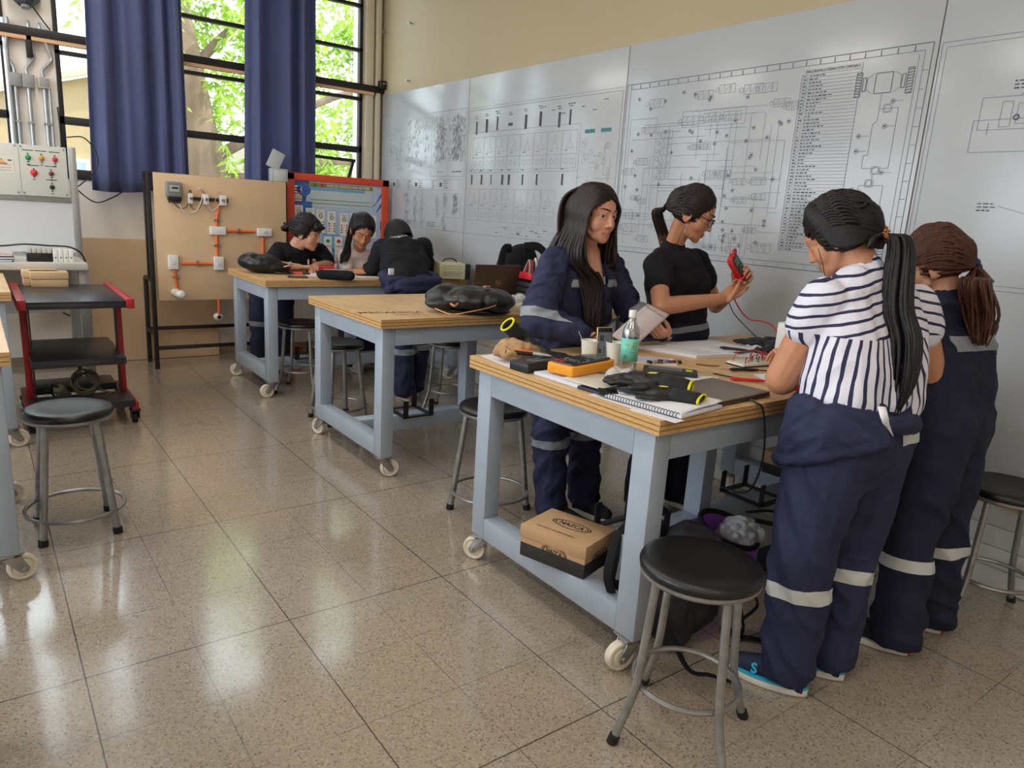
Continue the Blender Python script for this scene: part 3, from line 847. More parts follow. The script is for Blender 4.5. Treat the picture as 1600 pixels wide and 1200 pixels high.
# ------------------------------------------------------------------ round stools
def stool(label, x, y, deg, h=.56, straight=False):
    t = thing('stool', label, 'stool', (x, y, 0), 'round black stools with steel legs')
    M = rz((x, y, 0), deg)
    MB(M).lathe([(.0, h - .034), (.165, h - .034), (.172, h - .028), (.174, h - .016), (.168, h - .004), (.15, h + .002), (.1, h - .003), (.0, h - .006)], n=40).build('seat', black_vinyl, t, smooth=1.2)
    MB(M).lathe([(.150, h - .046), (.166, h - .046), (.171, h - .040), (.171, h - .030), (.150, h - .030)], n=40).build('seat_ring', tube_steel, t)
    for k in range(4):
        a = math.pi / 4 + k * math.pi / 2; c, s = math.cos(a), math.sin(a)
        P = lambda r, z: (c * r, s * r, z)
        m = MB(M).tube([P(.132, h - .04), P(.140, h - .1), P(.185, .10), P(.197, .012)], .0155, 12) if straight else MB(M).tube([P(.138, h - .04), P(.142, h - .1), P(.16, .24), P(.168, .17), P(.19, .1), P(.222, .012)], .0125, 10)
        lg = m.build('leg', tube_steel, t)
        (MB(M).cyl(P(.1955, .028), P(.199, .0), .0195, .0195, 12) if straight else MB(M).cyl(P(.2175, .026), P(.2275, .0), .0165, .0165, 12)).build('rubber_foot', black_rubber, lg)
    rr, rz_ = (.192, .105) if straight else (.152, .175)
    MB(M).tube([(rr * math.cos(i * math.pi / 20), rr * math.sin(i * math.pi / 20), rz_) for i in range(40)], .0085, 8, closed=True).build('foot_ring', tube_steel, t)
    return t
S0 = stool('black round stool in the foreground right, at the corner of the nearest workbench', 1.155, -1.59, 27)
def stool_copy(label, x, y, deg):
    return copy_thing(S0, (x, y, 0), math.radians(deg - 0), label)
S1 = stool('black round stool standing alone on the left in front of the cart', 3.51, -.272, 0, .56, True)
stool_copy('black round stool by the white wall at the right edge', .95, -3.22, 10)
copy_thing(S1, (2.80, -2.02, 0), math.radians(16), 'black round stool between the two nearest workbenches, behind the table leg')
copy_thing(S1, (4.62, -1.98, 0), math.radians(6), 'black round stool seen through the frame of the middle workbench, left one')
stool_copy('black round stool with hanging cables behind it under the middle workbench', 4.47, -2.80, 12)
stool_copy('black round stool beneath the farthest workbench beside the red stand legs', 5.50, -2.04, 25)
stool_copy('black round stool against the wall beyond the nearest workbench', 2.64, -3.27, 5)

# ------------------------------------------------------------------ curtains
def curtain(label, y0, y1, z0, z1, folds, seed, slant=0.0):
    r = random.Random(seed); nx, nz = 150, 26; ph = [r.uniform(0, 6.28) for _ in range(5)]
    vs, fs = [], []
    for j in range(nz + 1):
        tz = j / nz; z = z0 + (z1 - z0) * tz
        for i in range(nx + 1):
            u = i / nx
            narrow = 1 - .10 * tz
            y = (y0 + y1) / 2 + (y1 - y0) * (u - .5) * narrow + slant * tz
            a = folds * 2 * math.pi * (u + .07 * math.sin(5 * u + ph[0]) + .03 * math.sin(11 * u + ph[3]))
            d = (.03 + .03 * math.sin(7 * u + ph[1]) ** 2) * math.sin(a + .5 * math.sin(tz * 2 + ph[1])) + .012 * math.sin(2.1 * a + ph[2] + tz) + .025 * (1 - tz) * math.sin(5 * u + ph[3])
            zz = z + (.03 * math.sin(4 * u + ph[4]) if j == 0 else 0)
            vs.append((XB - .19 + d, y, zz))
    for j in range(nz):
        for i in range(nx):
            a = j * (nx + 1) + i; fs.append((a, a + 1, a + nx + 2, a + nx + 1))
    t = thing('curtain', label, 'curtain', (XB - .19, (y0 + y1) / 2, z0), 'blue curtains at the back window')
    m = MB(); m.add(vs, fs); o = m.build('cloth', curtain_cloth, t, smooth=3.2, solid=.004)
    h = MB(); k = 2
    return t
curtain('blue curtain hanging left of the tree, over the cable trunking side', -.84, -1.60, 1.49, 3.75, 4.2, 3, -.02)
curtain('narrower blue curtain hanging between the middle and right-hand windows', -2.06, -2.74, 1.5, 3.75, 3.4, 8, -.03)
struct(MB().cyl((XB - .19, .8, 3.77), (XB - .19, -3.4, 3.77), .014, n=12).build('trim_5', zinc))

# ------------------------------------------------------------------ conduits, boxes and loudspeaker on the pillar
pipe = mat('galvanised_conduit', (176, 180, 182), 0.35, 0.5, 0.08)
box_grey = mat('grey_junction_box', (150, 152, 154), 0.5, 0.2, 0.05)
XC = XB - .03
for k, (y, lab) in enumerate([(-.385, 'leftmost of the grey conduits on the pillar, bending up under the beam'), (-.47, 'second grey conduit from the left on the pillar'), (-.575, 'third grey conduit from the left on the pillar')]):
    t = thing('electrical_conduit', lab, 'conduit', (XC, y, 1.4), 'conduits on the pillar')
    yu = y + (.02, -.03, -.0)[k]; kink = (.045, -.05, -.06)[k]
    MB().tube(catmull([(XC, y, 2.31), (XC, y + .005, 2.36), (XC, y + kink, 2.44), (XC - .01, y + kink * .9, 2.5), (XC - .03, yu, 2.66), (XC - .02, yu, 2.7)], 4), .013, 8).build('upper_pipe', pipe, t)
    b = MB().bx(XC - .03, XB - .001, y - .042, y + .042, 2.215 if k < 2 else 2.225, 2.315 if k < 2 else 2.3).build('junction_box', box_grey if k < 2 else mat('cream_junction_box', (200, 188, 160), .5), t, bevel=.006)
    MB().bx(XC - .032, XC - .029, y - .034, y + .034, 2.235, 2.3).build('cover', box_grey, b, bevel=.001)
    MB().cyl((XC, y, .75), (XC, y, 2.22), .015, n=12).build('lower_pipe', pipe, t)
    c = MB()
    for z in (1.2, 1.95): c.bx(XC - .02, XB, y - .022, y + .022, z, z + .016)
    c.build('clamp', zinc, t)
for y, lab in ((-.608, 'thin grey conduit right of the third on the pillar'), (-.345, 'grey conduit at the extreme left edge of the pillar')):
    t = tag(MB().cyl((XC, y, .75), (XC, y, 2.23 if y < -.5 else 2.7), .009 if y < -.5 else .02, n=10).build('electrical_conduit', pipe), lab, 'conduit', 'conduits on the pillar')
tag(MB().tube(catmull([(XB - .02, -.655, 2.1), (XB - .02, -.66, 1.9), (XB - .03, -.65, 1.55)], 5), .006, 6).build('cable', black_plastic), 'thin black cable running down the right edge of the pillar', 'cable')
sp = thing('wall_lamp', 'dark faceted fixture mounted high on the pillar with a thin hanging cord', 'lamp', (XB - .1, -.46, 2.86))
MB().lathe([(.0, 0), (.05, 0), (.1, .05), (.105, .14), (.06, .18), (0, .18)], (XB - .11, -.49, 2.80), (.25, 0, 1), 8).build('housing', mat('dark_grey_housing', (70, 72, 78), .4, .3), sp, smooth=0)
MB().lathe([(.0, 0), (.03, 0), (.03, .03), (0, .03)], (XB - .11, -.49, 2.78), (.25, 0, 1), 16).build('lens', mat('grey_lens', (150, 154, 160), .2), sp)
MB().cyl((XB - .02, -.49, 2.9), (XB - .11, -.49, 2.9), .015).build('arm', black_metal, sp)
MB().tube(catmull([(XB - .06, -.52, 2.84), (XB - .05, -.58, 2.75), (XB - .03, -.645, 2.665)], 5), .005, 6).build('cord', black_plastic, sp)
tag(MB().bx(XB - .07, XB - .002, -.475, -.515, 2.44, 2.6).build('beam_clip', black_metal, bevel=.004), 'black clip hanging under the steel beam on the pillar', 'clip')
tag(MB().bx(XB - .05, XB - .001, -.62, -.675, 1.62, 1.79).build('switch_box', white_plastic, bevel=.006), 'slim white box fixed to the pillar above the lamp panel', 'box')

# ------------------------------------------------------------------ MDF sheet leaning on the back wall
s = MB(frame((XB - .075, -1.62, 0.004), (0, -1, 0), (-.055, 0, 1))); s.bx(-.88, .2, 0, .015, 0, 1.075)
tag(s.build('mdf_sheet', mdf), 'bare MDF sheet leaning against the back wall behind the wiring stand', 'board')

# ------------------------------------------------------------------ wiring practice stand
XS = 6.62
t = thing('wiring_stand', 'MDF practice board on a black steel stand with orange conduit, switches and a meter', 'training stand', (XS, -1.7, 0))
def tubes(name, segs, w, m, parent):
    for a, b_ in segs: MB().bar(a, b_, w, w).build(name, m, parent, bevel=.002)
yl, yr = -1.20, -2.33
tubes('post', [((XS + .04, yl, 0), (XS + .04, yl, 1.645)), ((XS + .04, yr, 0), (XS + .04, yr, 1.645)), ((XS + .36, yl, 0), (XS + .36, yl, .76)), ((XS + .36, yr, 0), (XS + .36, yr, .76)), ((XS + .15, yl, .77), (XS + .15, yl, 1.645)), ((XS + .15, yr, .77), (XS + .15, yr, 1.645))], .034, black_metal, t)
tubes('rail', [((XS + .04, yl, 1.63), (XS + .15, yl, 1.63)), ((XS + .04, yl, .76), (XS + .36, yl, .76)), ((XS + .04, yr, .76), (XS + .36, yr, .76)), ((XS + .04, yl, .3), (XS + .36, yl, .3)), ((XS + .04, yl, .18), (XS + .04, yr, .18)), ((XS + .36, yl, .3), (XS + .36, yr, .3)), ((XS + .04, yr, .3), (XS + .36, yr, .3)), ((XS + .15, yl, 1.63), (XS + .15, yr, 1.63))], .03, black_metal, t)
pb = MB().bx(XS, XS + .018, -1.235, -2.325, .595, 1.64).build('panel', mdf, t, bevel=.001)
XP = XS - .002
def S(px_, py_): return None
mt = MB().bx(XP - .06, XP, -1.345, -1.465, 1.385, 1.50)
mt = mt.build('electric_meter', mat('meter_glass_grey', (128, 130, 132), .25), t, bevel=.012, seg=3)
MB().bx(XP - .064, XP - .06, -1.37, -1.44, 1.43, 1.475).build('dial', mat('meter_face', (176, 176, 172), .4), mt)
MB().bx(XP - .066, XP - .064, -1.385, -1.43, 1.452, 1.464).build('register', black_plastic, mt)
q = MB(); q.bx(XP - .05, XP, -1.36, -1.455, 1.355, 1.39)
for k in range(5): q.cyl((XP - .03, -1.37 - k * .018, 1.335), (XP - .03, -1.37 - k * .018, 1.36), .008, n=8)
q.build('terminal_cover', black_plastic, mt, bevel=.002)
MB().bx(XP - .008, XP, -1.52, -1.81, 1.365, 1.395).build('din_rail', mat('dark_rail', (70, 68, 60), .4, .6), t)
for k, y in enumerate((-1.505, -1.62, -1.745)):
    m = MB().bx(XP - .045, XP - .006, y, y - (.035, .04, .045)[k], 1.335, 1.425).build('breaker', white_plastic, t, bevel=.003)
    MB().bx(XP - .056, XP - .04, y - .01, y - .03, 1.37, 1.392).build('toggle', mat('grey_toggle', (120, 122, 124), .5), m, bevel=.002)
wires = [([(-1.40, 1.34), (-1.43, 1.30), (-1.49, 1.3), (-1.53, 1.42), (-1.525, 1.45), (-1.51, 1.42)], black_plastic), ([(-1.44, 1.34), (-1.46, 1.28), (-1.52, 1.255), (-1.58, 1.3), (-1.62, 1.43), (-1.6, 1.47), (-1.575, 1.44)], white_plastic),
         ([(-1.52, 1.34), (-1.54, 1.29), (-1.59, 1.3), (-1.63, 1.42), (-1.61, 1.455)], mat('brown_wire', (120, 70, 50), .5)), ([(-1.64, 1.34), (-1.66, 1.30), (-1.7, 1.32), (-1.72, 1.42), (-1.74, 1.45), (-1.765, 1.42)], mat('pink_wire', (205, 150, 130), .5)),
         ([(-1.63, 1.42), (-1.6, 1.46), (-1.57, 1.44), (-1.57, 1.42)], mat('pink_wire', (205, 150, 130), .5)), ([(-1.65, 1.34), (-1.68, 1.29), (-1.72, 1.31), (-1.75, 1.35)], white_plastic)]
for pts, m in wires: MB().tube(catmull([(XP - .02 - .012 * (i % 2), y, z) for i, (y, z) in enumerate(pts)], 5), .0035, 6).build('wire', m, t)
yv = -1.735
pipes = [((yv, 1.34), (yv, 1.26)), ((yv + .008, 1.26), (yv + .018, 1.14)), ((yv + .018, 1.08), (yv + .018, .92)), ((yv - .05, 1.11), (-2.0, 1.11)), ((-2.06, 1.07), (-2.06, .86)), ((yv + .06, .865), (-1.44, .865)), ((-1.385, .81), (-1.4, .64)), ((yv + .02, .55), (yv + .02, .40))]
for (y0, z0), (y1, z1) in pipes: MB().cyl((XP - .014, y0, z0), (XP - .014, y1, z1), .0105, n=12).build('orange_conduit', orange_pipe, t)
for (y, z, v) in ((yv + .012, 1.2, 1), (yv + .018, 1.0, 1), (-1.88, 1.11, 0), (-1.56, .865, 0), (-1.392, .75, 1)):
    a = MB(); (a.bx(XP - .028, XP, y - .022, y + .022, z - .006, z + .006) if v else a.bx(XP - .028, XP, y - .006, y + .006, z - .022, z + .022))
    a.build('pipe_clip', zinc, t)
def plate(y, z, w, h, rock=True):
    p_ = MB().bx(XP - .03, XP, y - w / 2, y + w / 2, z - h / 2, z + h / 2).build('switch_plate', white_plastic, t, bevel=.006, seg=3)
    if rock: MB().bx(XP - .034, XP - .029, y - .018, y + .018, z - .014, z + .014).build('rocker', mat('ivory_plastic', (212, 212, 204), .35), p_, bevel=.002)
    return p_
b0 = plate(yv + .01, 1.11, .12, .066, False); plate(-2.075, 1.11, .12, .066); plate(-1.38, .87, .075, .11); plate(yv + .01, .865, .075, .11)
lh = MB().lathe([(.0, 0), (.036, 0), (.036, .02), (.028, .05), (0, .05)], (XP, -1.39, .615), (-1, 0, 0), 20).build('lamp_holder', white_plastic, t)
MB().lathe([(0.014, .0), (.016, .012), (.034, .04), (.038, .06), (.03, .085), (0, .097)], (XP - .05, -1.39, .615), (-1, -.35, -.12), 20).build('bulb', mat('frosted_bulb', (240, 240, 242), .25), lh)
lh = MB().lathe([(.0, 0), (.034, 0), (.034, .03), (.02, .04), (0, .03)], (XP + .05, yv + .02, .375), (-1, -.2, -.1), 20).build('lamp_holder', white_plastic, t)
MB().lathe([(.0, 0), (.014, 0), (.014, .004), (0, .004)], (XP + .012, yv + .012, .371), (-1, -.2, -.1), 14).build('socket', black_plastic, lh)
def remap(o, fn):
    for ch in o.children:
        if ch.type == 'MESH' and ch.name.split('.')[0] not in ('post', 'rail', 'panel', 'leg', 'foot', 'wheel') or ch.get('remap'):
            for v in ch.data.vertices: v.co = fn(v.co)
            remap(ch, fn)
_zi = ([.3, .375, .615, .87, 1.11, 1.44, 1.54], [.365, .44, .662, .913, 1.195, 1.505, 1.62])
_yi = ([-2.2, -2.075, -1.735, -1.38, -1.3], [-2.25, -2.125, -1.73, -1.353, -1.27])
remap(t, lambda c: Vector((c.x, float(np.interp(c.y, *_yi)), float(np.interp(c.z, *_zi)))))

# ------------------------------------------------------------------ orange framed trainer panel
XO = 6.86
t = thing('training_panel', 'orange framed electrical trainer panel with a colourful poster and push buttons', 'training panel', (XO, -2.9, 0))
yl, yr, zb, zt = -2.34, -3.19, .845, 1.655
for a, b_ in (((XO, yl - .03, zb), (XO, yl - .03, zt)), ((XO, yr + .03, zb), (XO, yr + .03, zt)), ((XO, yl, zt - .03), (XO, yr, zt - .03)), ((XO, yl, zb + .03), (XO, yr, zb + .03))):
    MB().bar(a, b_, .06, .06).build('frame_bar', orange_paint, t, bevel=.004)
for y in (-2.44, -3.42):
    MB().bar((XO, y, .12), (XO, y, zb), .055, .055).build('leg', orange_paint, t, bevel=.004)
    MB().bar((XO - .25, y, .1), (XO + .22, y, .1), .05, .05).build('foot', orange_paint, t, bevel=.004)
    for xx in (XO - .2, XO + .18):
        MB().lathe([(.0, -.012), (.036, -.012), (.036, .012), (0, .012)], (xx, y, .037), (0, 1, 0), 18).build('wheel', mat('orange_wheel', (190, 130, 40), .5), t)
face = MB().bx(XO - .012, XO, yl - .06, yr + .06, zb + .06, zt - .06).build('panel', mat('grey_white_print', (178, 194, 214), .4), t)
face['remap'] = 1
XQ = XO - .0125
class Pan:
    def __init__(self): self.k = 0
    def rect(self, y0, y1, z0, z1, m, name='printed_area', d=.001):
        self.k += 1
        if name == 'module': d = .003
        if m is ink: d = .0045
        return MB().bx(XQ - d - .00003 * (self.k % 40), XQ, y0, y1, z0, z1).build(name, m, face)
pn = Pan(); C = lambda n, *c: mat(n, c, .45)
blue, lblue, violet, gold, cream, reds, greens = C('print_blue', 52, 108, 178), C('print_light_blue', 110, 168, 208), C('print_violet', 84, 82, 158), C('print_gold', 150, 128, 62), C('print_cream', 232, 230, 222), C('button_red', 196, 46, 52), C('button_green', 30, 130, 90)
Y0, Y1, Z0, Z1 = yl - .06, yr + .06, zb + .06, zt - .06
m = MB(); m.add([(XQ - .001, Y0, Z1), (XQ - .001, Y0 - .12, Z1), (XQ - .001, Y0, Z0)], [(0, 1, 2)]); m.build('printed_area', violet, face)
m = MB()
for a in (0, .09): m.add([(XQ - .001, Y1, Z1 - .05 - a), (XQ - .001, Y1, Z1 - .09 - a), (XQ - .001, Y1 + .09, Z1 - .2 - a), (XQ - .001, Y1 + .06, Z1 - .17 - a)], [(0, 1, 2, 3)])
m.bx(XQ - .001, XQ, Y1 + .022, Y1, 1.2, 1.28); m.build('printed_area', blue, face)
pn.rect(-2.53, -3.04, 1.38, 1.53, C('print_pale', 190, 204, 204)); pn.rect(-2.53, -2.98, 1.52, 1.545, lblue)
pn.rect(-2.52, -3.05, 1.548, 1.582, gold); pn.rect(-2.55, -2.575, 1.548, 1.582, greens); pn.rect(-2.61, -2.635, 1.548, 1.582, reds)
text_mesh('PANEL DE CONEXION PARA MOTORES', .03, frame((XQ - .0034, -2.84, 1.565), (0, -1, 0), (-1, 0, 0)), 'printed_title', C('print_white', 220, 216, 196), face, .0003, .0008, width=.36)
pn.rect(-2.53, -3.03, 1.44, 1.444, ink); pn.rect(-2.53, -3.03, 1.408, 1.412, ink); pn.rect(-2.4, -3.12, 1.02, 1.36, C('print_ice', 172, 190, 212)); pn.rect(-2.62, -2.78, .92, 1.15, lblue); pn.rect(-2.46, -2.54, 1.24, 1.42, blue)
m = MB().lathe([(.03, 0), (.055, 0), (.055, .002), (.03, .002)], (XQ, -2.475, 1.52), (-1, 0, 0), 28, cap=False); m.lathe([(0, 0), (.014, 0), (.014, .002), (0, .002)], (XQ, -2.475, 1.52), (-1, 0, 0), 16); m.build('printed_area', blue, face)
m = MB().lathe([(.045, 0), (.066, 0), (.066, .002), (.045, .002)], (XQ, -2.67, .97), (-1, 0, 0), 28, cap=False); m.build('printed_area', blue, face)
pn.rect(-2.39, -2.46, 1.42, 1.55, cream)
dots = {'button_black': (black_plastic, MB()), 'button_red': (reds, MB()), 'button_green': (greens, MB()), 'button_amber': (C('button_amber', 190, 170, 80), MB())}
def dot(n, y, z, r): dots[n][1].lathe([(0, 0), (r, 0), (r * .8, .008), (0, .01)], (XQ - .0045, y, z), (-1, 0, 0), 10)
for j, n in enumerate(('button_black', 'button_black', 'button_red', 'button_amber', 'button_green')):
    for i in range(5): dot(n, -2.405 - i * .011, 1.53 - j * .023, .005)
mods = [(-2.40, 1.30), (-2.49, 1.28), (-2.575, 1.27), (-2.665, 1.26), (-2.77, 1.25), (-2.855, 1.25), (-2.94, 1.25), (-3.02, 1.24)]
for k, (y, z) in enumerate(mods):
    pn.rect(y, y - .066, z - .115, z + .085, cream, 'module')
    pn.rect(y - .012, y - .054, z + .066, z + .07, ink)
    if k < 6:
        m = MB(); m.lathe([(.012, 0), (.016, 0), (.016, .004), (.012, .004)], (XQ - .0045, y - .033, z + .035), (-1, 0, 0), 14, cap=False); m.bx(XQ - .0052, XQ, y - .014, y - .052, z + .012, z + .014); m.bx(XQ - .0052, XQ, y - .014, y - .052, z + .056, z + .058); m.build('dial', ink_dark, face)
        for i in range(4):
            for s in (.012, .054): dot('button_red' if (k + i) % 3 else 'button_black', y - s, z - .02 - i * .022, .006)
    else:
        dot('button_red', y - .033, z + .035, .016)
        for i in range(2):
            for s in (.016, .05): dot('button_red', y - s, z - .02 - i * .025, .006)
for z, cc in ((1.075, cream), (.975, cream)):
    for y, n in ((-2.635, 'button_green'), (-2.725, 'button_red')):
        pn.rect(y, y - .066, z - .06, z + .05, cc, 'module'); dot(n, y - .033, z + .01, .016)
        for i in range(3): dot('button_red' if i != 1 else 'button_black', y - .014 - .02 * i, z - .035, .005)
pn.rect(-2.8, -2.83, 1.14, 1.24, blue)
for n, (mm, b) in dots.items():
    if b.v: b.build('push_buttons', mm, face)
remap(t, lambda c: Vector((c.x, -2.41 + (c.y + 2.34) * 1.235, .86 + (c.z - .845) * 1.086)))
del face['remap']
# open grey socket box on its upper left corner
j = thing('socket_box', 'open grey plastic box perched on the corner of the orange panel', 'box', (XO, -2.32, 1.62))
MB().bx(XO - .09, XO + .01, -2.25, -2.40, 1.62, 1.76).build('case', mat('grey_abs', (172, 176, 178), .45), j, bevel=.006)
MB().bx(XO - .095, XO - .09, -2.27, -2.38, 1.635, 1.745).build('front_plate', mat('light_grey_abs', (196, 200, 200), .45), j, bevel=.002)
m = MB(frame((XO - .03, -2.27, 1.76), (0, -.42, .9), (-.8, 0, .3))); m.bx(0, .165, -.06, .06, 0, .022); m.build('lid', mat('grey_abs', (172, 176, 178), .45), j, bevel=.008)

# ------------------------------------------------------------------ white laboratory bench with lamp panel, left rear
t = thing('laboratory_bench', 'white laboratory bench with a tall aluminium back frame at the left rear', 'bench', (6.4, -.25, 0))
ZB = .955
MB().bx(6.0, 6.9, .9, -.66, ZB - .05, ZB).build('worktop', mat('pale_grey_laminate', (204, 202, 196), .4), t, bevel=.004)
for x in (6.12, 6.86):
    MB().bar((x, -.64, .09), (x, -.64, ZB - .05), .07, .05).build('leg', aluminium, t, bevel=.004)
    MB().lathe([(0, -.012), (.042, -.012), (.042, .012), (0, .012)], (x, -.64, .043), (0, 1, 0), 20).build('wheel', black_rubber, t)
MB().bx(6.74, 6.78, .9, -.56, .5, .9).build('modesty_panel', mat('pale_back_panel', (196, 194, 190), .5), t)
for y in (-.60,): MB().bar((6.62, y - .075, ZB), (6.62, y - .075, 1.775), .05, .05).build('upright', aluminium, t, bevel=.004)
MB().bx(6.60, 6.63, .9, -.65, 1.36, 1.40).build('cross_bar', aluminium, t, bevel=.003)
MB().bx(6.61, 6.63, .9, -.65, .985, 1.36).build('back_panel', mat('pale_blue_white_panel', (206, 210, 216), .35), t)
p_ = thing('lamp_panel', 'white control panel with coloured indicator lamps above the laboratory bench', 'control panel', (6.59, -.3, 1.39))
lp = MB().bx(6.575, 6.60, .4, -.635, 1.402, 1.765).build('panel', mat('white_acrylic', (216, 220, 216), .25), p_, bevel=.003)
MB().bx(6.575, 6.582, -.335, -.337, 1.402, 1.765).build('joint', ink, lp)
XL = 6.575
def lamp(px_, r, m, y, z):
    b = MB().lathe([(0, 0), (r * 1.3, 0), (r * 1.3, .006), (r, .008), (r * .9, .018), (r * .5, .024), (0, .025)], (XL, y, z), (-1, 0, 0), 18).build('indicator_lamp', m, lp)
for (pt, r, m) in (((6.575, -0.391, 1.673), .014, C('lamp_green', 20, 150, 80)), ((6.575, -0.474, 1.674), .014, C('lamp_amber', 206, 150, 40)), ((6.575, -0.559, 1.673), .014, C('lamp_red', 205, 50, 56)), ((6.575, -0.42, 1.567), .018, C('lamp_red', 205, 50, 56)), ((6.575, -0.529, 1.569), .013, C('lamp_dark_red', 120, 40, 48)), ((6.575, -0.528, 1.471), .013, black_plastic)):
    lamp(0, r, m, pt[1], pt[2])
    k = MB()
    for s in (.035, -.035): k.cyl((XL - .004, pt[1], pt[2] + s * .8), (XL, pt[1], pt[2] + s * .8), .005, n=8)
    k.bx(XL - .001, XL, pt[1] + .035, pt[1] - .035, pt[2] + .05, pt[2] + .055); k.bx(XL - .001, XL, pt[1] + .01, pt[1] - .01, pt[2] - .05, pt[2] - .046)
    k.build('terminals', black_plastic, lp)
sc = MB()
for y in (-.62, -.35, -.315):
    for z in (1.42, 1.75): sc.lathe([(0, 0), (.007, 0), (.005, .005), (0, .006)], (XL, y, z), (-1, 0, 0), 10)
sc.build('screws', zinc, lp)
e = tag(MB().bx(XL - .0015, XL - .0002, -.17, -.30, 1.55, 1.67).build('energy_label', C('label_white', 224, 222, 212)), 'energy rating label stuck on the left part of the lamp panel', 'label')
for k, cc in enumerate((C('label_green', 110, 170, 80), C('label_yellow', 226, 206, 70), C('label_orange', 230, 150, 60), C('label_red', 205, 80, 60))):
    MB().bx(XL - .0022, XL - .0012, -.2, -.235 - k * .009, 1.652 - k * .01, 1.645 - k * .01).build('rating_bar', cc, e)
k = MB().bx(XL - .0022, XL - .0012, -.265, -.29, 1.64, 1.648)
for z in (1.61, 1.59, 1.57): k.bx(XL - .0022, XL - .0012, -.2, -.285, z, z + .002)
k.build('printed_lines', ink_dark, e)
# modules, books and cables on the bench
t = thing('terminal_modules', 'black and white terminal modules lying on the laboratory bench', 'electrical modules', (6.2, -.45, ZB))
MB().bx(6.1, 6.2, -.305, -.455, ZB, ZB + .06).build('module_base', black_plastic, t, bevel=.003)
for k in range(5): MB().bx(6.1, 6.2, -.306 - k * .03, -.306 - k * .03 - .028, ZB + .06, ZB + .095).build('module', mat('grey_module', (186, 188, 186), .4), t, bevel=.003)
for k in range(4):
    m = MB().bx(6.1, 6.2, -.46 - k * .032, -.46 - k * .032 - .03, ZB, ZB + .088).build('module', white_plastic, t, bevel=.003)
    MB().cyl((6.098, -.475 - k * .032, ZB + .03), (6.105, -.475 - k * .032, ZB + .03), .005, n=8).build('terminal', black_plastic, m)
for k, (z, cc, y1, lab) in enumerate([(0, (40, 66, 130), -.215, 'blue book at the bottom of the pile on the laboratory bench'), (.018, (32, 34, 42), -.225, 'dark book in the middle of the pile on the laboratory bench'), (.04, (200, 192, 180), -.22, 'pale book on top of the pile on the laboratory bench')]):
    b = thing('book', lab, 'book', (6.15, -.1, ZB + z), 'pile of books on the laboratory bench')
    MB().bx(6.05, 6.25, .1, y1, ZB + z + .002, ZB + z + .016).build('pages', paper, b)
    c = MB(); c.bx(6.045, 6.255, .1, y1 - .005, ZB + z, ZB + z + .0025); c.bx(6.045, 6.255, .1, y1 - .005, ZB + z + .0155, ZB + z + .0178); c.build('cover', mat('book_%d' % k, cc, .5), b)
tag(MB().tube(catmull([(6.3, .1, ZB + .1), (6.32, -.15, ZB + .09), (6.25, -.3, ZB + .11), (6.22, -.45, ZB + .105), (6.2, -.57, ZB + .1), (6.2, -.64, ZB + .06), (6.25, -.675, ZB - .02), (6.4, -.69, ZB - .12), (6.5, -.69, ZB - .3)], 6), .006, 8).build('cable', black_plastic), 'black cable draped over the modules and the corner of the laboratory bench', 'cable')
tag(MB().tube(catmull([(6.7, -.66, 1.85), (6.75, -.78, 1.86), (6.75, -.86, 1.75), (6.72, -.84, 1.62), (6.66, -.72, 1.5), (6.9, -.72, 1.47), (7.0, -.86, 1.37), (7.05, -1.0, 1.42), (7.08, -1.08, 1.47)], 6), .005, 6).build('cable', black_plastic), 'black cable looping from the window down behind the curtain', 'cable')
# wall socket and cables seen under the cart top
t = thing('wall_socket', 'cream double socket on the back wall seen under the cart top', 'socket', (XB, -.36, .47))
MB().bx(XB - .05, XB - .001, -.40, -.56, .455, .55).build('box', mat('cream_socket', (214, 208, 190), .45), t, bevel=.006)
q = MB()
for y in (-.45, -.52): q.bx(XB - .053, XB - .049, y, y - .03, .48, .53)
q.build('outlet', white_plastic, t, bevel=.002)
for pts, lab, r_ in (([(XB - .03, -.30, .60), (XB - .05, -.45, .6), (XB - .06, -.62, .68), (XB - .06, -.7, .8)], 'grey hose sagging on the back wall above the socket', .012), ([(XB - .03, -.56, .5), (XB - .03, -.66, .55), (XB - .05, -.74, .68), (XB - .04, -.76, .8)], 'grey flexible conduit curving up from the socket', .014),
                     ([(XB - .04, -.82, .8), (XB - .04, -.86, .66), (XB - .04, -.95, .56), (XB - .04, -1.02, .53)], 'grey flexible conduit behind the bench leg', .014), ([(XB - .06, -.53, .5), (XB - .09, -.6, .43), (XB - .1, -.72, .42), (XB - .1, -.8, .55), (XB - .1, -.8, .8)], 'thin black lead plugged into the cream socket', .006)):
    tag(MB().tube(catmull(pts, 6), r_, 8).build('cable', pipe if r_ > .01 else black_plastic), lab, 'cable')

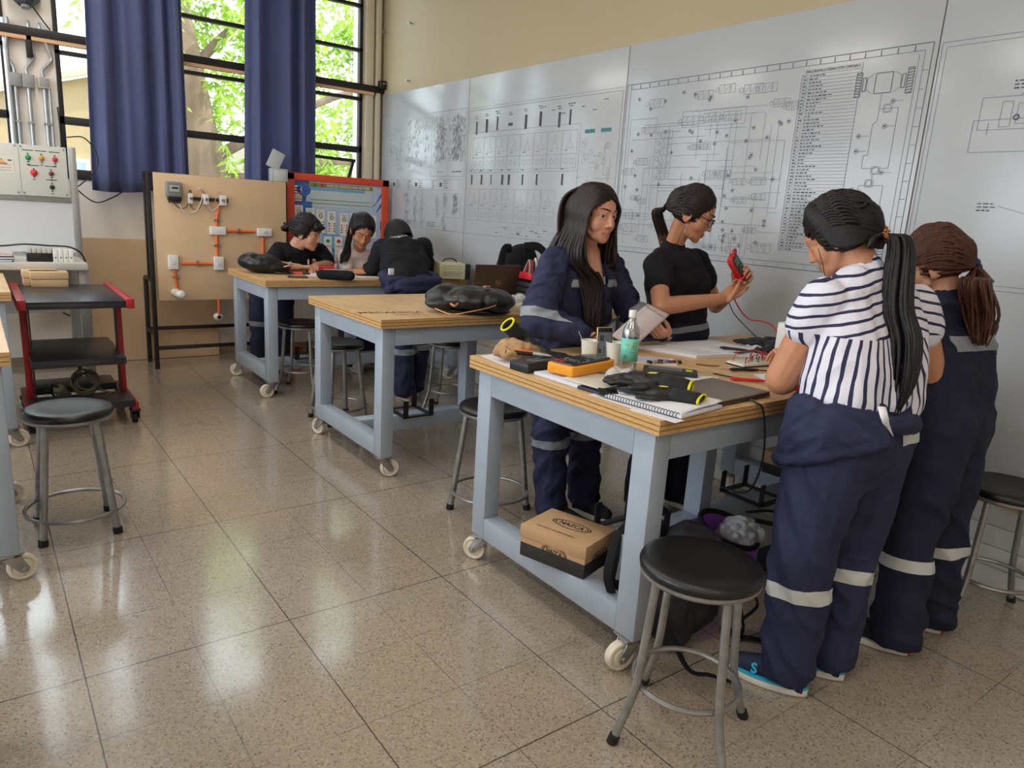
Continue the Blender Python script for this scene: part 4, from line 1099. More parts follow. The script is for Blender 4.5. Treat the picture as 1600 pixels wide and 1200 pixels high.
# ------------------------------------------------------------------ black and red cart
t = thing('cart', 'black three-tier cart with red end posts at the left rear', 'cart', (5.4, -.46, 0))
shelf_m = mat('black_shelf_sheet', (44, 44, 50), .33, .1, .1)
def shelf(z, xa, xb, ya, yb):
    m = MB(); m.bx(xa, xb, ya, yb, z - .014, z); m.bx(xa, xa + .03, ya, yb, z - .045, z - .014); m.bx(xb - .03, xb, ya, yb, z - .045, z - .014)
    return m.build('shelf', shelf_m, t, bevel=.002)
shelf(.815, 5.0, 5.92, -.745, -.225); shelf(.445, 5.07, 5.84, -.735, -.225); shelf(.17, 5.02, 5.30, -.765, -.20); shelf(.20, 5.42, 5.68, -.715, -.21)
for y in (-.765, -.20):
    MB().bar((4.985, y, .797), (5.94, y, .797), .045, .06).build('end_rail', red_paint, t, bevel=.003)
    MB().bar((5.40, y + (.02 if y < -.4 else -.02), .79), (5.36, y + (.02 if y < -.4 else -.02), .14), .04, .06, (1, 0, 0)).build('post', red_paint, t, bevel=.003)
    MB().bar((5.04, y, .125), (5.7, y, .125), .04, .05).build('base_rail', red_paint, t, bevel=.003)
    MB().bar((5.34, y + (.045 if y < -.4 else -.045), .79), (5.30, y + (.045 if y < -.4 else -.045), .16), .008, .04, (1, 0, 0)).build('web_plate', black_metal, t)
    for x in (5.07, 5.66):
        c = MB().bx(x - .03, x + .03, y - .03, y + .03, .085, .1); 
        for s_ in (-1, 1): c.bx(x - .03, x + .045, y + s_ * .022 - .002, y + s_ * .022 + .002, .035, .09)
        c = c.build('caster', black_metal, t)
        MB().lathe([(0, -.016), (.036, -.016), (.04, -.01), (.04, .01), (.036, .016), (0, .016)], (x + .02, y, .041), (0, 1, 0), 20).build('wheel', black_rubber, c)
for (x0, x1, y0, y1, lab) in ((5.76, 5.9, -.30, -.51, 'small brown carton on the cart, the one in front'), (5.84, 5.99, -.26, -.46, 'small brown carton on the cart, half hidden behind the other')):
    b = thing('carton', lab, 'carton', ((x0 + x1) / 2, (y0 + y1) / 2, .815), 'two cartons on the cart')
    MB().bx(x0, x1, y0, y1, .815, .865).build('tray', mat('light_kraft', (206, 176, 134), .75, 0, .03), b, bevel=.002)
    MB().bx(x0 - .004, x1 + .004, y0 + .004, y1 - .004, .868, .915).build('lid', mat('light_kraft', (206, 176, 134), .75, 0, .03), b, bevel=.002)
r = random.Random(4)
cb = MB()
pts = []
for k in range(8 * 14 + 1):
    a = k * 6.283 / 14; q = k // 14; rr = .062 + .010 * math.sin(q * 2.3)
    c_ = Vector((5.27 + .008 * math.sin(q * 1.7), -.52 + .01 * math.cos(q * 2.1), .252 + .004 * math.sin(q * 3.1)))
    pts.append(c_ + Vector((.5 * rr * math.cos(a) + .03 * math.sin(a) * math.sin(q), 1.05 * rr * math.sin(a), .95 * rr * math.cos(a) + .012 * math.sin(q * 1.3))))
pts += [Vector((5.24, -.60, .20)), Vector((5.2, -.66, .185)), Vector((5.18, -.62, .18))]
tag(MB().tube(pts, .0065, 6).build('cable_coil', mat('olive_cable', (86, 78, 60), .6), smooth=3), 'coiled brown extension lead lying on the bottom tier of the cart', 'cable')
t2 = thing('hand_tool', 'small brown power tool lying beside the coiled lead on the cart', 'tool', (5.24, -.39, .17))
MB().lathe([(0, 0), (.03, 0), (.036, .02), (.036, .1), (.028, .13), (0, .135)], (5.20, -.36, .245), (.5, -.3, -.6), 18).build('body', mat('grey_brown_tool', (96, 90, 78), .5), t2)
MB().lathe([(0, 0), (.018, 0), (.014, .05), (0, .05)], (5.26, -.40, .185), (.5, -.3, -.1), 14).build('collar', zinc, t2)
MB().tube(catmull([(5.2, -.36, .25), (5.2, -.33, .27), (5.22, -.32, .22), (5.26, -.34, .18)], 5), .006, 6).build('cord', black_plastic, t2)

# ------------------------------------------------------------------ things on the nearest bench
Z = TOP
def sheet(name, label, cat, pts, z, h, m, group=None):
    """flat paper outline at height z"""
    t = MB().prism(pts, z, z + h).build(name, m, smooth=0)
    return tag(t, label, cat, group)
def glove_mesh(M, curl=0.25, spread=1.0, squash=0.6, seed=0):
    """work glove lying palm down along local +X (cuff at 0)"""
    g = MB(M)
    g.chain([((0, 0, .03), .040), ((.04, 0, .03), .039), ((.09, 0, .028), .044), ((.125, 0, .026), .043)])
    for k, (y, L, a) in enumerate(((-.036, .075, -.22), (-.013, .088, -.06), (.012, .083, .08), (.035, .062, .26))):
        d = Vector((math.cos(a * spread), math.sin(a * spread), 0)); p = Vector((.13, y, .026)); dz = .004
        q = p + d * L * .5 + Vector((0, 0, dz)); e = q + d * L * .5 * math.cos(curl) - Vector((0, 0, L * .5 * math.sin(curl)))
        g.chain([(p, .0155), (q, .0145), (e, .012)], 10)
    g.chain([((.06, .035, .026), .02), ((.085, .065, .026), .017), ((.12, .083, .022), .014)], 10)
    return g
glove_black = mat('black_coated_glove', (28, 29, 32), .45, 0, .15, 30, .25, 60)
glove_knit = mat('black_knit_glove', (30, 30, 33), .85, 0, .2, 60, .4, 180)
def glove(label, M, sq, curl, cuffs=True, group='work gloves'):
    t = thing('work_glove', label, 'glove', M.translation)
    S = M @ Matrix.Diagonal((1, 1, sq, 1))
    g = glove_mesh(S, curl)
    o = part_from(remesh(g, .0045, 3, lambda c, n: .0022 * vnoise(c * 60, 3)), 'coated_hand', glove_black, t)
    k = MB(S)
    rs = []
    for x, ry, rz_ in ((-.035, .041, .024), (-.02, .040, .03), (.02, .0405, .038), (.05, .042, .040)):
        rs.append([(x, ry * 1.06 * math.cos(a * 6.283 / 24), .03 + rz_ * 1.05 * math.sin(a * 6.283 / 24)) for a in range(24)])
    k.rings(rs, cap=False); k.build('knit_cuff', glove_knit, t, smooth=3, solid=.002)
    c = MB(S); c.tube([(-.036, .0435 * math.cos(a * 6.283 / 24), .03 + .026 * math.sin(a * 6.283 / 24)) for a in range(24)], .0042, 8, closed=True)
    c.build('cuff_edging', yellow_trim, t, smooth=3)
    MB(S).ell((.078, .006, .0705), (.015, .006, .002), Matrix.Rotation(.4, 3, 'Z')).build('yellow_badge', yellow_trim, t, smooth=3)
    MB(S).ell((.076, -.004, .0705), (.015, .005, .002), Matrix.Rotation(.4, 3, 'Z')).build('pale_badge', mat('badge_grey', (186, 188, 180), .5), t, smooth=3)
    return t
# spiral notebook at the near corner with a glove pair on it
def notebook():
    t = thing('spiral_notebook', 'open spiral notebook at the near corner of the bench under the black gloves', 'notebook', (1.46, -1.78, Z))
    M = frame((1.365, -1.685, Z + .004), (1, .12, 0))     # local x along the spiral
    p = MB(M); p.bx(0, .30, -.235, 0, 0, .011)
    p.build('pages', paper, t, bevel=.001)
    p = MB(M)
    rng = random.Random(3)
    n = 14
    vs, fs = [], []
    for i in range(n + 1):
        for j in range(n + 1):
            u, v = i / n, j / n
            vs.append((.002 + u * .3, -.235 * v - .004, .0125 + .006 * math.sin(v * 3.1) + .004 * math.sin(u * 5 + 1) * v + .012 * max(0, v - .8) * 4 * (1 - u)))
    for i in range(n):
        for j in range(n):
            a = i * (n + 1) + j; fs.append((a, a + 1, a + n + 2, a + n + 1))
    p.add(vs, fs); p.build('top_page', paper, t, smooth=3, solid=.0006)
    s = MB(M)
    for k in range(26):
        x = .012 + k * .0112
        s.tube([(x, .002 + .009 * math.cos(a), .008 + .009 * math.sin(a)) for a in [i * 6.283 / 10 for i in range(10)]], .0013, 5, closed=True)
    s.build('wire_spiral', mat('black_wire', (30, 30, 36), .4, .4), t)
    l = MB(M)
    for k in range(12): l.bx(.01, .29, -.03 - k * .016, -.0305 - k * .016, .0265, .0268)
    MB(M).bx(-.012, .16, .0, .045, -.0036, -.002).build('loose_page', paper, t)
notebook()
sheet('paper_sheet', 'white sheet sticking out from under the spiral notebook along the bench edge', 'paper', [(1.40, -1.645), (1.72, -1.632), (1.73, -1.72), (1.62, -1.76), (1.42, -1.72)], Z + .0005, .0012, paper)
glove('black glove with yellow cuff lying on the spiral notebook, its fingers towards the bottle', frame((1.53, -1.855, Z + .028), (.72, .44, 0)) @ Matrix.Scale(1.15, 4), .72, .35)
glove('black glove with yellow cuff lying lower on the notebook, folded under the other glove', frame((1.455, -1.825, Z + .018), (.82, .36, 0)) @ Matrix.Scale(1.12, 4), .5, .2)
# laptop (closed)
t = thing('laptop', 'closed grey-brown laptop lying on the nearest bench by the striped woman', 'laptop', (1.55, -2.10, Z))
LM = mat('taupe_laptop', (128, 118, 108), .38, .45, .03)
M = frame((1.405, -1.89, Z + .004), (0.12, -1, 0))
M = Matrix.Translation((0, 0, 0)) @ frame((1.41, -1.895, Z + .004), (.06, -1, 0), (0, 0, 1))
MB(M).bx(0, .345, 0, .245, 0, .0085).build('base', mat('dark_taupe', (84, 76, 70), .4, .4), t, bevel=.003)
MB(M).bx(.001, .344, .001, .244, .0095, .0165).build('lid', LM, t, bevel=.003, seg=3)
f = MB(M)
for x in (.03, .31):
    for y in (.03, .21): f.cyl((x, y, -.004), (x, y, .001), .008, n=10)
f.build('rubber_foot', black_rubber, t)
tag(MB().tube(catmull([(1.47, -2.11, Z + .006), (1.39, -2.09, Z + .008), (1.37, -2.12, Z - .03), (1.38, -2.17, .7), (1.44, -2.2, .55), (1.6, -2.26, .5)], 7), .0035, 6).build('charger_cable', black_plastic), 'thin black cable hanging from the laptop over the front edge of the bench', 'cable')
# yellow multimeter
def multimeter(label, M, body, face_, parentloc, scale=1.0):
    t = thing('multimeter', label, 'multimeter', parentloc)
    S = M @ Matrix.Diagonal((scale, scale, scale * (.72 if scale > 1 else 1), 1))
    MB(S).prism([(0, .004), (.012, 0), (.155, 0), (.18, .008), (.182, .07), (.155, .086), (.012, .086), (0, .08)], 0, .034).build('case', body, t, bevel=.006, seg=3)
    f = MB(S).prism([(.01, .014), (.02, .008), (.15, .008), (.172, .016), (.172, .066), (.15, .079), (.02, .079), (.01, .073)], .030, .040).build('face_plate', face_, t, bevel=.003)
    MB(S).bx(.118, .162, .018, .07, .0395, .0412).build('display', mat('lcd_grey', (96, 104, 100), .2), f, bevel=.0006)
    MB(S).lathe([(0, 0), (.022, 0), (.02, .006), (0, .007)], (.068, .043, .04), (0, 0, 1), 24).build('dial', mat('dial_black', (40, 40, 44), .4), f)
    r_ = MB(S)
    for k in range(16):
        a = k * .393; r_.bx(.068 + .029 * math.cos(a) - .0015, .068 + .029 * math.cos(a) + .0015, .043 + .029 * math.sin(a) - .0015, .043 + .029 * math.sin(a) + .0015, .04, .0404)
    r_.build('dial_marks', mat('mark_white', (210, 212, 214), .5), f)
    for k, cc in enumerate((black_plastic, black_plastic, reds, reds)):
        MB(S).lathe([(.003, 0), (.007, 0), (.007, .003), (.003, .003)], (.022, .018 + k * .017, .0395), (0, 0, 1), 12).build('jack', cc, f)
    return t
yel = mat('amber_rubber', (232, 152, 28), .5, 0, .05)
multimeter('large amber yellow multimeter lying in front of the paper cup', frame((1.865, -1.685, Z + .022), (.20, -1, 0)), yel, mat('meter_black', (42, 44, 48), .4), (1.96, -1.75, Z), 1.52)
# black boxes, books and papers under and beside it
def slab(name, label, cat, M, L, W, H, m, m2=None, group=None, bev=.002):
    t = thing(name, label, cat, M.translation, group)
    MB(M).bx(0, L, 0, W, 0, H).build('body', m, t, bevel=bev)
    return t
t = slab('tool_case', 'flat black tool case with grey lines under the amber meter', 'case', frame((2.145, -1.632, Z + .002), (-.95, -.30, 0)) @ Matrix.Translation((0, -.0, 0)), .01, .01, .001, black_plastic)
bpy.data.objects.remove(t.children[0])
M = frame((2.055, -1.632, Z + .001), (.12, -1, 0))
MB(M).bx(-.005, .20, 0, .10, 0, .034).build('body', mat('black_case', (36, 36, 40), .4), t, bevel=.003)
MB(M).bx(0, .19, .004, .096, .034, .037).build('lid', mat('charcoal_lid', (54, 54, 58), .4), t, bevel=.002)
q = MB(M)
for y in (.03, .065): q.bx(.05, .18, y, y + .003, .037, .0374)
q.bx(.05, .053, .03, .068, .037, .0374)
q.build('grey_lines', mat('label_grey', (170, 170, 172), .5), t)
slab('book', 'white covered exercise book lying beneath the amber meter', 'book', frame((1.80, -1.645, Z + .001), (1, .04, 0)) @ Matrix.Rotation(0, 4, 'Z') @ Matrix.Translation((0, -.235, 0)), .235, .23, .013, mat('pale_cover', (206, 210, 222), .5), group=None)
slab('book', 'cream folded booklet on the white exercise book beside the plastic bag', 'book', frame((1.70, -1.665, Z + .015), (1, .10, 0)) @ Matrix.Translation((0, -.18, 0)), .19, .17, .007, mat('cream_cover', (206, 198, 184), .6))
slab('phone', 'dark blue edged phone lying near the bench edge beside the booklet', 'phone', frame((1.655, -1.655, Z + .0015), (.95, .06, 0)) @ Matrix.Translation((0, -.08, 0)), .15, .076, .009, mat('blue_black_case', (26, 32, 62), .35), bev=.004)
t = slab('phone', 'black leather wallet case lying on the bench near the plastic bag', 'wallet', frame((1.63, -1.68, Z + .012), (.6, -.5, 0)), .125, .065, .010, black_vinyl, bev=.004)
sheet('paper_sheet', 'white paper lying at the far left corner of the nearest bench', 'paper', [(2.40, -1.65), (2.16, -1.625), (2.08, -1.70), (2.30, -1.80), (2.42, -1.76)], Z + .0008, .001, paper)
# crumpled film bag
def crumple(name, label, cat, c, r, m, vox=.006, seed=1, amp=.02, fr=26, thin=False):
    b = MB().ell(c, r, None, 20, 14)
    me = remesh(b, vox, 1, lambda co, n: amp * (np.abs(vnoise(co * fr, seed)) - .35) + amp * .5 * vnoise(co * fr * 2.3, seed + 1))
    o = part_from(me, name, m, None)
    return tag(o, label, cat)
crumple('plastic_bag', 'crumpled clear plastic bag lying beside the black glove', 'bag', (1.755, -1.83, Z + .03), (.075, .07, .035), film, .006, 2)
# long black gloves and paper bag at the far left corner
crumple('paper_bag', 'crumpled brown paper bag under the standing black glove', 'paper bag', (2.265, -1.735, Z + .045), (.085, .095, .045), kraft_paper, .006, 5, .022, 20)
g = thing('work_glove', 'black coated glove with a raised yellow cuff lying over the brown paper bag', 'glove', (2.20, -1.75, Z + .05))
G = MB()
path = [(2.29, -1.739, 1.017), (2.28, -1.773, 0.985), (2.25, -1.798, 0.955), (2.22, -1.823, 0.938)]
G.chain([(path[0], .034), (path[1], .034), (path[2], .036), (path[3], .040)])
tips = [(2.08, -1.909, 0.883), (2.08, -1.883, 0.906), (2.08, -1.842, 0.92), (2.08, -1.797, 0.903)]
for k, tp in enumerate(tips):
    tp = Vector(tp); base_ = Vector(path[3]) + Vector((-.02, -.02, -.005)) + Vector((-.02, .01, 0)) * (k - 1.5)
    tp.z = max(tp.z, Z + .02)
    G.chain([(base_, .018), (base_.lerp(tp, .55) + Vector((0, 0, .006)), .016), (tp, .0135)], 10)
part_from(remesh(G, .0045, 3, lambda c, n: .003 * vnoise(c * 45, 3)), 'coated_hand', glove_black, g)
a, b_ = Vector(path[0]), Vector(path[1]); d = (a - b_).normalized(); s_, u_, _d = basis(d)
MB().rings([[a + d * q + s_ * r_ * math.cos(i * .2618) + u_ * r_ * .75 * math.sin(i * .2618) for i in range(24)] for q, r_ in ((-.03, .036), (.0, .037), (.03, .039), (.05, .040))], cap=False).build('knit_cuff', glove_knit, g, smooth=3, solid=.002)
MB().tube([a + d * .051 + s_ * .041 * math.cos(i * .2618) + u_ * .031 * math.sin(i * .2618) for i in range(24)], .0045, 8, closed=True).build('cuff_edging', yellow_trim, g, smooth=3)
# pliers with orange-black handles
p = thing('pliers', 'pliers with black and orange handles lying before the brown paper bag', 'pliers', (2.15, -1.72, Z + .045))
for s in (0, 1):
    MB().tube(catmull([(2.235, -1.652 - s * .012, Z + .048), (2.20, -1.69 - s * .008, Z + .05 + s * .004), (2.165, -1.735, Z + .05)], 5), .0095, 8).build('handle', mat('orange_grip', (226, 96, 42), .5) if s else black_rubber, p)
MB().tube([(2.165, -1.735, Z + .05), (2.15, -1.75, Z + .049), (2.115, -1.785, Z + .047)], [.012, .013, .004], 8).build('jaw', zinc, p)
# paper cup with spoon, second cup, phone, bottle
def cup(label, x, y, spoon):
    t = thing('paper_cup', label, 'cup', (x, y, Z))
    MB().lathe([(.0, 0), (.027, 0), (.0275, .003), (.037, .085), (.0388, .086), (.0388, .09), (.0362, .09), (.0355, .086), (.0262, .006), (0, .006)], (x, y, Z + .0005), (0, 0, 1), 32).build('cup_wall', mat('paper_cup_white', (232, 230, 222), .5), t)
    if spoon: MB().tube([(x - .01, y - .01, Z + .01), (x + .02, y + .028, Z + .09), (x + .032, y + .04, Z + .125)], .0028, 6, flat=.4).build('stirrer', white_plastic, t)
cup('white paper cup with a stirrer standing behind the amber meter', 2.155, -2.025, True)
cup('white paper cup half hidden between the upright phone and the bottle', 2.085, -2.10, False)
t = thing('phone', 'gold edged smartphone standing upright in front of the second paper cup', 'phone', (2.10, -2.07, Z))
M = frame((2.118, -2.032, Z + .001), (-.25, -1, 0), (.10, 0, 1))
MB(M).bx(0, .072, -.004, .004, 0, .148).build('case', mat('gold_phone', (206, 178, 128), .35, .5), t, bevel=.003, seg=3)
MB(M).bx(.003, .069, -.0052, -.004, .003, .145).build('front_glass', mat('phone_black', (14, 14, 16), .12), t, bevel=.001)
MB(M).bx(.006, .066, -.0056, -.0052, .02, .127).build('screen', mat('screen_grey', (110, 118, 130), .15), t)
q = MB(M)
for a, b_, c, d in ((.008, .02, .04, .06), (.03, .036, .03, .07), (.045, .062, .02, .05), (.012, .03, .09, .115)): q.bx(a, b_, -.0058, -.0056, c, d)
q.build('screen_image', mat('screen_dark', (62, 68, 76), .2), t)
t = thing('water_bottle', 'clear plastic water bottle with a turquoise label standing on the bench', 'bottle', (1.955, -2.08, Z))
bo = (1.965, -2.062, Z + .001)
MB().lathe([(0, 0), (.030, 0), (.034, .006), (.034, .045), (.0335, .05), (.0335, .125), (.034, .13), (.034, .15), (.028, .172), (.016, .195), (.0135, .205), (.0135, .222), (.0125, .222), (.0125, .205), (.015, .194), (.027, .171), (.033, .149), (.033, .006), (0, .002)], bo, (0, 0, 1), 36).build('bottle_wall', clear_plastic, t)
MB().lathe([(.0345, .04), (.0349, .04), (.0349, .13), (.0345, .13)], bo, (0, 0, 1), 36, cap=False).build('label', mat('turquoise_label', (108, 200, 186), .5), t, smooth=3)
MB().lathe([(0, .212), (.0155, .212), (.0155, .236), (.014, .239), (0, .239)], bo, (0, 0, 1), 28).build('cap', white_plastic, t)
MB().lathe([(.0136, .203), (.0165, .203), (.0165, .208), (.0136, .208)], bo, (0, 0, 1), 24, cap=False).build('neck_ring', clear_plastic, t)
ld = Vector((-.69, .72, 0)); lp_ = Vector(bo) + ld * .0352
lw = MB()
def on_label(a, z): 
    a += math.atan2(.72, -.69); return (bo[0] + .0352 * math.cos(a), bo[1] + .0352 * math.sin(a), bo[2] + z)
for (a0, a1, z0, z1) in ((-.75, -.62, .095, .122), (-.55, -.35, .095, .118), (.1, .16, .09, .112), (.2, .35, .085, .09), (.2, .5, .103, .11)):
    lw.quad(on_label(-a0, z0), on_label(-a1, z0), on_label(-a1, z1), on_label(-a0, z1))
lw.build('label_print', mat('label_yellow_print', (170, 170, 60), .5), t, smooth=0)
lw = MB(); r = random.Random(1)
for k in range(7):
    a = .1 + k * .1; lw.quad(on_label(-a + .9, .088), on_label(-a - .05 + .9, .088), on_label(-a - .05 + .9, .105), on_label(-a + .9, .105)) if k % 2 else lw.quad(on_label(-a + .9, .075), on_label(-a - .07 + .9, .075), on_label(-a - .07 + .9, .079), on_label(-a + .9, .079))
for k in range(9): lw.quad(on_label(-.95 + k * .05 + .3, .05), on_label(-.95 + k * .05 + .32, .05), on_label(-.95 + k * .05 + .32, .065), on_label(-.95 + k * .05 + .3, .065))
lw.build('label_text', mat('label_dark_green', (30, 84, 80), .5), t, smooth=0)
# pencil case / black organiser and papers in the middle
t = slab('tool_pouch', 'black striped tool pouch with a lime tab lying behind the glove', 'pouch', frame((1.895, -2.075, Z + .002), (-.62, -.55, 0)), .21, .075, .02, mat('charcoal_pouch', (44, 46, 50), .5), bev=.005)
M = frame((1.895, -2.075, Z + .002), (-.62, -.55, 0)); q = MB(M)
for k in range(4): q.bx(.02, .15, .01 + k * .016, .016 + k * .016, .0195, .0215)
q.build('stripe', mat('grey_stripe', (110, 114, 120), .5), t)
MB(M).bx(.165, .19, .02, .045, .0195, .022).build('tab', mat('lime_tab', (190, 220, 40), .5), t, bevel=.001)
t = slab('paper_sheet', 'small printed notes beneath the binder clips in the middle of the bench', 'paper', frame((2.09, -2.17, Z + .0005), (-.7, -.75, 0)), .22, .16, .002, paper, bev=0)
M = frame((2.09, -2.17, Z + .003), (-.7, -.75, 0)); q = MB(M)
for k in range(7): q.bx(.02, .2, .02 + k * .02, .023 + k * .02, 0, .0003)
q.build('printed_lines', mat('blue_print', (96, 106, 160), .6), t)
sheet('paper_sheet', 'white slip of paper between the pouch and the closed laptop', 'paper', [(1.82, -2.22), (1.74, -2.16), (1.66, -2.22), (1.72, -2.32)], Z + .0006, .0012, paper)
t = thing('binder_clips', 'small black clips and parts lying on the notes in the middle', 'clips', (2.0, -2.33, Z + .004))
r = random.Random(8)
for k in range(7):
    x, y = 2.03 - .008 * k + r.uniform(-.015, .015), -2.25 - .022 * k
    MB(rz((x, y, Z + .004), r.uniform(0, 180))).bx(-.012, .012, -.006, .006, 0, .01).build('clip', (black_plastic, zinc, mat('brown_part', (110, 74, 50), .4))[k % 3], t, bevel=.001)
# stack of answer sheets at the back of the bench, probe and breadboard
t = thing('paper_stack', 'stack of white papers lying at the far side of the bench before the black-shirted woman', 'papers', (2.15, -2.75, Z))
MB().prism([(2.30, -2.47), (2.03, -2.56), (1.99, -2.80), (2.25, -2.84)], Z + .0005, Z + .014).build('pages', paper, t)
MB().prism([(2.31, -2.62), (2.02, -2.76), (2.02, -3.0), (2.29, -3.0)], Z + .0145, Z + .0165).build('top_sheet', paper, t)
q = MB()
for k in range(9): q.bar((2.28 - k * .028, -2.53 - .01 * k, Z + .0143), (2.26 - k * .028, -2.75 - .01 * k, Z + .0143), .002, .0004)
q.build('written_lines', mat('pencil_grey', (150, 152, 164), .7), t)
sheet('paper_sheet', 'loose white papers between the stack and the breadboard', 'paper', [(2.14, -2.86), (1.98, -2.80), (1.90, -3.02), (2.08, -3.1)], Z + .0008, .0012, paper)
def probe(label, pts, m, tip=None):
    t = thing('test_probe', label, 'test probe', pts[0])
    P = [Vector(p) for p in pts]; d = (P[1] - P[0]).normalized()
    MB().tube([P[0], P[0] + d * .012, P[0] + d * .014, P[0] + d * .05, P[0] + d * .1, P[0] + d * .13], [.0045, .006, .008, .0062, .0066, .0045], 10).build('handle', m, t)
    MB().cyl(P[0] - d * .045, P[0], .0012, .0016, 8).build('tip', zinc, t)
    if len(pts) > 2: MB().tube(catmull([P[0] + d * .125] + P[2:], 8), .0026, 6).build('lead', m, t)
    return t
red_rubber = mat('red_rubber', (206, 36, 48), .45)
black_lead = mat('black_lead', (26, 26, 28), .5)
probe('black test probe resting on the white papers, its lead running up to the red meter', [(2.09, -2.80, Z + .026), (2.0, -2.86, Z + .026), (1.97, -2.93, Z + .03), (2.12, -3.236, 0.892), (2.2, -3.197, 0.963), (2.3, -3.171, 1.043), (2.34, -3.156, 1.111)], black_lead)
probe('black test probe lying on the bench beside the breadboard', [(1.785, -2.475, Z + .009), (1.74, -2.57, Z + .008), (1.69, -2.66, Z + .006), (1.68, -2.76, Z + .004), (1.72, -2.84, Z + .006)], black_lead)
probe('red test probe lying on the bench in front of the breadboard', [(1.665, -2.32, Z + .009), (1.60, -2.40, Z + .009), (1.555, -2.46, Z + .006), (1.55, -2.55, Z + .02), (1.6, -2.66, Z + .05), (1.66, -2.76, Z + .02)], red_rubber)
t = thing('pen', 'black capped pen lying on the bench behind the closed laptop', 'pen', (1.8, -2.3, Z))
MB().cyl((1.86, -2.262, Z + .006), (1.825, -2.300, Z + .006), .0052, n=12).build('cap', black_plastic, t)
MB().cyl((1.825, -2.300, Z + .0055), (1.765, -2.35, Z + .0055), .0036, n=10).build('barrel', clear_plastic, t)
tag(MB().tube([(1.775, -2.355, Z + .004), (1.665, -2.375, Z + .004)], [.003, .003], 8).build('pen', black_plastic), 'thin dark refill lying beside the capped pen', 'pen')
tag(MB().tube([(1.93, -2.44, Z + .003), (1.885, -2.475, Z + .003), (1.87, -2.52, Z + .003)], [.004, .003, .0015], 8).build('pencil_stub', mat('brown_part', (110, 74, 50), .4)), 'short brown stick lying between clips and probes', 'stick')
t = thing('breadboard', 'white breadboard with small parts and wires plugged in', 'breadboard', (1.82, -2.77, Z))
M = frame((1.90, -2.60, Z + .003), (-.12, -1, 0))
MB(M).bx(0, .20, -.10, .0, -.002, .002).build('backing', black_plastic, t)
MB(M).bx(.002, .198, -.098, -.002, .002, .013).build('board', mat('breadboard_white', (226, 224, 214), .5), t, bevel=.002)
q = MB(M)
for i in range(36):
    for j in range(14):
        if j not in (4, 9): q.bx(.01 + i * .005, .0115 + i * .005, -.092 + j * .0062, -.0905 + j * .0062, .0128, .0133)
q.build('holes', mat('hole_grey', (120, 120, 116), .7), t)
r = random.Random(2)
for k in range(9):
    x, y = .02 + r.random() * .16, -.09 + r.random() * .08
    MB(M).tube([(x, y, .013), (x, y, .03), (x + .004, y, .04)], .0022, 6).build('component', black_plastic if k % 3 else mat('brown_part', (110, 74, 50), .4), t)
for pts in ([(.02, -.02, .013), (.03, -.03, .05), (.10, -.05, .06), (.17, -.05, .045), (.19, -.05, .013)], [(.05, -.08, .013), (.06, -.08, .045), (.14, -.03, .055), (.22, -.02, .04), (.26, -.02, .02)], [(.08, -.05, .013), (.1, -.06, .04), (.19, -.08, .05), (.27, -.06, .03)]):
    MB(M).tube(catmull(pts, 6), .0018, 6).build('jumper_wire', mat('red_wire', (200, 60, 50), .45), t)
sheet('paper_sheet', 'lined white sheet lying under the striped woman\'s elbow', 'paper', [(1.70, -2.52), (1.60, -2.46), (1.46, -2.55), (1.52, -2.78), (1.66, -2.8)], Z + .0008, .0012, paper)
t = thing('earphone_case', 'round red rubber meter holster at the bench edge by the elbow', 'holster', (1.47, -2.43, Z))
MB().lathe([(0, 0), (.045, 0), (.052, .012), (.05, .03), (.036, .044), (0, .048)], (1.475, -2.46, Z + .001), (0, 0, 1), 28).build('shell', red_rubber, t)
MB().tube(catmull([(1.44, -2.42, Z + .02), (1.42, -2.44, Z + .05), (1.45, -2.48, Z + .06), (1.5, -2.5, Z + .05)], 5), .006, 8).build('strap', red_rubber, t)
# gloves, red lead and tablet at the far right corner of the bench
glove('black glove lying flat at the back right corner of the nearest bench', frame((2.07, -3.20, Z + .02), (.25, 1, 0)), .55, .2)
glove('black glove with a yellow badge hanging over the pile near the white box', frame((1.93, -3.16, Z + .045), (.45, .8, -.25)), .7, .6)
tag(MB().bx(2.0, 2.12, -3.13, -3.01, Z + .001, Z + .03).build('parts_box', mat('pale_box', (196, 200, 206), .5), bevel=.003), 'pale flat box under the gloves at the back right corner', 'box')
t = slab('paper_box', 'white upright box standing behind the striped woman\'s arm', 'box', frame((1.89, -3.02, Z + .001), (.2, -1, 0)), .10, .05, .16, white_plastic, bev=.003)
t = thing('blue_ball_pack', 'small dark blue patterned pouch on top of the white box', 'pouch', (1.9, -3.01, Z + .165))
part_from(remesh(MB().ell((1.885, -3.05, Z + .190), (.03, .034, .034)), .005, 2, lambda c, n: .006 * vnoise(c * 50, 4)), 'pouch_body', mat('blue_pattern', (52, 70, 120), .6, 0, .5, 60), t)
tag(MB().tube(catmull([(2.26, -3.104, 1.204), (2.28, -3.126, 1.126), (2.25, -3.213, 1.032), (2.15, -3.22, 1.027), (2.08, -3.217, 0.999), (2.02, -3.16, 0.931), (1.98, -3.114, 0.877), (1.9, -2.85, Z + .03), (1.84, -2.8, Z + .016)], 8), .0034, 8).build('red_lead', red_rubber), 'red test lead hanging from the red meter down to the breadboard', 'test lead')

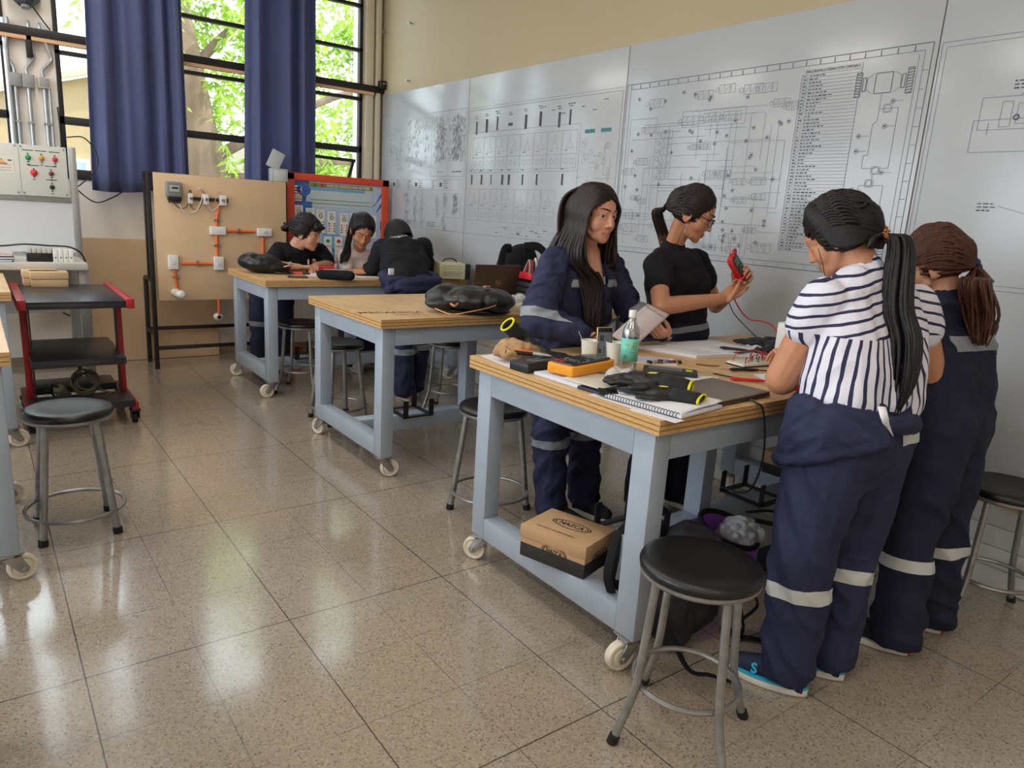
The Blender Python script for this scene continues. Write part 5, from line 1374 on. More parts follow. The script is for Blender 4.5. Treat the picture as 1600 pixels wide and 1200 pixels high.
# ------------------------------------------------------------------ on the middle bench
def bag(name, label, cat, parts, m, vox=.007, amp=.008, fr=18, seed=1, loc=None):
    t = thing(name, label, cat, loc)
    b = MB()
    for q in parts: b.chain(q) if isinstance(q, list) else b.ell(*q)
    part_from(remesh(b, vox, 3, lambda c, n: amp * vnoise(c * np.array((fr, fr, fr * 1.6)), seed) + amp * .5 * vnoise(c * fr * 2.5, seed + 3)), 'bag_body', m, t)
    return t
leather = mat('black_leather', (26, 26, 28), .36, 0, .15, 8, .12, 120)
gold = mat('gold_fitting', (206, 150, 110), .3, .7)
R_ = Matrix.Rotation(math.radians(-42), 3, 'Z')
t = bag('leather_backpack', 'black leather backpack lying on the middle workbench', 'backpack',
        [((3.62, -2.22, Z + .085), (.10, .13, .075), None), ((3.50, -2.32, Z + .08), (.16, .19, .075), R_), ((3.42, -2.40, Z + .08), (.13, .15, .07), R_), ((3.58, -2.18, Z + .05), (.10, .12, .045), None)], leather, .008, .007, 12, 4, (3.52, -2.3, Z))
zp = [(3.5, -2.076, 0.939), (3.38, -2.109, 0.922), (3.33, -2.202, 0.941), (3.3, -2.288, 0.961), (3.3, -2.353, 0.977)]
MB().tube(catmull(zp, 6), .004, 6).build('zip', gold, t)
MB().tube(catmull([(3.45, -2.221, 0.993), (3.4, -2.216, 0.971), (3.42, -2.262, 1.003), (3.4, -2.331, 1.012), (3.42, -2.402, 1.031)], 6), .005, 6).build('pocket_seam', leather, t)
MB().bx(3.405, 3.43, -2.345, -2.385, Z + .158, Z + .168).build('buckle', gold, t, bevel=.002)
MB().tube(catmull([(3.42, -2.126, 0.977), (3.4, -2.14, 0.965), (3.4, -2.164, 0.979)], 5), .007, 8).build('zip_pull', gold, t)
MB().tube(catmull([(3.50, -2.18, Z + .02), (3.40, -2.28, Z + .012), (3.36, -2.40, Z + .012), (3.37, -2.49, Z + .02), (3.45, -2.50, Z + .02), (3.47, -2.44, Z + .02)], 6), .016, 8, flat=.5, up=(0, 0, 1)).build('strap', black_vinyl, t)
t = thing('laptop', 'open dark brown laptop with a round emblem on its lid, on the middle bench', 'laptop', (3.95, -2.80, Z))
M = frame((4.02, -2.655, Z + .002), (-.13, -1, 0))
dk = mat('dark_brown_laptop', (74, 60, 52), .35, .35)
MB(M).bx(0, .34, .0, .24, 0, .018).build('base', black_plastic, t, bevel=.003)
L = M @ Matrix.Translation((0, .0, .018)) @ Matrix.Rotation(math.radians(12), 4, 'X')
MB(L).bx(0, .34, -.009, 0, 0, .23).build('lid', dk, t, bevel=.004, seg=3)
em = MB(L).lathe([(.019, 0), (.022, 0), (.022, .001), (.019, .001)], (.185, -.0095, .105), (0, -1, 0), 28, cap=False).build('emblem', mat('copper_emblem', (156, 126, 98), .3, .6), t)
text_mesh('hp', .03, L @ frame((.185, -.0102, .108), (1, 0, 0), (0, -1, 0)), 'emblem', mat('copper_emblem', (156, 126, 98), .3, .6), t, .0004, .0006)
# red and black tool caddy beside the laptop
t = thing('tool_organiser', 'stack of black trays with red clips and coiled leads beside the laptop', 'tool organiser', (3.86, -3.08, Z))
for k in range(4):
    MB().bx(3.80 + .0 * k, 3.98, -3.19, -2.985, Z + .001 + k * .035, Z + .030 + k * .035).build('tray', mat('dark_tray', (44, 44, 46), .4), t, bevel=.003)
MB().bx(3.79, 3.80, -3.16, -3.1, Z + .03, Z + .12).build('clip', red_rubber, t, bevel=.002)
MB().tube(catmull([(3.79, -3.14, Z + .03), (3.77, -3.15, Z + .09), (3.79, -3.12, Z + .10), (3.80, -3.15, Z + .06)], 5), .010, 8).build('clip', red_rubber, t)
MB().bx(3.82, 3.96, -3.17, -3.0, Z + .155, Z + .20).build('red_case', red_rubber, t, bevel=.004)
r = random.Random(9)
for k in range(10):
    yy = -3.00 - k * .018
    MB().tube(catmull([(3.84, yy, Z + .19), (3.83, yy + .01, Z + .26), (3.88, yy - .02, Z + .29 + r.uniform(-.02, .01)), (3.94, yy - .05, Z + .25), (3.95, yy - .03, Z + .19)], 5), .006, 6).build('lead', (mat('grey_lead', (150, 150, 140), .5), red_rubber, black_lead, mat('pale_lead', (214, 210, 198), .5))[k % 4], t)
text_mesh('HN', .042, frame((3.7985, -3.045, Z + .045), (0, -1, 0), (-1, 0, 0)), 'tray_lettering', mat('tray_grey', (140, 142, 144), .5), t, .0004)
crumple('plastic_bag', 'crumpled clear plastic bag on the middle bench behind the leather backpack', 'bag', (3.48, -2.68, Z + .045), (.10, .10, .05), film, .008, 7, .03, 18)
# black backpack standing against the white boards
t = bag('backpack', 'black fabric backpack standing upright against the white boards behind the laptop', 'backpack', [((4.25, -3.20, Z + .17), (.12, .17, .17), None), ((4.24, -3.22, Z + .26), (.10, .14, .12), None)], black_cloth, .009, .01, 12, 3, (4.2, -3.3, Z))
def shift(pts, d): return [tuple(Vector(q) + Vector(d)) for q in pts]
MB().tube(catmull(shift([(4.14, -3.10, Z + .34), (4.10, -3.02, Z + .335), (4.06, -2.965, Z + .23), (4.08, -2.98, Z + .10), (4.14, -3.04, Z + .03)], (.04, .02, 0)), 6), .032, 10, flat=.35, up=(1, 0, 0)).build('strap', black_cloth, t)
MB().tube(catmull(shift([(4.10, -3.20, Z + .36), (4.06, -3.30, Z + .36), (4.04, -3.38, Z + .27), (4.07, -3.40, Z + .13)], (.04, .03, 0)), 6), .03, 10, flat=.35, up=(1, 0, 0)).build('strap', black_cloth, t)
MB().tube(catmull(shift([(4.09, -3.31, Z + .35), (4.05, -3.37, Z + .30), (4.05, -3.39, Z + .18)], (.02, .03, 0)), 6), .004, 6).build('piping', mat('grey_piping', (190, 192, 196), .5), t)

# ------------------------------------------------------------------ on the farthest bench
t = bag('handbag', 'black shiny handbag lying at the left end of the farthest bench', 'bag', [((5.86, -1.86, Z + .075), (.13, .16, .075), None), ((5.88, -1.78, Z + .09), (.10, .10, .07), None), ((5.80, -1.95, Z + .05), (.08, .12, .045), None)], leather, .008, .006, 12, 6, (5.86, -1.86, Z))
MB().tube(catmull([(5.78, -1.927, 0.985), (5.74, -1.975, 0.964), (5.72, -2.03, 0.976)], 5), .005, 6).build('zip', gold, t)
MB().tube(catmull([(5.76, -1.9, Z + .02), (5.70, -1.98, Z + .012), (5.72, -2.05, Z + .012), (5.78, -2.04, Z + .015)], 5), .012, 8, flat=.5).build('strap', black_vinyl, t)
t = slab('phone', 'dark phone lying flat on the farthest bench before the handbag', 'phone', frame((5.47, -1.93, Z + .001), (-.25, -1, 0)), .15, .075, .011, mat('phone_brown', (70, 52, 50), .3), bev=.004)
MB(frame((5.47, -1.93, Z + .001), (-.25, -1, 0))).bx(.006, .144, .005, .07, .0108, .0118).build('screen', mat('phone_black', (14, 14, 16), .12), t)
t = bag('pencil_case', 'black cylindrical pencil case on the farthest bench', 'pencil case', [[((5.36, -2.15, Z + .04), .036), ((5.25, -2.34, Z + .04), .038)], [((5.36, -2.15, Z + .03), .03), ((5.25, -2.34, Z + .03), .03)]], black_cloth, .006, .003, 30, 2, (5.3, -2.25, Z))
MB().tube(catmull([(5.34, -2.16, Z + .078), (5.28, -2.26, Z + .08), (5.235, -2.36, Z + .076)], 5), .003, 6).build('zip', zinc, t)
MB().tube([(5.225, -2.37, Z + .05), (5.205, -2.385, Z + .02)], .004, 6).build('zip_pull', zinc, t)
sheet('paper_sheet', 'white worksheet on the farthest bench between the two women', 'paper', [(5.86, -2.18), (5.58, -2.14), (5.54, -2.36), (5.82, -2.42)], Z + .0006, .0012, paper)
t = thing('notebook', 'open notebook under the hands of the leaning person on the farthest bench', 'notebook', (5.4, -2.6, Z))
M = frame((5.50, -2.42, Z + .001), (-.2, -1, 0))
MB(M).bx(0, .34, -.05, .16, 0, .010).build('pages', paper, t, bevel=.002)
MB(M).bx(.1, .30, .02, .14, .0105, .018).build('phone_cover', black_plastic, t, bevel=.003)
t = thing('marker_pen', 'red marker lying on the worksheet at the left woman\'s elbow', 'marker', (5.74, -2.08, Z))
MB().cyl((5.80, -2.02, Z + .009), (5.72, -2.14, Z + .009), .008, n=12).build('barrel', mat('coral_red', (232, 70, 78), .4), t)
MB().cyl((5.72, -2.14, Z + .009), (5.695, -2.19, Z + .009), .0085, n=12).build('cap', black_plastic, t)
t = thing('red_case', 'open red pencil box on the farthest bench', 'box', (5.88, -2.5, Z))
MB().bx(5.86, 5.93, -2.50, -2.33, Z + .001, Z + .028).build('tray', mat('coral_red', (232, 70, 78), .4), t, bevel=.004)
MB(frame((5.93, -2.33, Z + .029), (0, -1, 0), (-.2, 0, 1))).bx(0, .17, 0, .010, 0, .02).build('lid', mat('coral_red', (232, 70, 78), .4), t, bevel=.003)
t = thing('power_supply', 'cream bench instrument with a carry handle at the wall end of the farthest bench', 'instrument', (5.2, -3.2, Z))
cr = mat('cream_instrument', (206, 200, 166), .5)
M = frame((5.26, -3.15, Z + .012), (-.28, -1, 0))
MB(M).bx(0, .225, 0, .20, 0, .135).build('case', cr, t, bevel=.005)
MB(M).bx(.227, .27, .0, .19, .002, .128).build('front_panel', black_plastic, t, bevel=.003)
q = MB(M)
for z_ in (.085, .105, .06): q.bx(.025, .20, -.0012, .0, z_, z_ + .003)
for z_ in (.045, .05, .035, .028):
    for k in range(16): q.bx(.03 + k * .0105, .036 + k * .0105, -.0012, 0, z_, z_ + .003)
q.build('vent_slot', mat('slot_dark', (120, 114, 90), .6), t)
MB(M).tube(catmull([(.05, .1, .135), (.07, .1, .158), (.12, .1, .166), (.16, .1, .155), (.175, .1, .135)], 5), .005, 8).build('handle', black_plastic, t)
q = MB(M)
for x in (.02, .2):
    for y in (.02, .17): q.cyl((x, y, -.011), (x, y, .001), .01, n=10)
q.build('foot', yellow_trim, t)

# ------------------------------------------------------------------ under the nearest bench
def shoebox(label, o, xd, L, W, z, loc):
    t = thing('shoe_box', label, 'shoe box', loc)
    M = frame((*o, z), xd)
    kb = mat('black_print_board', (40, 38, 38), .6)
    MB(M).bx(.003, L - .003, .003, W - .003, 0, .055).build('base', kb, t, bevel=.001)
    MB(M).bx(.0035, L - .0035, .0035, W - .0035, .055, .085).build('side_band', cardboard, t)
    lid = MB(M).bx(0, L, 0, W, .078, .125).build('lid', cardboard, t, bevel=.002)
    dk_ = mat('black_print', (36, 32, 30), .6)
    def logo(Mf, w, par):
        o_ = MB(Mf)
        for a_, b_ in ((1, .93), (.86, .80)):
            o_.rings([[(w * .5 * q_ * math.cos(i * math.pi / 24), w * .2 * q_ * math.sin(i * math.pi / 24), .0003) for i in range(48)] for q_ in (a_, b_)], cap=False)
        o_.build('oval_logo', dk_, par, smooth=0)
        text_mesh('NAZCA', w * .22, Mf @ Matrix.Translation((0, 0, .0003)), 'logo_lettering', dk_, par, .0002, .0012 * w * 4, width=w * .62)
    return t, M, lid, logo
t, M, lid, logo = shoebox('kraft shoe box printed with an oval logo, on the bottom rail of the nearest bench', (1.97, -1.575), (-1, -.30, 0), .29, .215, .222, (1.83, -1.72, .222))
M0 = M
logo(M @ Matrix.Translation((.15, .125, .1253)), .17, lid)
text_mesh('CALZADO DE SEGURIDAD', .014, M @ Matrix.Translation((.13, .04, .1255)), 'lid_print', mat('black_print', (36, 32, 30), .6), lid, .0002)
logo(M @ Matrix.Translation((.155, .0025, .06)) @ Matrix.Rotation(math.pi / 2, 4, 'X'), .11, t)
logo(M @ Matrix.Translation((.2875, .11, .06)) @ Matrix.Rotation(math.pi / 2, 4, 'Z') @ Matrix.Rotation(math.pi / 2, 4, 'X'), .10, t)
t, M, lid, logo = shoebox('second kraft shoe box with the oval logo, on the wall-side rail of the bench', (2.10, -3.30), (-1, -.06, 0), .29, .12, .222, (1.9, -3.36, .222))
logo(M @ Matrix.Translation((.12, .0025, .06)) @ Matrix.Rotation(math.pi / 2, 4, 'X'), .11, t)
logo(M @ Matrix.Translation((.15, .06, .1253)), .12, lid)
# black backpacks beneath the bench
t = bag('backpack', 'black backpack leaning on the bench rail behind the shoe box', 'backpack', [((1.66, -1.90, .22), (.11, .10, .22), None), ((1.64, -1.90, .34), (.08, .085, .12), None)], black_cloth, .008, .012, 14, 8, (1.66, -1.9, 0))
MB().tube(catmull([(1.6, -1.72, 0.436), (1.58, -1.676, 0.383), (1.57, -1.653, 0.297), (1.57, -1.677, 0.23)], 5), .018, 8, flat=.4).build('strap', black_cloth, t)
MB().tube(catmull([(1.58, -1.722, 0.432), (1.56, -1.702, 0.361), (1.56, -1.691, 0.28)], 5), .008, 8).build('bottle_pocket', mat('grey_mesh', (130, 136, 144), .5), t)
t = bag('backpack', 'large black backpack standing on the floor behind the front stool', 'backpack', [((1.52, -2.02, .20), (.13, .15, .20), None), ((1.50, -2.0, .34), (.11, .12, .10), None), ((1.47, -1.90, .12), (.08, .08, .12), None)], mat('charcoal_cloth', (34, 33, 36), .85, 0, .2, 20, .3, 60), .009, .014, 12, 9, (1.5, -2.0, 0))
MB().tube(catmull([(1.42, -2.05, .25), (1.36, -2.10, .2), (1.33, -2.12, .1), (1.36, -2.16, .03), (1.42, -2.12, .02)], 6), .014, 8, flat=.35).build('strap', black_cloth, t)
MB().tube(catmull([(1.4, -1.797, 0.135), (1.3, -1.793, 0.047), (1.24, -1.834, 0.044), (1.22, -1.918, 0.003)], 6), .012, 8, flat=.3, up=(0, 0, 1)).build('strap', black_cloth, t)
MB().tube(catmull([(1.40, -2.1, .16), (1.36, -2.14, .22), (1.32, -2.18, .16), (1.36, -2.15, .08)], 6), .010, 8, flat=.4).build('loop', black_cloth, t)
tag(MB().tube(catmull([(1.38, -2.14, .012), (1.32, -2.20, .012), (1.24, -2.26, .012), (1.2, -2.34, .012)], 6), .016, 8, flat=.25, up=(0, 0, 1)).build('strap', black_cloth), 'black strap lying on the floor towards the striped woman\'s shoe', 'strap')
# purple helmet bag with clear film
t = thing('tote_bag', 'purple and black open bag with crumpled film on top, under the nearest bench', 'bag', (1.80, -2.62, 0))
m = MB(); rs = []
for k, (z_, r_) in enumerate(((0.0, .10), (.05, .12), (.12, .13), (.18, .13), (.225, .125))):
    rs.append([(1.70 + r_ * math.cos(i * .2618) * .9, -2.50 + r_ * 1.15 * math.sin(i * .2618), z_ + (.05 * math.sin(i * .2618 + 1.0) if k > 2 else 0)) for i in range(24)])
m.rings(rs, cap=False); m.add(rs[0], [tuple(range(24))]); m.build('shell', mat('purple_cloth', (150, 84, 196), .6, 0, .1), t, smooth=3, solid=.006)
m = MB(); m.tube([Vector(p) + Vector((0, 0, .004)) for p in rs[-1]], .012, 8, closed=True); m.build('rim', black_cloth, t, smooth=3)
part_from(remesh(MB().ell((1.68, -2.55, .205), (.09, .11, .065)), .006, 1, lambda c, n: .03 * (np.abs(vnoise(c * 30, 3)) - .3)), 'crumpled_film', film, t)
MB().tube(catmull([(1.66, -2.62, .26), (1.60, -2.70, .24), (1.55, -2.76, .20), (1.5, -2.8, .12), (1.52, -2.85, .03)], 6), .02, 8, flat=.4).build('strap', black_cloth, t)
MB().tube(catmull([(1.72, -2.64, .27), (1.66, -2.76, .27), (1.60, -2.83, .20), (1.56, -2.80, .14)], 6), .010, 8, flat=.5).build('strap', black_cloth, t)
tag(MB().bx(1.42, 1.78, -3.2, -2.72, .0, .012).build('floor_mat', mat('dark_grey_mat', (70, 72, 74), .8), bevel=.003), 'dark grey mat on the floor under the nearest bench', 'mat')
for pts, lab in (([(4.15, -3.30, .85), (4.14, -3.25, .6), (4.2, -3.12, .35), (4.3, -3.02, .2), (4.4, -3.2, .05), (4.5, -3.3, .02)], 'black cable hanging behind the stool under the middle bench, the longer loop'), ([(4.20, -3.34, .85), (4.22, -3.2, .65), (4.26, -3.3, .4), (4.22, -3.22, .2), (4.18, -3.05, .02), (4.05, -3.0, .01)], 'black cable hanging behind the stool under the middle bench, ending on the floor')):
    tag(MB().tube(catmull(pts, 8), .005, 6).build('cable', black_plastic), lab, 'cable')
for (x, z, w_, h_, lab) in ((5.35, .62, .16, .10, 'pale electrical box low on the wall between the far benches'),):
    tag(MB().bx(x - w_ / 2, x + w_ / 2, YR + .013, YR + .07, z - h_ / 2, z + h_ / 2).build('socket_box', mat('pale_blue_grey_box', (170, 178, 186), .5), bevel=.005), lab, 'socket')

# ------------------------------------------------------------------ people
UP = Vector((0, 0, 1))
def nrm(*a): return Vector(a[0] if len(a) == 1 else a).normalized()
class Person:
    def __init__(s, label, loc, skin):
        s.t = thing('person', label, 'person', loc); s.b = MB(); s.skin = skin; s.lips = []
    # ---- head in its own frame: x = person's right, y = forward, z = up
    def head_frame(s, o, F, up=(0, 0, 1), k=1.0, tilt=0):
        F = nrm(F); R = F.cross(Vector(up)).normalized(); U = R.cross(F)
        if tilt:
            q = Matrix.Rotation(math.radians(tilt), 3, F); R = q @ R; U = q @ U
        s.ho, s.F, s.R, s.U, s.k = Vector(o), F, R, U, k
        s.H3 = Matrix((R, F, U)).transposed()
    def P(s, x, y, z): return s.ho + (s.R * x + s.F * y + s.U * z) * s.k
    def head(s, neck, nr=.05):
        b, P, k, H = s.b, s.P, s.k, s.H3
        E = lambda x, y, z, r: b.ell(P(x, y, z), tuple(q * k for q in r), H, 20, 14)
        Cp = lambda a, c, r0, r1=None: b.cap(P(*a), P(*c), r0 * k, (r1 or r0) * k)
        E(0, -.016, .030, (.071, .090, .080)); E(0, .020, .030, (.066, .066, .074)); E(0, .030, -.022, (.059, .056, .074)); E(0, .034, -.062, (.050, .048, .036))
        E(0, .062, -.088, (.023, .019, .016)); E(0, .054, -.074, (.037, .026, .028))
        for q in (-1, 1):
            E(q * .032, .046, -.028, (.031, .030, .036)); Cp((q * .014, .081, .033), (q * .046, .064, .028), .0095, .0085)
            Cp((q * .022, .079, .0185), (q * .043, .068, .0155), .0062); Cp((q * .022, .077, .000), (q * .042, .068, .001), .0055)
            E(q * .0105, .0885, -.0295, (.0074, .009, .0066))
            Cp((q * .044, .012, -.048), (q * .030, .044, -.076), .017)
            E(q * .074, -.012, -.006, (.009, .018, .031)); E(q * .074, -.004, -.028, (.008, .011, .012))
            b.tube([P(q * .080, -.012 + .02 * math.cos(a), -.004 + .03 * math.sin(a)) for a in (-1.2, -.4, .4, 1.2, 2.0, 2.8, 3.5)], .0045 * k, 8)
        Cp((0, .082, .020), (0, .0935, -.014), .0072, .0082); Cp((0, .0935, -.014), (0, .0985, -.026), .0084, .0080)
        Cp((-.020, .0765, -.0570), (0, .0845, -.0540), .0040, .0060); Cp((.020, .0765, -.0570), (0, .0845, -.0540), .0040, .0060)
        Cp((-.016, .0755, -.0630), (0, .0825, -.0650), .0045, .0068); Cp((.016, .0755, -.0630), (0, .0825, -.0650), .0045, .0068)
        s.lips = [np.array(P(x, y, z)) for x, y, z in ((-.019, .079, -.0585), (-.010, .086, -.059), (0, .0895, -.0595), (.010, .086, -.059), (.019, .079, -.0585))]
        b.cap(P(0, -.03, -.04), neck, nr * 1.0, nr * 1.1); b.cap(P(0, -.005, -.06), neck, nr * .9, nr)
    def eyes(s, gaze=(0, 0), open_=1.0):
        k, H = s.k, s.H3
        dark = mat('eye_dark', (26, 18, 16), .15); white = mat('eye_white', (196, 186, 180), .25)
        for q in (-1, 1):
            if open_ > .3:
                e = MB().ell(s.P(q * .032, .0705, .0085), (.0145 * k, .0095 * k, .0062 * k * open_), H, 16, 10).build('eye', white, s.t, smooth=3)
                MB().ell(s.P(q * .032 + gaze[0] * .006, .0778, .0088 + gaze[1] * .003), (.0070 * k, .0036 * k, .0060 * k * open_), H, 14, 8).build('iris', dark, e, smooth=3)
            up_ = [s.P(q * (.0185 + .0272 * t), .0805 - .0105 * t * t - .001, .0100 + (.0065 * open_) * math.sin(3.14 * (t * .85 + .08)) - .003 * (1 - open_)) for t in (0, .2, .4, .6, .8, 1)]
            MB().tube(up_, [.0009 * k, .0016 * k, .0019 * k, .0020 * k, .0019 * k, .0010 * k], 6).build('eyelash', mat('lash', (24, 18, 18), .6), s.t, smooth=3)
            br = [s.P(q * (.013 + .040 * t), .0905 - .019 * t * t - .003 * t, .0315 + .0065 * math.sin(2.3 * t)) for t in (0, .25, .5, .75, 1)]
            MB().tube(br, [.0026 * k, .0034 * k, .0033 * k, .0026 * k, .0010 * k], 6, flat=.8).build('eyebrow', mat('brow', (38, 28, 26), .8), s.t, smooth=3)
    def torso(s, pel, waist, chest, neck, right, w=(.145, .125, .145)):
        """pelvis, waist, chest, neck base with elliptical sections"""
        r = nrm(right); b = s.b
        for p, q, wp, wq, d0, d1 in ((pel, waist, w[0], w[1], .10, .09), (waist, chest, w[1], w[2], .09, .092)):
            p, q = Vector(p), Vector(q)
            for sg in (-1, 0, 1):
                b.cap(p + r * sg * (wp - d0), q + r * sg * (wq - d1), d0, d1)
        b.cap(Vector(chest), Vector(neck) - Vector((0, 0, .02)), .070, .046)
    def arm(s, sh, el, wr, r=(.047, .040, .034, .0255)):
        m = Vector(el).lerp(Vector(wr), .3)
        s.b.chain([(sh, r[0]), (el, r[1]), (m, r[2] * 1.12), (wr, r[3])])
    def leg(s, hip, kn, an, r=(.08, .055, .04)): s.b.chain([(hip, r[0]), (kn, r[1]), (an, r[2])])
    def hand(s, wr, d, n, right=True, curl=(.4, .4, .4, .4), tc=.5, k=1.0, tdir=None):
        b = s.b; wr = Vector(wr); d = nrm(d); n = nrm(Vector(n) - d * Vector(n).dot(d)); l = d.cross(n) if right else n.cross(d)
        offs = (.030, .010, -.0105, -.029); kn = []
        for q, o in enumerate(offs):
            c = wr + (d * (.086, .090, .086, .078)[q] + l * o + n * (.004, 0, .001, .005)[q]) * k; kn.append(c)
            b.cap(wr + (d * .006 + l * o * .5) * k, c, .0150 * k, .0115 * k, 10)
        b.ell(wr + (d * .05 + n * .004) * k, (.034 * k, .038 * k, .014 * k), Matrix((l, d, n)).transposed())
        L = ((.043, .026, .020), (.047, .030, .021), (.044, .028, .021), (.034, .021, .018))
        for q in range(4):
            p = kn[q]; th = 0; c = curl[q]; sp = l * (.10, .03, -.04, -.12)[q] * max(0, 1 - c)
            for j in range(3):
                th += c * (1.0, 1.15, .75)[j]
                e = p + (d * math.cos(th) + n * math.sin(th) + sp).normalized() * L[q][j] * k
                r0 = (.0090, .0084, .0076)[j] * (1, 1, .97, .87)[q] * k
                b.cap(p, e, r0, r0 * .93, 10); p = e
        p = wr + (d * .024 + l * .024 + n * .006) * k
        d1 = nrm(tdir) if tdir is not None else nrm(d * .62 + l * .72 + n * .32)
        e = p + d1 * .044 * k; b.cap(p, e, .0155 * k, .0118 * k, 10)
        d2 = nrm(d1 * (1 - tc * .5) + d * .35 + n * .55 * tc - l * .5 * tc)
        f = e + d2 * .032 * k; b.cap(e, f, .0112 * k, .0100 * k, 10); g = f + nrm(d2 + n * .25 * tc) * .026 * k; b.cap(f, g, .0100 * k, .0082 * k, 10)
        s.tip = g
    def body(s, vox=.004, sm=3):
        me = remesh(s.b, vox, sm)
        n = len(me.vertices); co = np.empty(n * 3); me.vertices.foreach_get('co', co); co = co.reshape(-1, 3)
        a = np.zeros(n)
        for c in s.lips: a = np.maximum(a, np.clip(1.35 - np.linalg.norm((co - c) @ np.array(s.H3) / np.array([1.0, 1.8, .95]), axis=1) / (.0078 * s.k), 0, 1))
        at = me.attributes.new('lips', 'FLOAT', 'POINT'); at.data.foreach_set('value', (a * .95).astype(np.float32))
        return part_from(me, 'body', s.skin, s.t)
    # ---- cloth
    def cloth(s, name, mb, m, vox=.007, sm=3, fold=.006, seed=1, freq=(9, 9, 20), shape=None):
        f = np.array(freq)
        def d(co, no):
            w = co * f + vnoise(co * 4, seed + 9)[:, None] * 1.1
            w[:, 2] += 5.0 * (co[:, 0] - co[:, 1]) * np.sign(np.sin(seed)) + 1.6 * np.sin(co[:, 0] * 9 + seed) + 1.2 * np.sin(co[:, 1] * 8)
            rid = 1 - 2.2 * np.abs(vnoise(w * .9, seed + 3))
            return fold * (.7 * vnoise(w, seed) + .75 * rid + .35 * vnoise(w * 2.2, seed + 1))
        return part_from(remesh(mb, vox, sm, d, shape), name, m, s.t)
    def band(s, src, p, d, w, rad, m=None, parent=None, off=.0025, side=None, lim=None):
        """tape sewn round a limb: the strip of the garment between two planes, lifted a little"""
        p, d = Vector(p), nrm(d)
        bm = bmesh.new(); bm.from_mesh(src.data)
        def out(c):
            q = c - p; a = q.dot(d)
            return abs(a) > w * 1.2 + .02 or (q - d * a).length > rad
        bmesh.ops.delete(bm, geom=[f for f in bm.faces if out(f.calc_center_median())], context='FACES')
        bmesh.ops.bisect_plane(bm, geom=bm.verts[:] + bm.edges[:] + bm.faces[:], plane_co=p + d * w / 2, plane_no=d, clear_outer=True)
        bmesh.ops.bisect_plane(bm, geom=bm.verts[:] + bm.edges[:] + bm.faces[:], plane_co=p - d * w / 2, plane_no=-d, clear_outer=True)
        for pl, no in ([(p + lim[0] * lim[1], lim[0]), (p - lim[0] * lim[1], -lim[0])] if lim else []):
            bmesh.ops.bisect_plane(bm, geom=bm.verts[:] + bm.edges[:] + bm.faces[:], plane_co=pl, plane_no=no, clear_outer=True)
        if side is not None: bmesh.ops.bisect_plane(bm, geom=bm.verts[:] + bm.edges[:] + bm.faces[:], plane_co=p, plane_no=-Vector(side).normalized(), clear_outer=True)
        bm.normal_update()
        for v in bm.verts: v.co += v.normal * off
        me = bpy.data.meshes.new('reflective_band'); bm.to_mesh(me); bm.free()
        return part_from(me, 'reflective_band', m or reflective_dim, parent or src)
    # ---- hair
    def hair_cap(s, mb, ctr=(0, -.016, .034), r=(.081, .103, .090), cut=.034, slope=.55, low=-.06, dz=0):
        k = s.k; nu, nv = 40, 24; c = Vector(ctr); vs, idx, fs = [], {}, []
        def pt(i, j):
            a = -math.pi / 2 + math.pi * j / nv; t = 2 * math.pi * i / nu
            return Vector((c.x + r[0] * math.cos(a) * math.cos(t), c.y + r[1] * math.cos(a) * math.sin(t), c.z + r[2] * math.sin(a)))
        for j in range(1, nv):
            for i in range(nu):
                q = [pt(i, j), pt(i + 1, j), pt(i + 1, j + 1), pt(i, j + 1)]; m_ = sum(q, Vector()) / 4
                if m_.y - slope * m_.z < cut and m_.z > low:
                    mb.add([s.P(*p) for p in q], [(0, 1, 2, 3)])
    def surf(s, x, y, lift=.004, ctr=(0, -.016, .034), r=(.081, .103, .090)):
        """point on top of the scalp ellipsoid above (x, y)"""
        q = 1 - ((x - ctr[0]) / r[0]) ** 2 - ((y - ctr[1]) / r[1]) ** 2
        return Vector((x, y, ctr[2] + r[2] * math.sqrt(max(q, 0)) + lift))
    def lock(s, mb, pts, r0=.008, n=5, flat=.7, rt=.25, st=.75):
        pts = catmull(pts, n); K = len(pts)
        mb.tube(pts, [r0 * s.k * (st + (1 - st) * min(1, 4 * i / K)) * (1 - (1 - rt) * max(0, (i / K - .55) / .45) ** 1.5) for i in range(K)], 6, flat=flat)
    def swept(s, mb, tie, n=90, seed=1, r0=.0085, vol=1.0, front=.070, low=-.062, um=.80):
        """hair combed back from the hairline to a tie point (local coordinates)"""
        rg = random.Random(seed); tie = Vector(tie); c = Vector((0, -.016, .034))
        def onto(d, lift):
            q = math.sqrt((d.x / .081) ** 2 + (d.y / .103) ** 2 + (d.z / .090) ** 2); return c + d / q * lift
        def skin_(p, lift=1.0):
            best = None
            for cc, r in (((0, .020, .030), (.067, .067, .075)), ((0, -.016, .030), (.072, .091, .081)), ((0, .03, -.022), (.060, .057, .075))):
                e = p - Vector(cc); q = math.sqrt((e.x / r[0]) ** 2 + (e.y / r[1]) ** 2 + (e.z / r[2]) ** 2)
                if best is None or q < best[0]: best = (q, Vector(cc) + e / q * lift)
            return best[1]
        td = (tie - c).normalized()
        rows = [(0, n), (1, n // 2), (2, n // 3)]
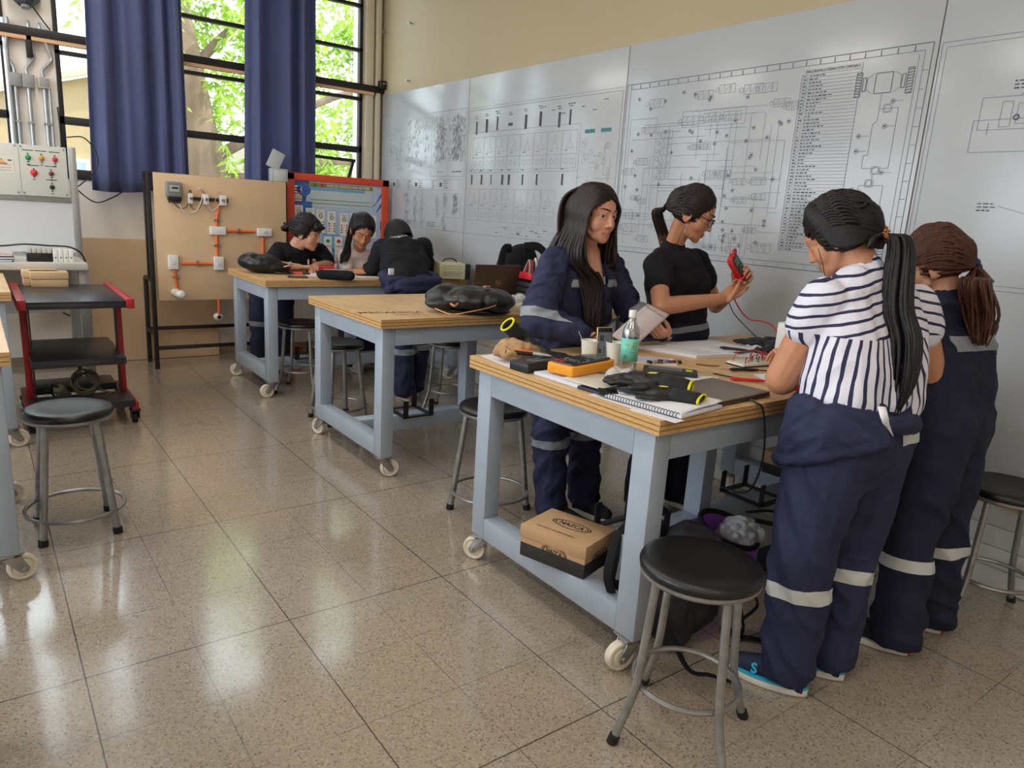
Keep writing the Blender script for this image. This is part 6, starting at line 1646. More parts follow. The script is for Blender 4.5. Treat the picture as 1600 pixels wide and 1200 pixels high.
        for row, cnt in rows:
            for k in range(cnt):
                u = (k / (cnt - 1) * 2 - 1) * um            # from one sideburn over the forehead to the other
                a = u * 2.05
                st = Vector((.078 * math.sin(a), front * (1 - .72 * (abs(u) ** 1.5)) - .02 * (abs(u) > .85), .086 - .146 * abs(u) ** 1.6))
                st = skin_(st, 1.0)
                if row:
                    d0 = ((st - c).normalized() + Vector((0, -.35 * row, .35)) * 1.0); st = onto(d0.normalized(), 1.0)
                d0 = (st - c).normalized()
                mid = (d0 + td * .9 + Vector((.35 * u, 0, .8 * max(0, math.cos(u * 1.6))))).normalized()
                vv = 1.0 + .05 * vol
                P0 = skin_(st, 1.005) if not row else st
                P1 = onto((d0 * .7 + mid * .35).normalized(), 1.015 + .02 * vol * rg.random()); P2 = onto(mid, vv + .03 * vol * rg.random()); P3 = onto((mid * .45 + td * .6).normalized(), 1.02 + .03 * rg.random())
                s.lock(mb, [s.P(*P0), s.P(*P1), s.P(*P2), s.P(*P3), s.P(*tie)], r0 * rg.uniform(.8, 1.15), rt=.6, st=.35)
    def tail(s, mb, pts, n=50, rad=(.018, .035, .03, .012), seed=1, r0=.0065, wave=0, nr=5):
        """bundle of strands along world points"""
        rg = random.Random(seed)
        for k in range(n):
            a, q = rg.uniform(0, 6.28), math.sqrt(rg.random()); o = Vector((math.cos(a), math.sin(a), 0)) * q; ph = rg.uniform(0, 6.28); L = rg.uniform(.82, 1.0); K = len(pts)
            P_ = []
            for i, p in enumerate(pts):
                t = i / (K - 1); rr = np.interp(t, np.linspace(0, 1, len(rad)), rad)
                p2 = Vector(pts[0]).lerp(Vector(p), 1) if i < K - 1 else Vector(pts[-2]).lerp(Vector(p), L)
                P_.append(p2 + Vector((o.x * rr, o.y * rr, 0)) + Vector((wave * math.sin(ph + i * 1.9), wave * math.cos(ph * 1.3 + i * 2.2), 0)))
            s.lock(mb, P_, r0 * rg.uniform(.75, 1.2), n=nr, rt=.2)
    def shoe(s, heel, toe, m_up, m_sole, wid=.043, h=.085, name='shoe', vox=.005):
        heel, toe = Vector(heel), Vector(toe); d = (toe - heel); d.z = 0; L = d.length; d.normalize(); q = Vector((-d.y, d.x, 0))
        M = Matrix((d, q, UP)).transposed().to_4x4(); M.translation = (heel.x, heel.y, 0)
        b = MB(M); b.chain([((.035, 0, .052), .036), ((L * .35, 0, .06), .038), ((L * .62, 0, .05), .040), ((L * .86, 0, .042), .033)]); b.chain([((.04, 0, .075), .033), ((.07, 0, .10), .036)]); b.bx(.01, L - .03, -.03, .03, .016, .045)
        me = remesh(b, vox, 3, None, lambda co, no: np.column_stack((co[:, 0], co[:, 1], np.maximum(co[:, 2], .014))))
        o = part_from(me, name, m_up, s.t)
        out = []
        for i in range(28):
            t = i / 28 * 2 * math.pi; x = L / 2 + (L / 2 + .004) * math.cos(t); w = wid * (1.0 - .16 * math.cos(t + 3.14) - .08 * math.cos(2 * t)) * math.copysign(abs(math.sin(t)) ** .75, math.sin(t)); out.append((x, w))
        MB(M).prism(out, 0.001, .026).build('sole', m_sole, o, bevel=.005, smooth=1.2)
        s.shoeM = M; s.shoeL = L; s.out = out
        return o
def trouser(b, hip, kn, an, r=(.115, .098, .086, .088)):
    h, k_, a = Vector(hip), Vector(kn), Vector(an)
    b.chain([(h, r[0]), (h.lerp(k_, .5), (r[0] + r[1]) / 2), (k_, r[1]), (k_.lerp(a, .5), r[2]), (a + (a - k_) * .04, r[3])])
skin_a = skin_mat('skin_warm_light', (206, 150, 124), (168, 84, 80)); skin_b = skin_mat('skin_tan', (190, 134, 102), (160, 92, 80)); skin_c = skin_mat('skin_olive', (196, 146, 118), (170, 100, 90))
hair_black = hair_mat('black_hair', (20, 17, 18)); hair_dark = hair_mat('dark_brown_hair', (26, 20, 20), (48, 35, 34)); hair_brown = hair_mat('reddish_brown_hair', (58, 34, 28), (104, 62, 46))
hair_ombre = hair_mat('ombre_hair', (26, 20, 20), (48, 36, 32), (1.44, 1.30, (168, 132, 88)))

# ================================================================== woman with long dark hair, navy coverall
p = Person('person with long straight dark hair in a navy coverall, holding a printed sheet', (2.56, -2.29, 0), skin_a)
ho = (2.47, -2.285, 1.499)
p.head_frame(ho, (-.96, -.06, -.12), k=1.10)
neck = (2.545, -2.315, 1.335)
p.head(neck, .045)
Rsh, Lsh = (2.545, -2.135, 1.275), (2.56, -2.47, 1.275)
Rel, Lel = (2.47, -2.00, 1.03), (2.50, -2.60, 1.055)
Rwr, Lwr = (2.29, -2.129, 0.99), (2.3, -2.666, 0.959)
p.torso((2.60, -2.30, .90), (2.58, -2.30, 1.02), (2.555, -2.30, 1.22), neck, (0, 1, 0))
p.arm(Rsh, Rel, Rwr); p.arm(Lsh, Lel, Lwr)
p.hand(Rwr, (-.42, -.80, -.10), (-.3, .2, -.9), True, (.75, .8, .85, .9), .7)
p.hand(Lwr, (-.25, .86, .12), (.5, .15, .75), False, (.75, .7, .65, .7), .4, tdir=(-.1, .55, .8))
for hp, kn, an in (((2.59, -2.225, .88), (2.52, -2.165, .47), (2.53, -2.205, .09)), ((2.60, -2.395, .88), (2.56, -2.41, .46), (2.54, -2.435, .09))): p.leg(hp, kn, an, (.075, .05, .038))
p.b.cap((2.515, -2.32, 1.33), (2.492, -2.318, 1.20), .042, .056)
p.body(.0038, 3); p.eyes((.8, .0), .85)
c = MB()
for sg in (-1, 0, 1):
    r_ = Vector((0, 1, 0)) * sg
    c.chain([(Vector((2.595, -2.30, .86)) + r_ * .075, .115), (Vector((2.58, -2.30, 1.03)) + r_ * .075, .118), (Vector((2.56 + .03 * (sg == 0), -2.30, 1.21)) + r_ * .095, .115 - .02 * (sg == 0))])
    if sg: c.chain([(Vector((2.56, -2.30, 1.21)) + r_ * .10, .108), (Vector((2.565, -2.305, 1.29)) + r_ * .105, .074)])
c.chain([(Rsh, .078), (Vector(Rsh).lerp(Vector(Rel), .5) + Vector((0, .012, 0)), .078), (Vector(Rel) + Vector((.0, .01, 0)), .072), (Vector(Rel).lerp(Vector(Rwr), .45), .066), (Vector(Rel).lerp(Vector(Rwr), .88), .050)])
c.chain([(Lsh, .075), (Vector(Lsh).lerp(Vector(Lel), .5), .072), (Lel, .066), (Vector(Lel).lerp(Vector(Lwr), .5), .058), (Vector(Lel).lerp(Vector(Lwr), .90), .046)])
HEM = lambda co, no: np.column_stack((co[:, 0], co[:, 1], np.maximum(co[:, 2], .035 + .006 * np.sin(co[:, 0] * 60) + .006 * np.sin(co[:, 1] * 70))))
W1R = (.108, .088, .078, .080); trouser(c, (2.59, -2.215, .86), (2.52, -2.165, .47), (2.53, -2.205, .10), W1R); trouser(c, (2.60, -2.40, .86), (2.56, -2.41, .46), (2.54, -2.435, .10), W1R)
cv = p.cloth('coverall', c, navy, .007, 4, .012, 3, (8, 8, 18), shape=HEM)
MBc = MB()
for q, a_ in ((1, 0), (-1, 0)):      # open collar flaps
    MBc.add([(2.49, -2.305 + q * .065, 1.345), (2.545, -2.305 + q * .10, 1.365), (2.47, -2.305 + q * .115, 1.30), (2.43, -2.305 + q * .055, 1.20)], [(0, 1, 2, 3)])
MBc.build('collar', navy, p.t, solid=.008, smooth=3)
for q in (1, -1):
    p.band(cv, (2.46, -2.305 + q * .12, 1.195), (0, 0, 1), .034, .12, side=(-1, 0, 0), lim=(Vector((0, 1, 0)), .045))
p.band(cv, Vector(Rsh).lerp(Vector(Rel), .93), Vector(Rel) - Vector(Rsh) + Vector((0, 0, -.12)), .045, .2, side=(-.25, 1, 0)); p.band(cv, Vector(Lsh).lerp(Vector(Lel), .95), Vector(Lel) - Vector(Lsh), .040, .2, side=(-.7, -.7, 0))
for kn, an in (((2.52, -2.165, .47), (2.53, -2.205, .10)), ((2.56, -2.41, .46), (2.54, -2.435, .10))): p.band(cv, Vector(kn).lerp(Vector(an), .08), Vector(kn) - Vector(an), .042, .115)
u = MB(); u.ell((2.490, -2.31, 1.125), (.075, .06, .15)); u.ell((2.50, -2.31, 1.05), (.085, .05, .12)); u.ell((2.478, -2.338, 1.05), (.068, .046, .15))
p.cloth('undershirt', u, black_cloth, .007, 3, .002, 5)
MB().cyl((2.413, -2.32, 1.23), (2.41, -2.322, 1.195), .004, n=8).build('zip_pull', zinc, p.t)
h = MB(); p.hair_cap(h, low=-.08)
rg = random.Random(11); G = lambda x, y, z: p.P(x, y, z)
dn = lambda v, dz, ox=0, oy=0: Vector((v.x + ox, v.y + oy, v.z + dz))
for sg in (-1, 1):
    for k in range(74):
        t = k / 73; y0 = .074 - .155 * t
        a = p.surf(sg * .003, y0, .004); b_ = p.surf(sg * .045, y0 * .95 - .004, .007)
        yb = .052 - .152 * t                                   # where it crosses the side of the head
        c_ = Vector((sg * (.084 - .012 * t * t), yb, .028)); d_ = Vector((sg * (.088 - .02 * t * t), yb - .008, -.05))
        w0, w1, w2, w3 = p.P(*a), p.P(*b_), p.P(*c_), p.P(*d_)
        f_ = 1 - t
        if sg > 0:   # person's right: over the front of the shoulder, down to the elbow
            e_ = dn(w3, -.14, -.02 * f_ + .05 * t + rg.gauss(0, .008), .025 * f_ + .03 * t + rg.gauss(0, .008)); g_ = Vector((2.418 + .05 * t, -2.225 - .045 * f_ + .06 * (t - .3) + rg.gauss(0, .014), 1.19 + .02 * rg.random()))
            h_ = Vector((2.392 + .045 * t, -2.235 - .045 * f_ + .05 * (t - .3) + rg.gauss(0, .014), 1.04)); i_ = Vector((2.385 + .04 * t, -2.25 - .03 * f_ + rg.gauss(0, .018), .90 + rg.uniform(-.05, .07)))
            if t > .62: q_ = (t - .62) / .38; g_ = Vector((2.60 + .05 * q_, -2.155 - .07 * q_ + rg.gauss(0, .008), 1.335 - .10 * q_)); h_ = Vector((2.665 + .02 * q_, -2.16 - .07 * q_ + rg.gauss(0, .01), 1.20)); i_ = Vector((2.69, -2.18 - .06 * q_ + rg.gauss(0, .02), 1.02))
        else:
            e_ = dn(w3, -.13, .0 + rg.gauss(0, .008), -.01 + rg.gauss(0, .008)); g_ = Vector((2.46 + .12 * t, -2.42 + .02 * f_ + rg.gauss(0, .014), 1.25)); h_ = Vector((2.45 + .16 * t, -2.41 + rg.gauss(0, .012), 1.19)); i_ = Vector((2.45 + .18 * t, -2.405 + rg.gauss(0, .015), 1.13 + rg.uniform(-.03, .03)))
        p.lock(h, [w0, w1, w2, w3, e_, g_, h_, i_], .0088 * rg.uniform(.75, 1.2), n=5, rt=.3)
for k in range(44):    # back of the head
    x = (k / 43 - .5) * .17
    p.lock(h, [p.P(*p.surf(x * .3, -.06)), p.P(x * .9, -.112, .06), p.P(x * 1.1, -.116, -.02), dn(p.P(x, -.11, -.08), -.1, .0), (2.665, -2.28 + x * 1.3, 1.2), (2.70, -2.28 + x * 1.4, 1.0)], .011, rt=.4)
h.build('hair', hair_dark, p.t, smooth=3)
for q in (0, 1):
    an = ((2.53, -2.205), (2.54, -2.435))[q]
    p.shoe((an[0] + .05, an[1] + .02 * q, 0), (an[0] - .19, an[1] - .05 * (1 - q) - .02, 0), mat('black_canvas', (24, 24, 28), .8), mat('white_sole', (222, 218, 208), .5))
# printed sheet in her hands and the pen
t = thing('printed_sheet', 'printed worksheet held up by the long-haired woman', 'paper', (2.27, -2.436, 1.017))
A, B, C_, D_ = (2.28, -2.267, 0.982), (2.33, -2.536, 1.113), (2.27, -2.629, 1.064), (2.22, -2.348, 0.927)
A, B, C_, D_ = map(Vector, (A, B, C_, D_)); m = MB(); n_ = 10
m.add([A.lerp(B, i / n_).lerp(D_.lerp(C_, i / n_), j / n_) + Vector((-.012, .006, .0)) * math.sin(3.14 * j / n_) for i in range(n_ + 1) for j in range(n_ + 1)], [(i * (n_ + 1) + j, i * (n_ + 1) + j + 1, (i + 1) * (n_ + 1) + j + 1, (i + 1) * (n_ + 1) + j) for i in range(n_) for j in range(n_)])
sh = m.build('page', mat('pinkish_paper', (216, 204, 204), .75), t, smooth=3, solid=.0008)
nn = (B - A).cross(D_ - A).normalized(); nn = nn if nn.x < 0 else -nn
Mf = lambda u, v: A.lerp(B, v).lerp(D_.lerp(C_, v), u) + Vector((-.012, .006, 0)) * math.sin(3.14 * u) + nn * .0012
q = MB(); r = random.Random(5)
for k in range(12):
    v = .08 + k * .06
    if 3 < k < 7: continue
    q.quad(Mf(.08, v), Mf(.08 + r.uniform(.4, .82), v), Mf(.5, v + .008), Mf(.08, v + .008))
for k in range(8): q.quad(Mf(.15 + .08 * k, .3), Mf(.16 + .08 * k, .3), Mf(.17 + .08 * k, .44), Mf(.16 + .08 * k, .44))
q.build('printed_lines', ink, sh, smooth=0)
xd = (D_ - A).normalized()
text_mesh('CIRCUITO MIXTO', .014, frame(Mf(.45, .9), xd, nn), 'printed_title', ink_dark, sh, .0001)
tag(MB().cyl((2.2, -2.062, 0.989), (2.25, -2.278, 1.073), .0045, n=8).build('pen', black_plastic), 'dark pen held in the long-haired woman\'s right hand', 'pen')

# ================================================================== woman in black T-shirt with glasses
p = Person('person with glasses and a low ponytail in a black T-shirt, holding a red meter', (2.48, -2.95, 0), skin_b)
p.head_frame((2.43, -2.902, 1.533), (-.80, -.52, -.40), k=1.12)
neck = (2.52, -2.885, 1.36)
p.head(neck, .043)
Rsh, Lsh = (2.47, -2.73, 1.278), (2.545, -3.115, 1.30)
Rel, Rwr = (2.33, -2.632, 1.096), (2.25, -2.981, 1.136)
Lel, Lwr = (2.52, -3.291, 1.057), (2.28, -3.124, 1.185)
pel = (2.50, -2.955, .90)
p.torso(pel, (2.50, -2.95, 1.03), (2.50, -2.93, 1.22), neck, (.25, .97, 0))
p.arm(Rsh, Rel, Rwr, (.052, .044, .038, .027)); p.arm(Lsh, Lel, Lwr, (.05, .042, .036, .026))
p.hand(Rwr, (-.25, -.80, .50), (-.6, .45, .5), True, (.75, .8, .85, .9), .6, tdir=(-.35, -.3, .85))
p.hand(Lwr, (-.45, -.2, .80), (-.55, .75, .1), False, (.85, .9, .9, .9), .5)
p.leg((2.48, -2.87, .88), (2.45, -2.80, .46), (2.40, -2.70, .09)); p.leg((2.50, -3.03, .88), (2.45, -3.0, .46), (2.40, -2.95, .09))
p.body(.0038, 3); p.eyes((.2, -.4), .28)
c = MB()
for sg in (-1, 0, 1):
    r_ = nrm(.25, .97, 0) * sg
    c.chain([(Vector((2.50, -2.955, .93)) + r_ * .06, .112), (Vector((2.50, -2.95, 1.04)) + r_ * .052, .108), (Vector((2.495, -2.93, 1.18)) + r_ * .062, .118), (Vector((2.515, -2.905, 1.29)) + r_ * .075, .078)])
c.chain([(Rsh, .070), (Vector(Rsh).lerp(Vector(Rel), .40), .070)]); c.chain([(Lsh, .068), (Vector(Lsh).lerp(Vector(Lel), .42), .066)])
c.chain([((2.53, -2.90, 1.33), .075), ((2.522, -2.888, 1.352), .066)]); c.ell((2.48, -2.905, 1.275), (.085, .12, .085)); c.ell((2.47, -2.92, 1.20), (.10, .13, .10))
p.cloth('t_shirt', c, black_cloth, .006, 3, .005, 4)
c = MB()
for sg in (-1, 0, 1):
    r_ = nrm(.25, .97, 0) * sg; c.chain([(Vector((2.50, -2.955, .84)) + r_ * .062, .118), (Vector((2.50, -2.955, .93)) + r_ * .062, .124)])
trouser(c, (2.48, -2.87, .86), (2.45, -2.80, .46), (2.40, -2.71, .11)); trouser(c, (2.50, -3.03, .86), (2.45, -3.0, .46), (2.40, -2.95, .11))
cv = p.cloth('trousers', c, navy_dark, .007, 4, .008, 6, shape=HEM)
p.band(cv, (2.50, -2.955, .955), (.1, .1, 1), .03, .3)
for kn, an in (((2.45, -2.80, .46), (2.40, -2.71, .11)), ((2.45, -3.0, .46), (2.40, -2.95, .11))): p.band(cv, Vector(kn).lerp(Vector(an), .1), Vector(kn) - Vector(an), .045, .13)
h = MB(); p.hair_cap(h); tie = (-.0, -.125, -.025)
p.swept(h, tie, 90, 3, .008)
T0 = p.P(*tie)
p.tail(h, [T0, T0 + Vector((.03, .02, -.03)), (2.58, -2.899, 1.368), (2.62, -2.88, 1.299)], 46, (.014, .028, .03, .012), 4, .006)
h.build('hair', hair_ombre, p.t, smooth=3)
MB().tube([T0 + p.R * .018 * math.cos(a) + p.U * .018 * math.sin(a) for a in [i * .393 for i in range(16)]], .008, 8, closed=True).build('hair_tie', black_cloth, p.t, smooth=3)
# her glasses
g = MB(); k = p.k
for q in (-1, 1):
    g.tube([p.P(q * (.034 + .025 * math.cos(a)), .0965 - .012 * ((.034 + .025 * math.cos(a)) / .06) ** 2, .000 + .019 * math.sin(a) + .002) for a in [i * .314 for i in range(20)]], .0016 * k, 6, closed=True)
    g.tube([p.P(q * (.010 + .008 * i), .0985 - .006 * (i / 6) ** 2 * 1.9, .018 + .003 * math.sin(i * .5)) for i in range(7)], .0026 * k, 6)
    g.tube([p.P(q * .059, .086, .014), p.P(q * .074, .05, .013), p.P(q * .081, -.005, .010), p.P(q * .080, -.03, -.006)], .0018 * k, 6)
g.tube([p.P(-.010, .1, .006), p.P(0, .103, .010), p.P(.010, .1, .006)], .0015 * k, 6)
gl = g.build('glasses', mat('glasses_frame', (36, 36, 44), .3, .2), p.t, smooth=3)
g = MB()
for q in (-1, 1): g.add([p.P(q * (.034 + .024 * math.cos(a)), .0963 - .012 * ((.034 + .024 * math.cos(a)) / .06) ** 2, .002 + .018 * math.sin(a)) for a in [i * .314 for i in range(20)]], [tuple(range(20))])
g.build('lens', window_glass, gl, smooth=0)
MB().tube(catmull([p.P(.078, .0, -.03), p.P(.082, .004, -.07), Vector((2.42, -2.798, 1.377)), Vector((2.42, -2.817, 1.346))], 5), .0016, 5).build('earphone_cord', black_plastic, p.t)
for q in (0, 1):
    an = ((2.40, -2.70), (2.40, -2.95))[q]
    p.shoe((an[0] + .06, an[1], 0), (an[0] - .18, an[1] - .03, 0), mat('black_knit_shoe', (22, 22, 26), .8), mat('white_sole', (222, 218, 208), .5))
# red multimeter in her hands
M = frame((2.24, -3.099, 1.248), (.1, .62, .62), (-.75, .1, .45))
t = multimeter('red multimeter held up by the woman in glasses', M @ Matrix.Translation((-.02, -.04, -.01)), red_rubber, mat('meter_dark_face', (44, 42, 46), .4), (2.24, -3.056, 1.254), .85)
MB(M @ Matrix.Translation((-.02, -.04, -.01)) @ Matrix.Scale(.85, 4)).tube(catmull([(.03, -.005, .01), (.04, -.012, .04), (.05, .045, .062), (.04, .09, .04), (.05, .096, .0), (.06, .04, -.015), (.05, -.01, .0)], 5), .006, 7).build('wound_lead', red_rubber, t)
MB(M @ Matrix.Translation((-.02, -.04, -.01)) @ Matrix.Scale(.85, 4)).tube(catmull([(.16, .0, .03), (.19, .0, .04), (.20, .03, .04), (.18, .05, .04)], 5), .006, 7).build('wound_lead', red_rubber, t)

# ================================================================== woman in striped blouse, seen from behind
def stripe_mat():
    t = NT('striped_blouse'); c = t.n('TexCoord'); s = t.n('SeparateXYZ'); t.l(c.outputs['Object'], s.inputs[0])
    wob = t.math('MULTIPLY', t.math('SUBTRACT', t.noise(t.coord(), 7, 2), .5), .022)
    a1 = t.n('Attribute', attribute_name='yoke')
    def st(v, pitch, frac): return t.math('LESS_THAN', t.math('FRACT', t.math('DIVIDE', t.math('ADD', v, wob), pitch)), frac)
    hor = st(a1.outputs['Fac'], .0335, .27); a2 = t.n('Attribute', attribute_name='around'); ver = st(a2.outputs['Fac'], .031, .32)
    up_ = t.math('GREATER_THAN', s.outputs[2], 1.172)
    f = t.math('ADD', t.math('MULTIPLY', hor, up_), t.math('MULTIPLY', ver, t.math('SUBTRACT', 1.0, up_)))
    t.base(t.mix(f, lin(222, 222, 236), lin(36, 38, 74))); t.b.inputs['Roughness'].default_value = .75
    t.bump(t.noise(t.coord((1, 1, .4)), 26, 4), .35)
    return t.mat
p = Person('person in a striped navy and white blouse seen from behind, coverall tied at the waist', (1.12, -2.26, 0), skin_b)
p.head_frame((1.315, -2.318, 1.470), (.84, .20, -.56), k=1.10)
neck = (1.225, -2.34, 1.36)
p.head(neck, .052)
Lsh, Rsh = (1.245, -2.175, 1.268), (1.15, -2.575, 1.255)
Lel, Lwr = (1.34, -2.151, 0.999), (1.50, -2.42, 1.02)
Rel, Rwr = (1.11, -2.705, 1.015), (1.40, -2.68, 1.02)
rt = nrm(-.15, -1, 0)
p.torso((1.12, -2.24, .88), (1.14, -2.28, 1.00), (1.19, -2.34, 1.20), neck, rt, (.16, .14, .15))
p.arm(Lsh, Lel, Lwr, (.066, .056, .046, .03)); p.arm(Rsh, Rel, Rwr, (.062, .052, .044, .03))
p.hand(Lwr, (.6, -.6, .1), (.3, .1, -.9), False, (.6, .6, .6, .6), .5); p.hand(Rwr, (.8, .4, .0), (-.1, 0, -1), True, (.6, .6, .6, .6), .5)
LH, LK, LA = (1.13, -2.145, .86), (1.13, -2.085, .46), (1.10, -2.045, .10); RH, RK, RA = (1.10, -2.335, .86), (1.11, -2.32, .44), (1.07, -2.26, .10)
p.leg(LH, LK, LA, (.095, .065, .045)); p.leg(RH, RK, RA, (.095, .065, .045))
p.body(.0045, 3)
c = MB()
for sg in (-1, -.5, 0, .5, 1):
    r_ = rt * sg
    c.chain([(Vector((1.13, -2.285, .955)) + r_ * .095, .125), (Vector((1.15, -2.32, 1.05)) + r_ * .102, .128), (Vector((1.185, -2.355, 1.17)) + r_ * .118, .118), (Vector((1.20, -2.36, 1.258)) + r_ * .122, .088), (Vector((1.215, -2.345, 1.315)) + r_ * .055, .075)])
c.chain([(Lsh, .076), (Vector(Lsh).lerp(Vector(Lel), .16), .080), (Vector(Lsh).lerp(Vector(Lel), .30), .083)]); c.chain([(Rsh, .076), (Vector(Rsh).lerp(Vector(Rel), .18), .080), (Vector(Rsh).lerp(Vector(Rel), .30), .082)])
c.chain([((1.225, -2.345, 1.35), .068), ((1.235, -2.345, 1.375), .062)])
bl = p.cloth('blouse', c, stripe_mat(), .006, 4, .006, 8, (10, 10, 9))
n = len(bl.data.vertices); co = np.empty(n * 3); bl.data.vertices.foreach_get('co', co); co = co.reshape(-1, 3)
at = bl.data.attributes.new('yoke', 'FLOAT', 'POINT'); lat = (co - np.array([1.2, -2.345, 0])) @ np.array(rt)
at.data.foreach_set('value', (co[:, 2] + .22 * np.abs(lat) + .1 * co[:, 0] + 5).astype(np.float32))
at = bl.data.attributes.new('around', 'FLOAT', 'POINT'); fw = (co - np.array([1.17, -2.32, 0])) @ np.array((1.0, -.15, 0)); lt = (co - np.array([1.17, -2.32, 0])) @ np.array(rt)
at.data.foreach_set('value', (np.arctan2(lt, -fw) * .19 + 5).astype(np.float32))
c = MB()
for sg in (-1, -.4, .4, 1):
    r_ = rt * sg; c.chain([(Vector((1.115, -2.24, .80)) + r_ * .085, .135), (Vector((1.125, -2.255, .90)) + r_ * .088, .128)])
trouser(c, LH, LK, LA, (.128, .102, .090, .080)); trouser(c, RH, RK, RA, (.128, .100, .090, .080))
HEM3 = lambda co, no: np.column_stack((co[:, 0], co[:, 1], np.maximum(co[:, 2], .048 + .006 * np.sin(co[:, 0] * 60) + .006 * np.sin(co[:, 1] * 70))))
HEM4 = lambda co, no: np.column_stack((co[:, 0], co[:, 1], np.maximum(co[:, 2], .05 + .10 * np.clip(co[:, 0] - 1.06, 0, .3) + .006 * np.sin(co[:, 0] * 60) + .006 * np.sin(co[:, 1] * 70))))
tr = p.cloth('trousers', c, navy, .007, 4, .0105, 12, (7, 7, 13), shape=HEM4)
p.band(tr, Vector(LK).lerp(Vector(LA), .30), Vector(LK) - Vector(LA), .045, .118, reflective); p.band(tr, Vector(RK).lerp(Vector(RA), .22), Vector(RK) - Vector(RA), .045, .112, reflective)
c = MB()      # the coverall top rolled down and tied round the hips
ring = [Vector((1.125, -2.255, .925)) + rt * (.205 * math.cos(a)) + nrm(1, -.15, 0) * (.145 * math.sin(a)) + Vector((0, 0, -.02 * math.cos(a) - .0)) for a in [i * .2618 for i in range(25)]]
c.chain([(q_, .034) for q_ in ring]); c.chain([(q_ + Vector((0, 0, -.05)), .03) for q_ in ring[6:18]])
fw_ = nrm(1, -.15, 0); C0 = Vector((1.118, -2.248, 0)); low = []
for i in range(19):      # the loose bodice hanging over the left hip
    u_ = i / 18; a = 2.55 + 1.75 * u_
    e1 = C0 + rt * (.232 * math.cos(a)) + fw_ * (.158 * math.sin(a)); out_ = (e1 - C0).normalized()
    zb_ = .765 + .125 * u_ ** 1.2; e2 = C0 + rt * (.244 * math.cos(a)) + fw_ * (.176 * math.sin(a)) + out_ * (.008 * math.sin(i * .8))
    e1.z = .925; e2.z = zb_; c.chain([(e1, .020), (e1.lerp(e2, .5) + out_ * .008, .019), (e2, .015)]); low.append((e2, .021))
c.chain(low)
wr_ = p.cloth('tied_coverall_top', c, navy, .006, 3, .010, 14, (10, 10, 22))
p.band(tr, (1.10, -2.385, .862), (.1, .06, 1), .04, .3, reflective, side=(-1, 0, 0), lim=(Vector((0, 1, 0)), .095))
MB().tube(catmull([(0.955, -2.056, 1.009), (0.935, -2.039, 0.986), (0.935, -2.072, 0.955), (0.945, -2.138, 0.912)], 5), [.012] * 8 + [.010, .008, .006, .005, .004, .003, .002, .001], 8, flat=.25).build('white_tie', mat('white_ribbon', (226, 226, 232), .7), p.t, smooth=3)
h = MB(); p.hair_cap(h, low=-.07, cut=.04); tie = (.022, -.112, -.05)
p.swept(h, tie, 120, 5, .0092, 1.3, .072, -.07, 1.0)
for k in range(34):
    x = (k / 33 - .5) * .15; p.lock(h, [p.P(x, -.075, -.075), p.P(x * .7, -.10, -.05), p.P(*tie)], .009, rt=.6)
for k in range(60):
    rg = random.Random(k); x = rg.uniform(-.07, .07); y = rg.uniform(-.06, .07); q = p.surf(x, y, .006)
    q2 = p.surf(x * .8, max(-.10, y - .06), .010); p.lock(h, [p.P(*q), p.P(*q2), p.P(x * .4, -.118, .045), p.P(*tie)], .009, rt=.5)
for q in (-1, 1):
    for k in range(16):
        w_ = k / 15; p.lock(h, [p.P(q * (.066 + .008 * w_), .045 - .03 * w_, .045 - .02 * w_), p.P(q * .086, -.005, .022 - .05 * w_), p.P(q * .076, -.065, .0 - .05 * w_), p.P(*tie)], .010, rt=.6, st=.4)
T0 = p.P(*tie)
p.tail(h, [T0, T0 + Vector((-.05, -.01, -.02)), Vector((1.10, -2.345, 1.28)), Vector((1.055, -2.33, 1.18)), Vector((1.03, -2.305, 1.06)), Vector((1.025, -2.285, .95))], 110, (.016, .034, .046, .052, .046, .022), 6, .0078, .004)
h.build('hair', hair_black, p.t, smooth=3)
s_ = MB(); rg = random.Random(4); tb = (T0 - p.P(*(Vector(tie) + Vector((0, .03, 0))))).normalized()
for k in range(42):
    a = k * .6; s_.ell(T0 + p.R * (.026 * math.cos(a)) + p.U * (.024 * math.sin(a)) + tb * rg.uniform(-.012, .012), .0052, None, 8, 6)
s_.build('beaded_hair_tie', mat('amber_beads', (190, 122, 60), .25, .2, .5, 90), p.t, smooth=3)
MB().tube(catmull([p.P(-.075, .045, -.01), p.P(-.082, .05, -.06), p.P(-.07, .06, -.10), p.P(-.06, .03, -.16)], 5), .0013, 5).build('loose_strand', hair_black, p.t, smooth=3)
sk = mat('navy_knit_shoe', (34, 42, 70), .75, 0, .15, 60)
for (hl, to) in (((1.035, -2.075), (1.27, -1.985)), ((1.015, -2.265), (1.255, -2.185))):
    o = p.shoe((*hl, 0), (*to, 0), sk, mat('white_sole', (222, 218, 208), .5), .045)
    MB(p.shoeM).prism([(x * 1.0, y * 1.02) for x, y in p.out], .026, .034).build('blue_midsole', mat('cyan_rubber', (48, 176, 214), .5), o, bevel=.002, smooth=1.2)
    text_mesh('S', .045, p.shoeM @ frame((.165, .0445, .058), (-1, 0, .1), (0, 1, .35)), 'shoe_emblem', mat('cyan_rubber', (48, 176, 214), .5), o, .002, .0015)

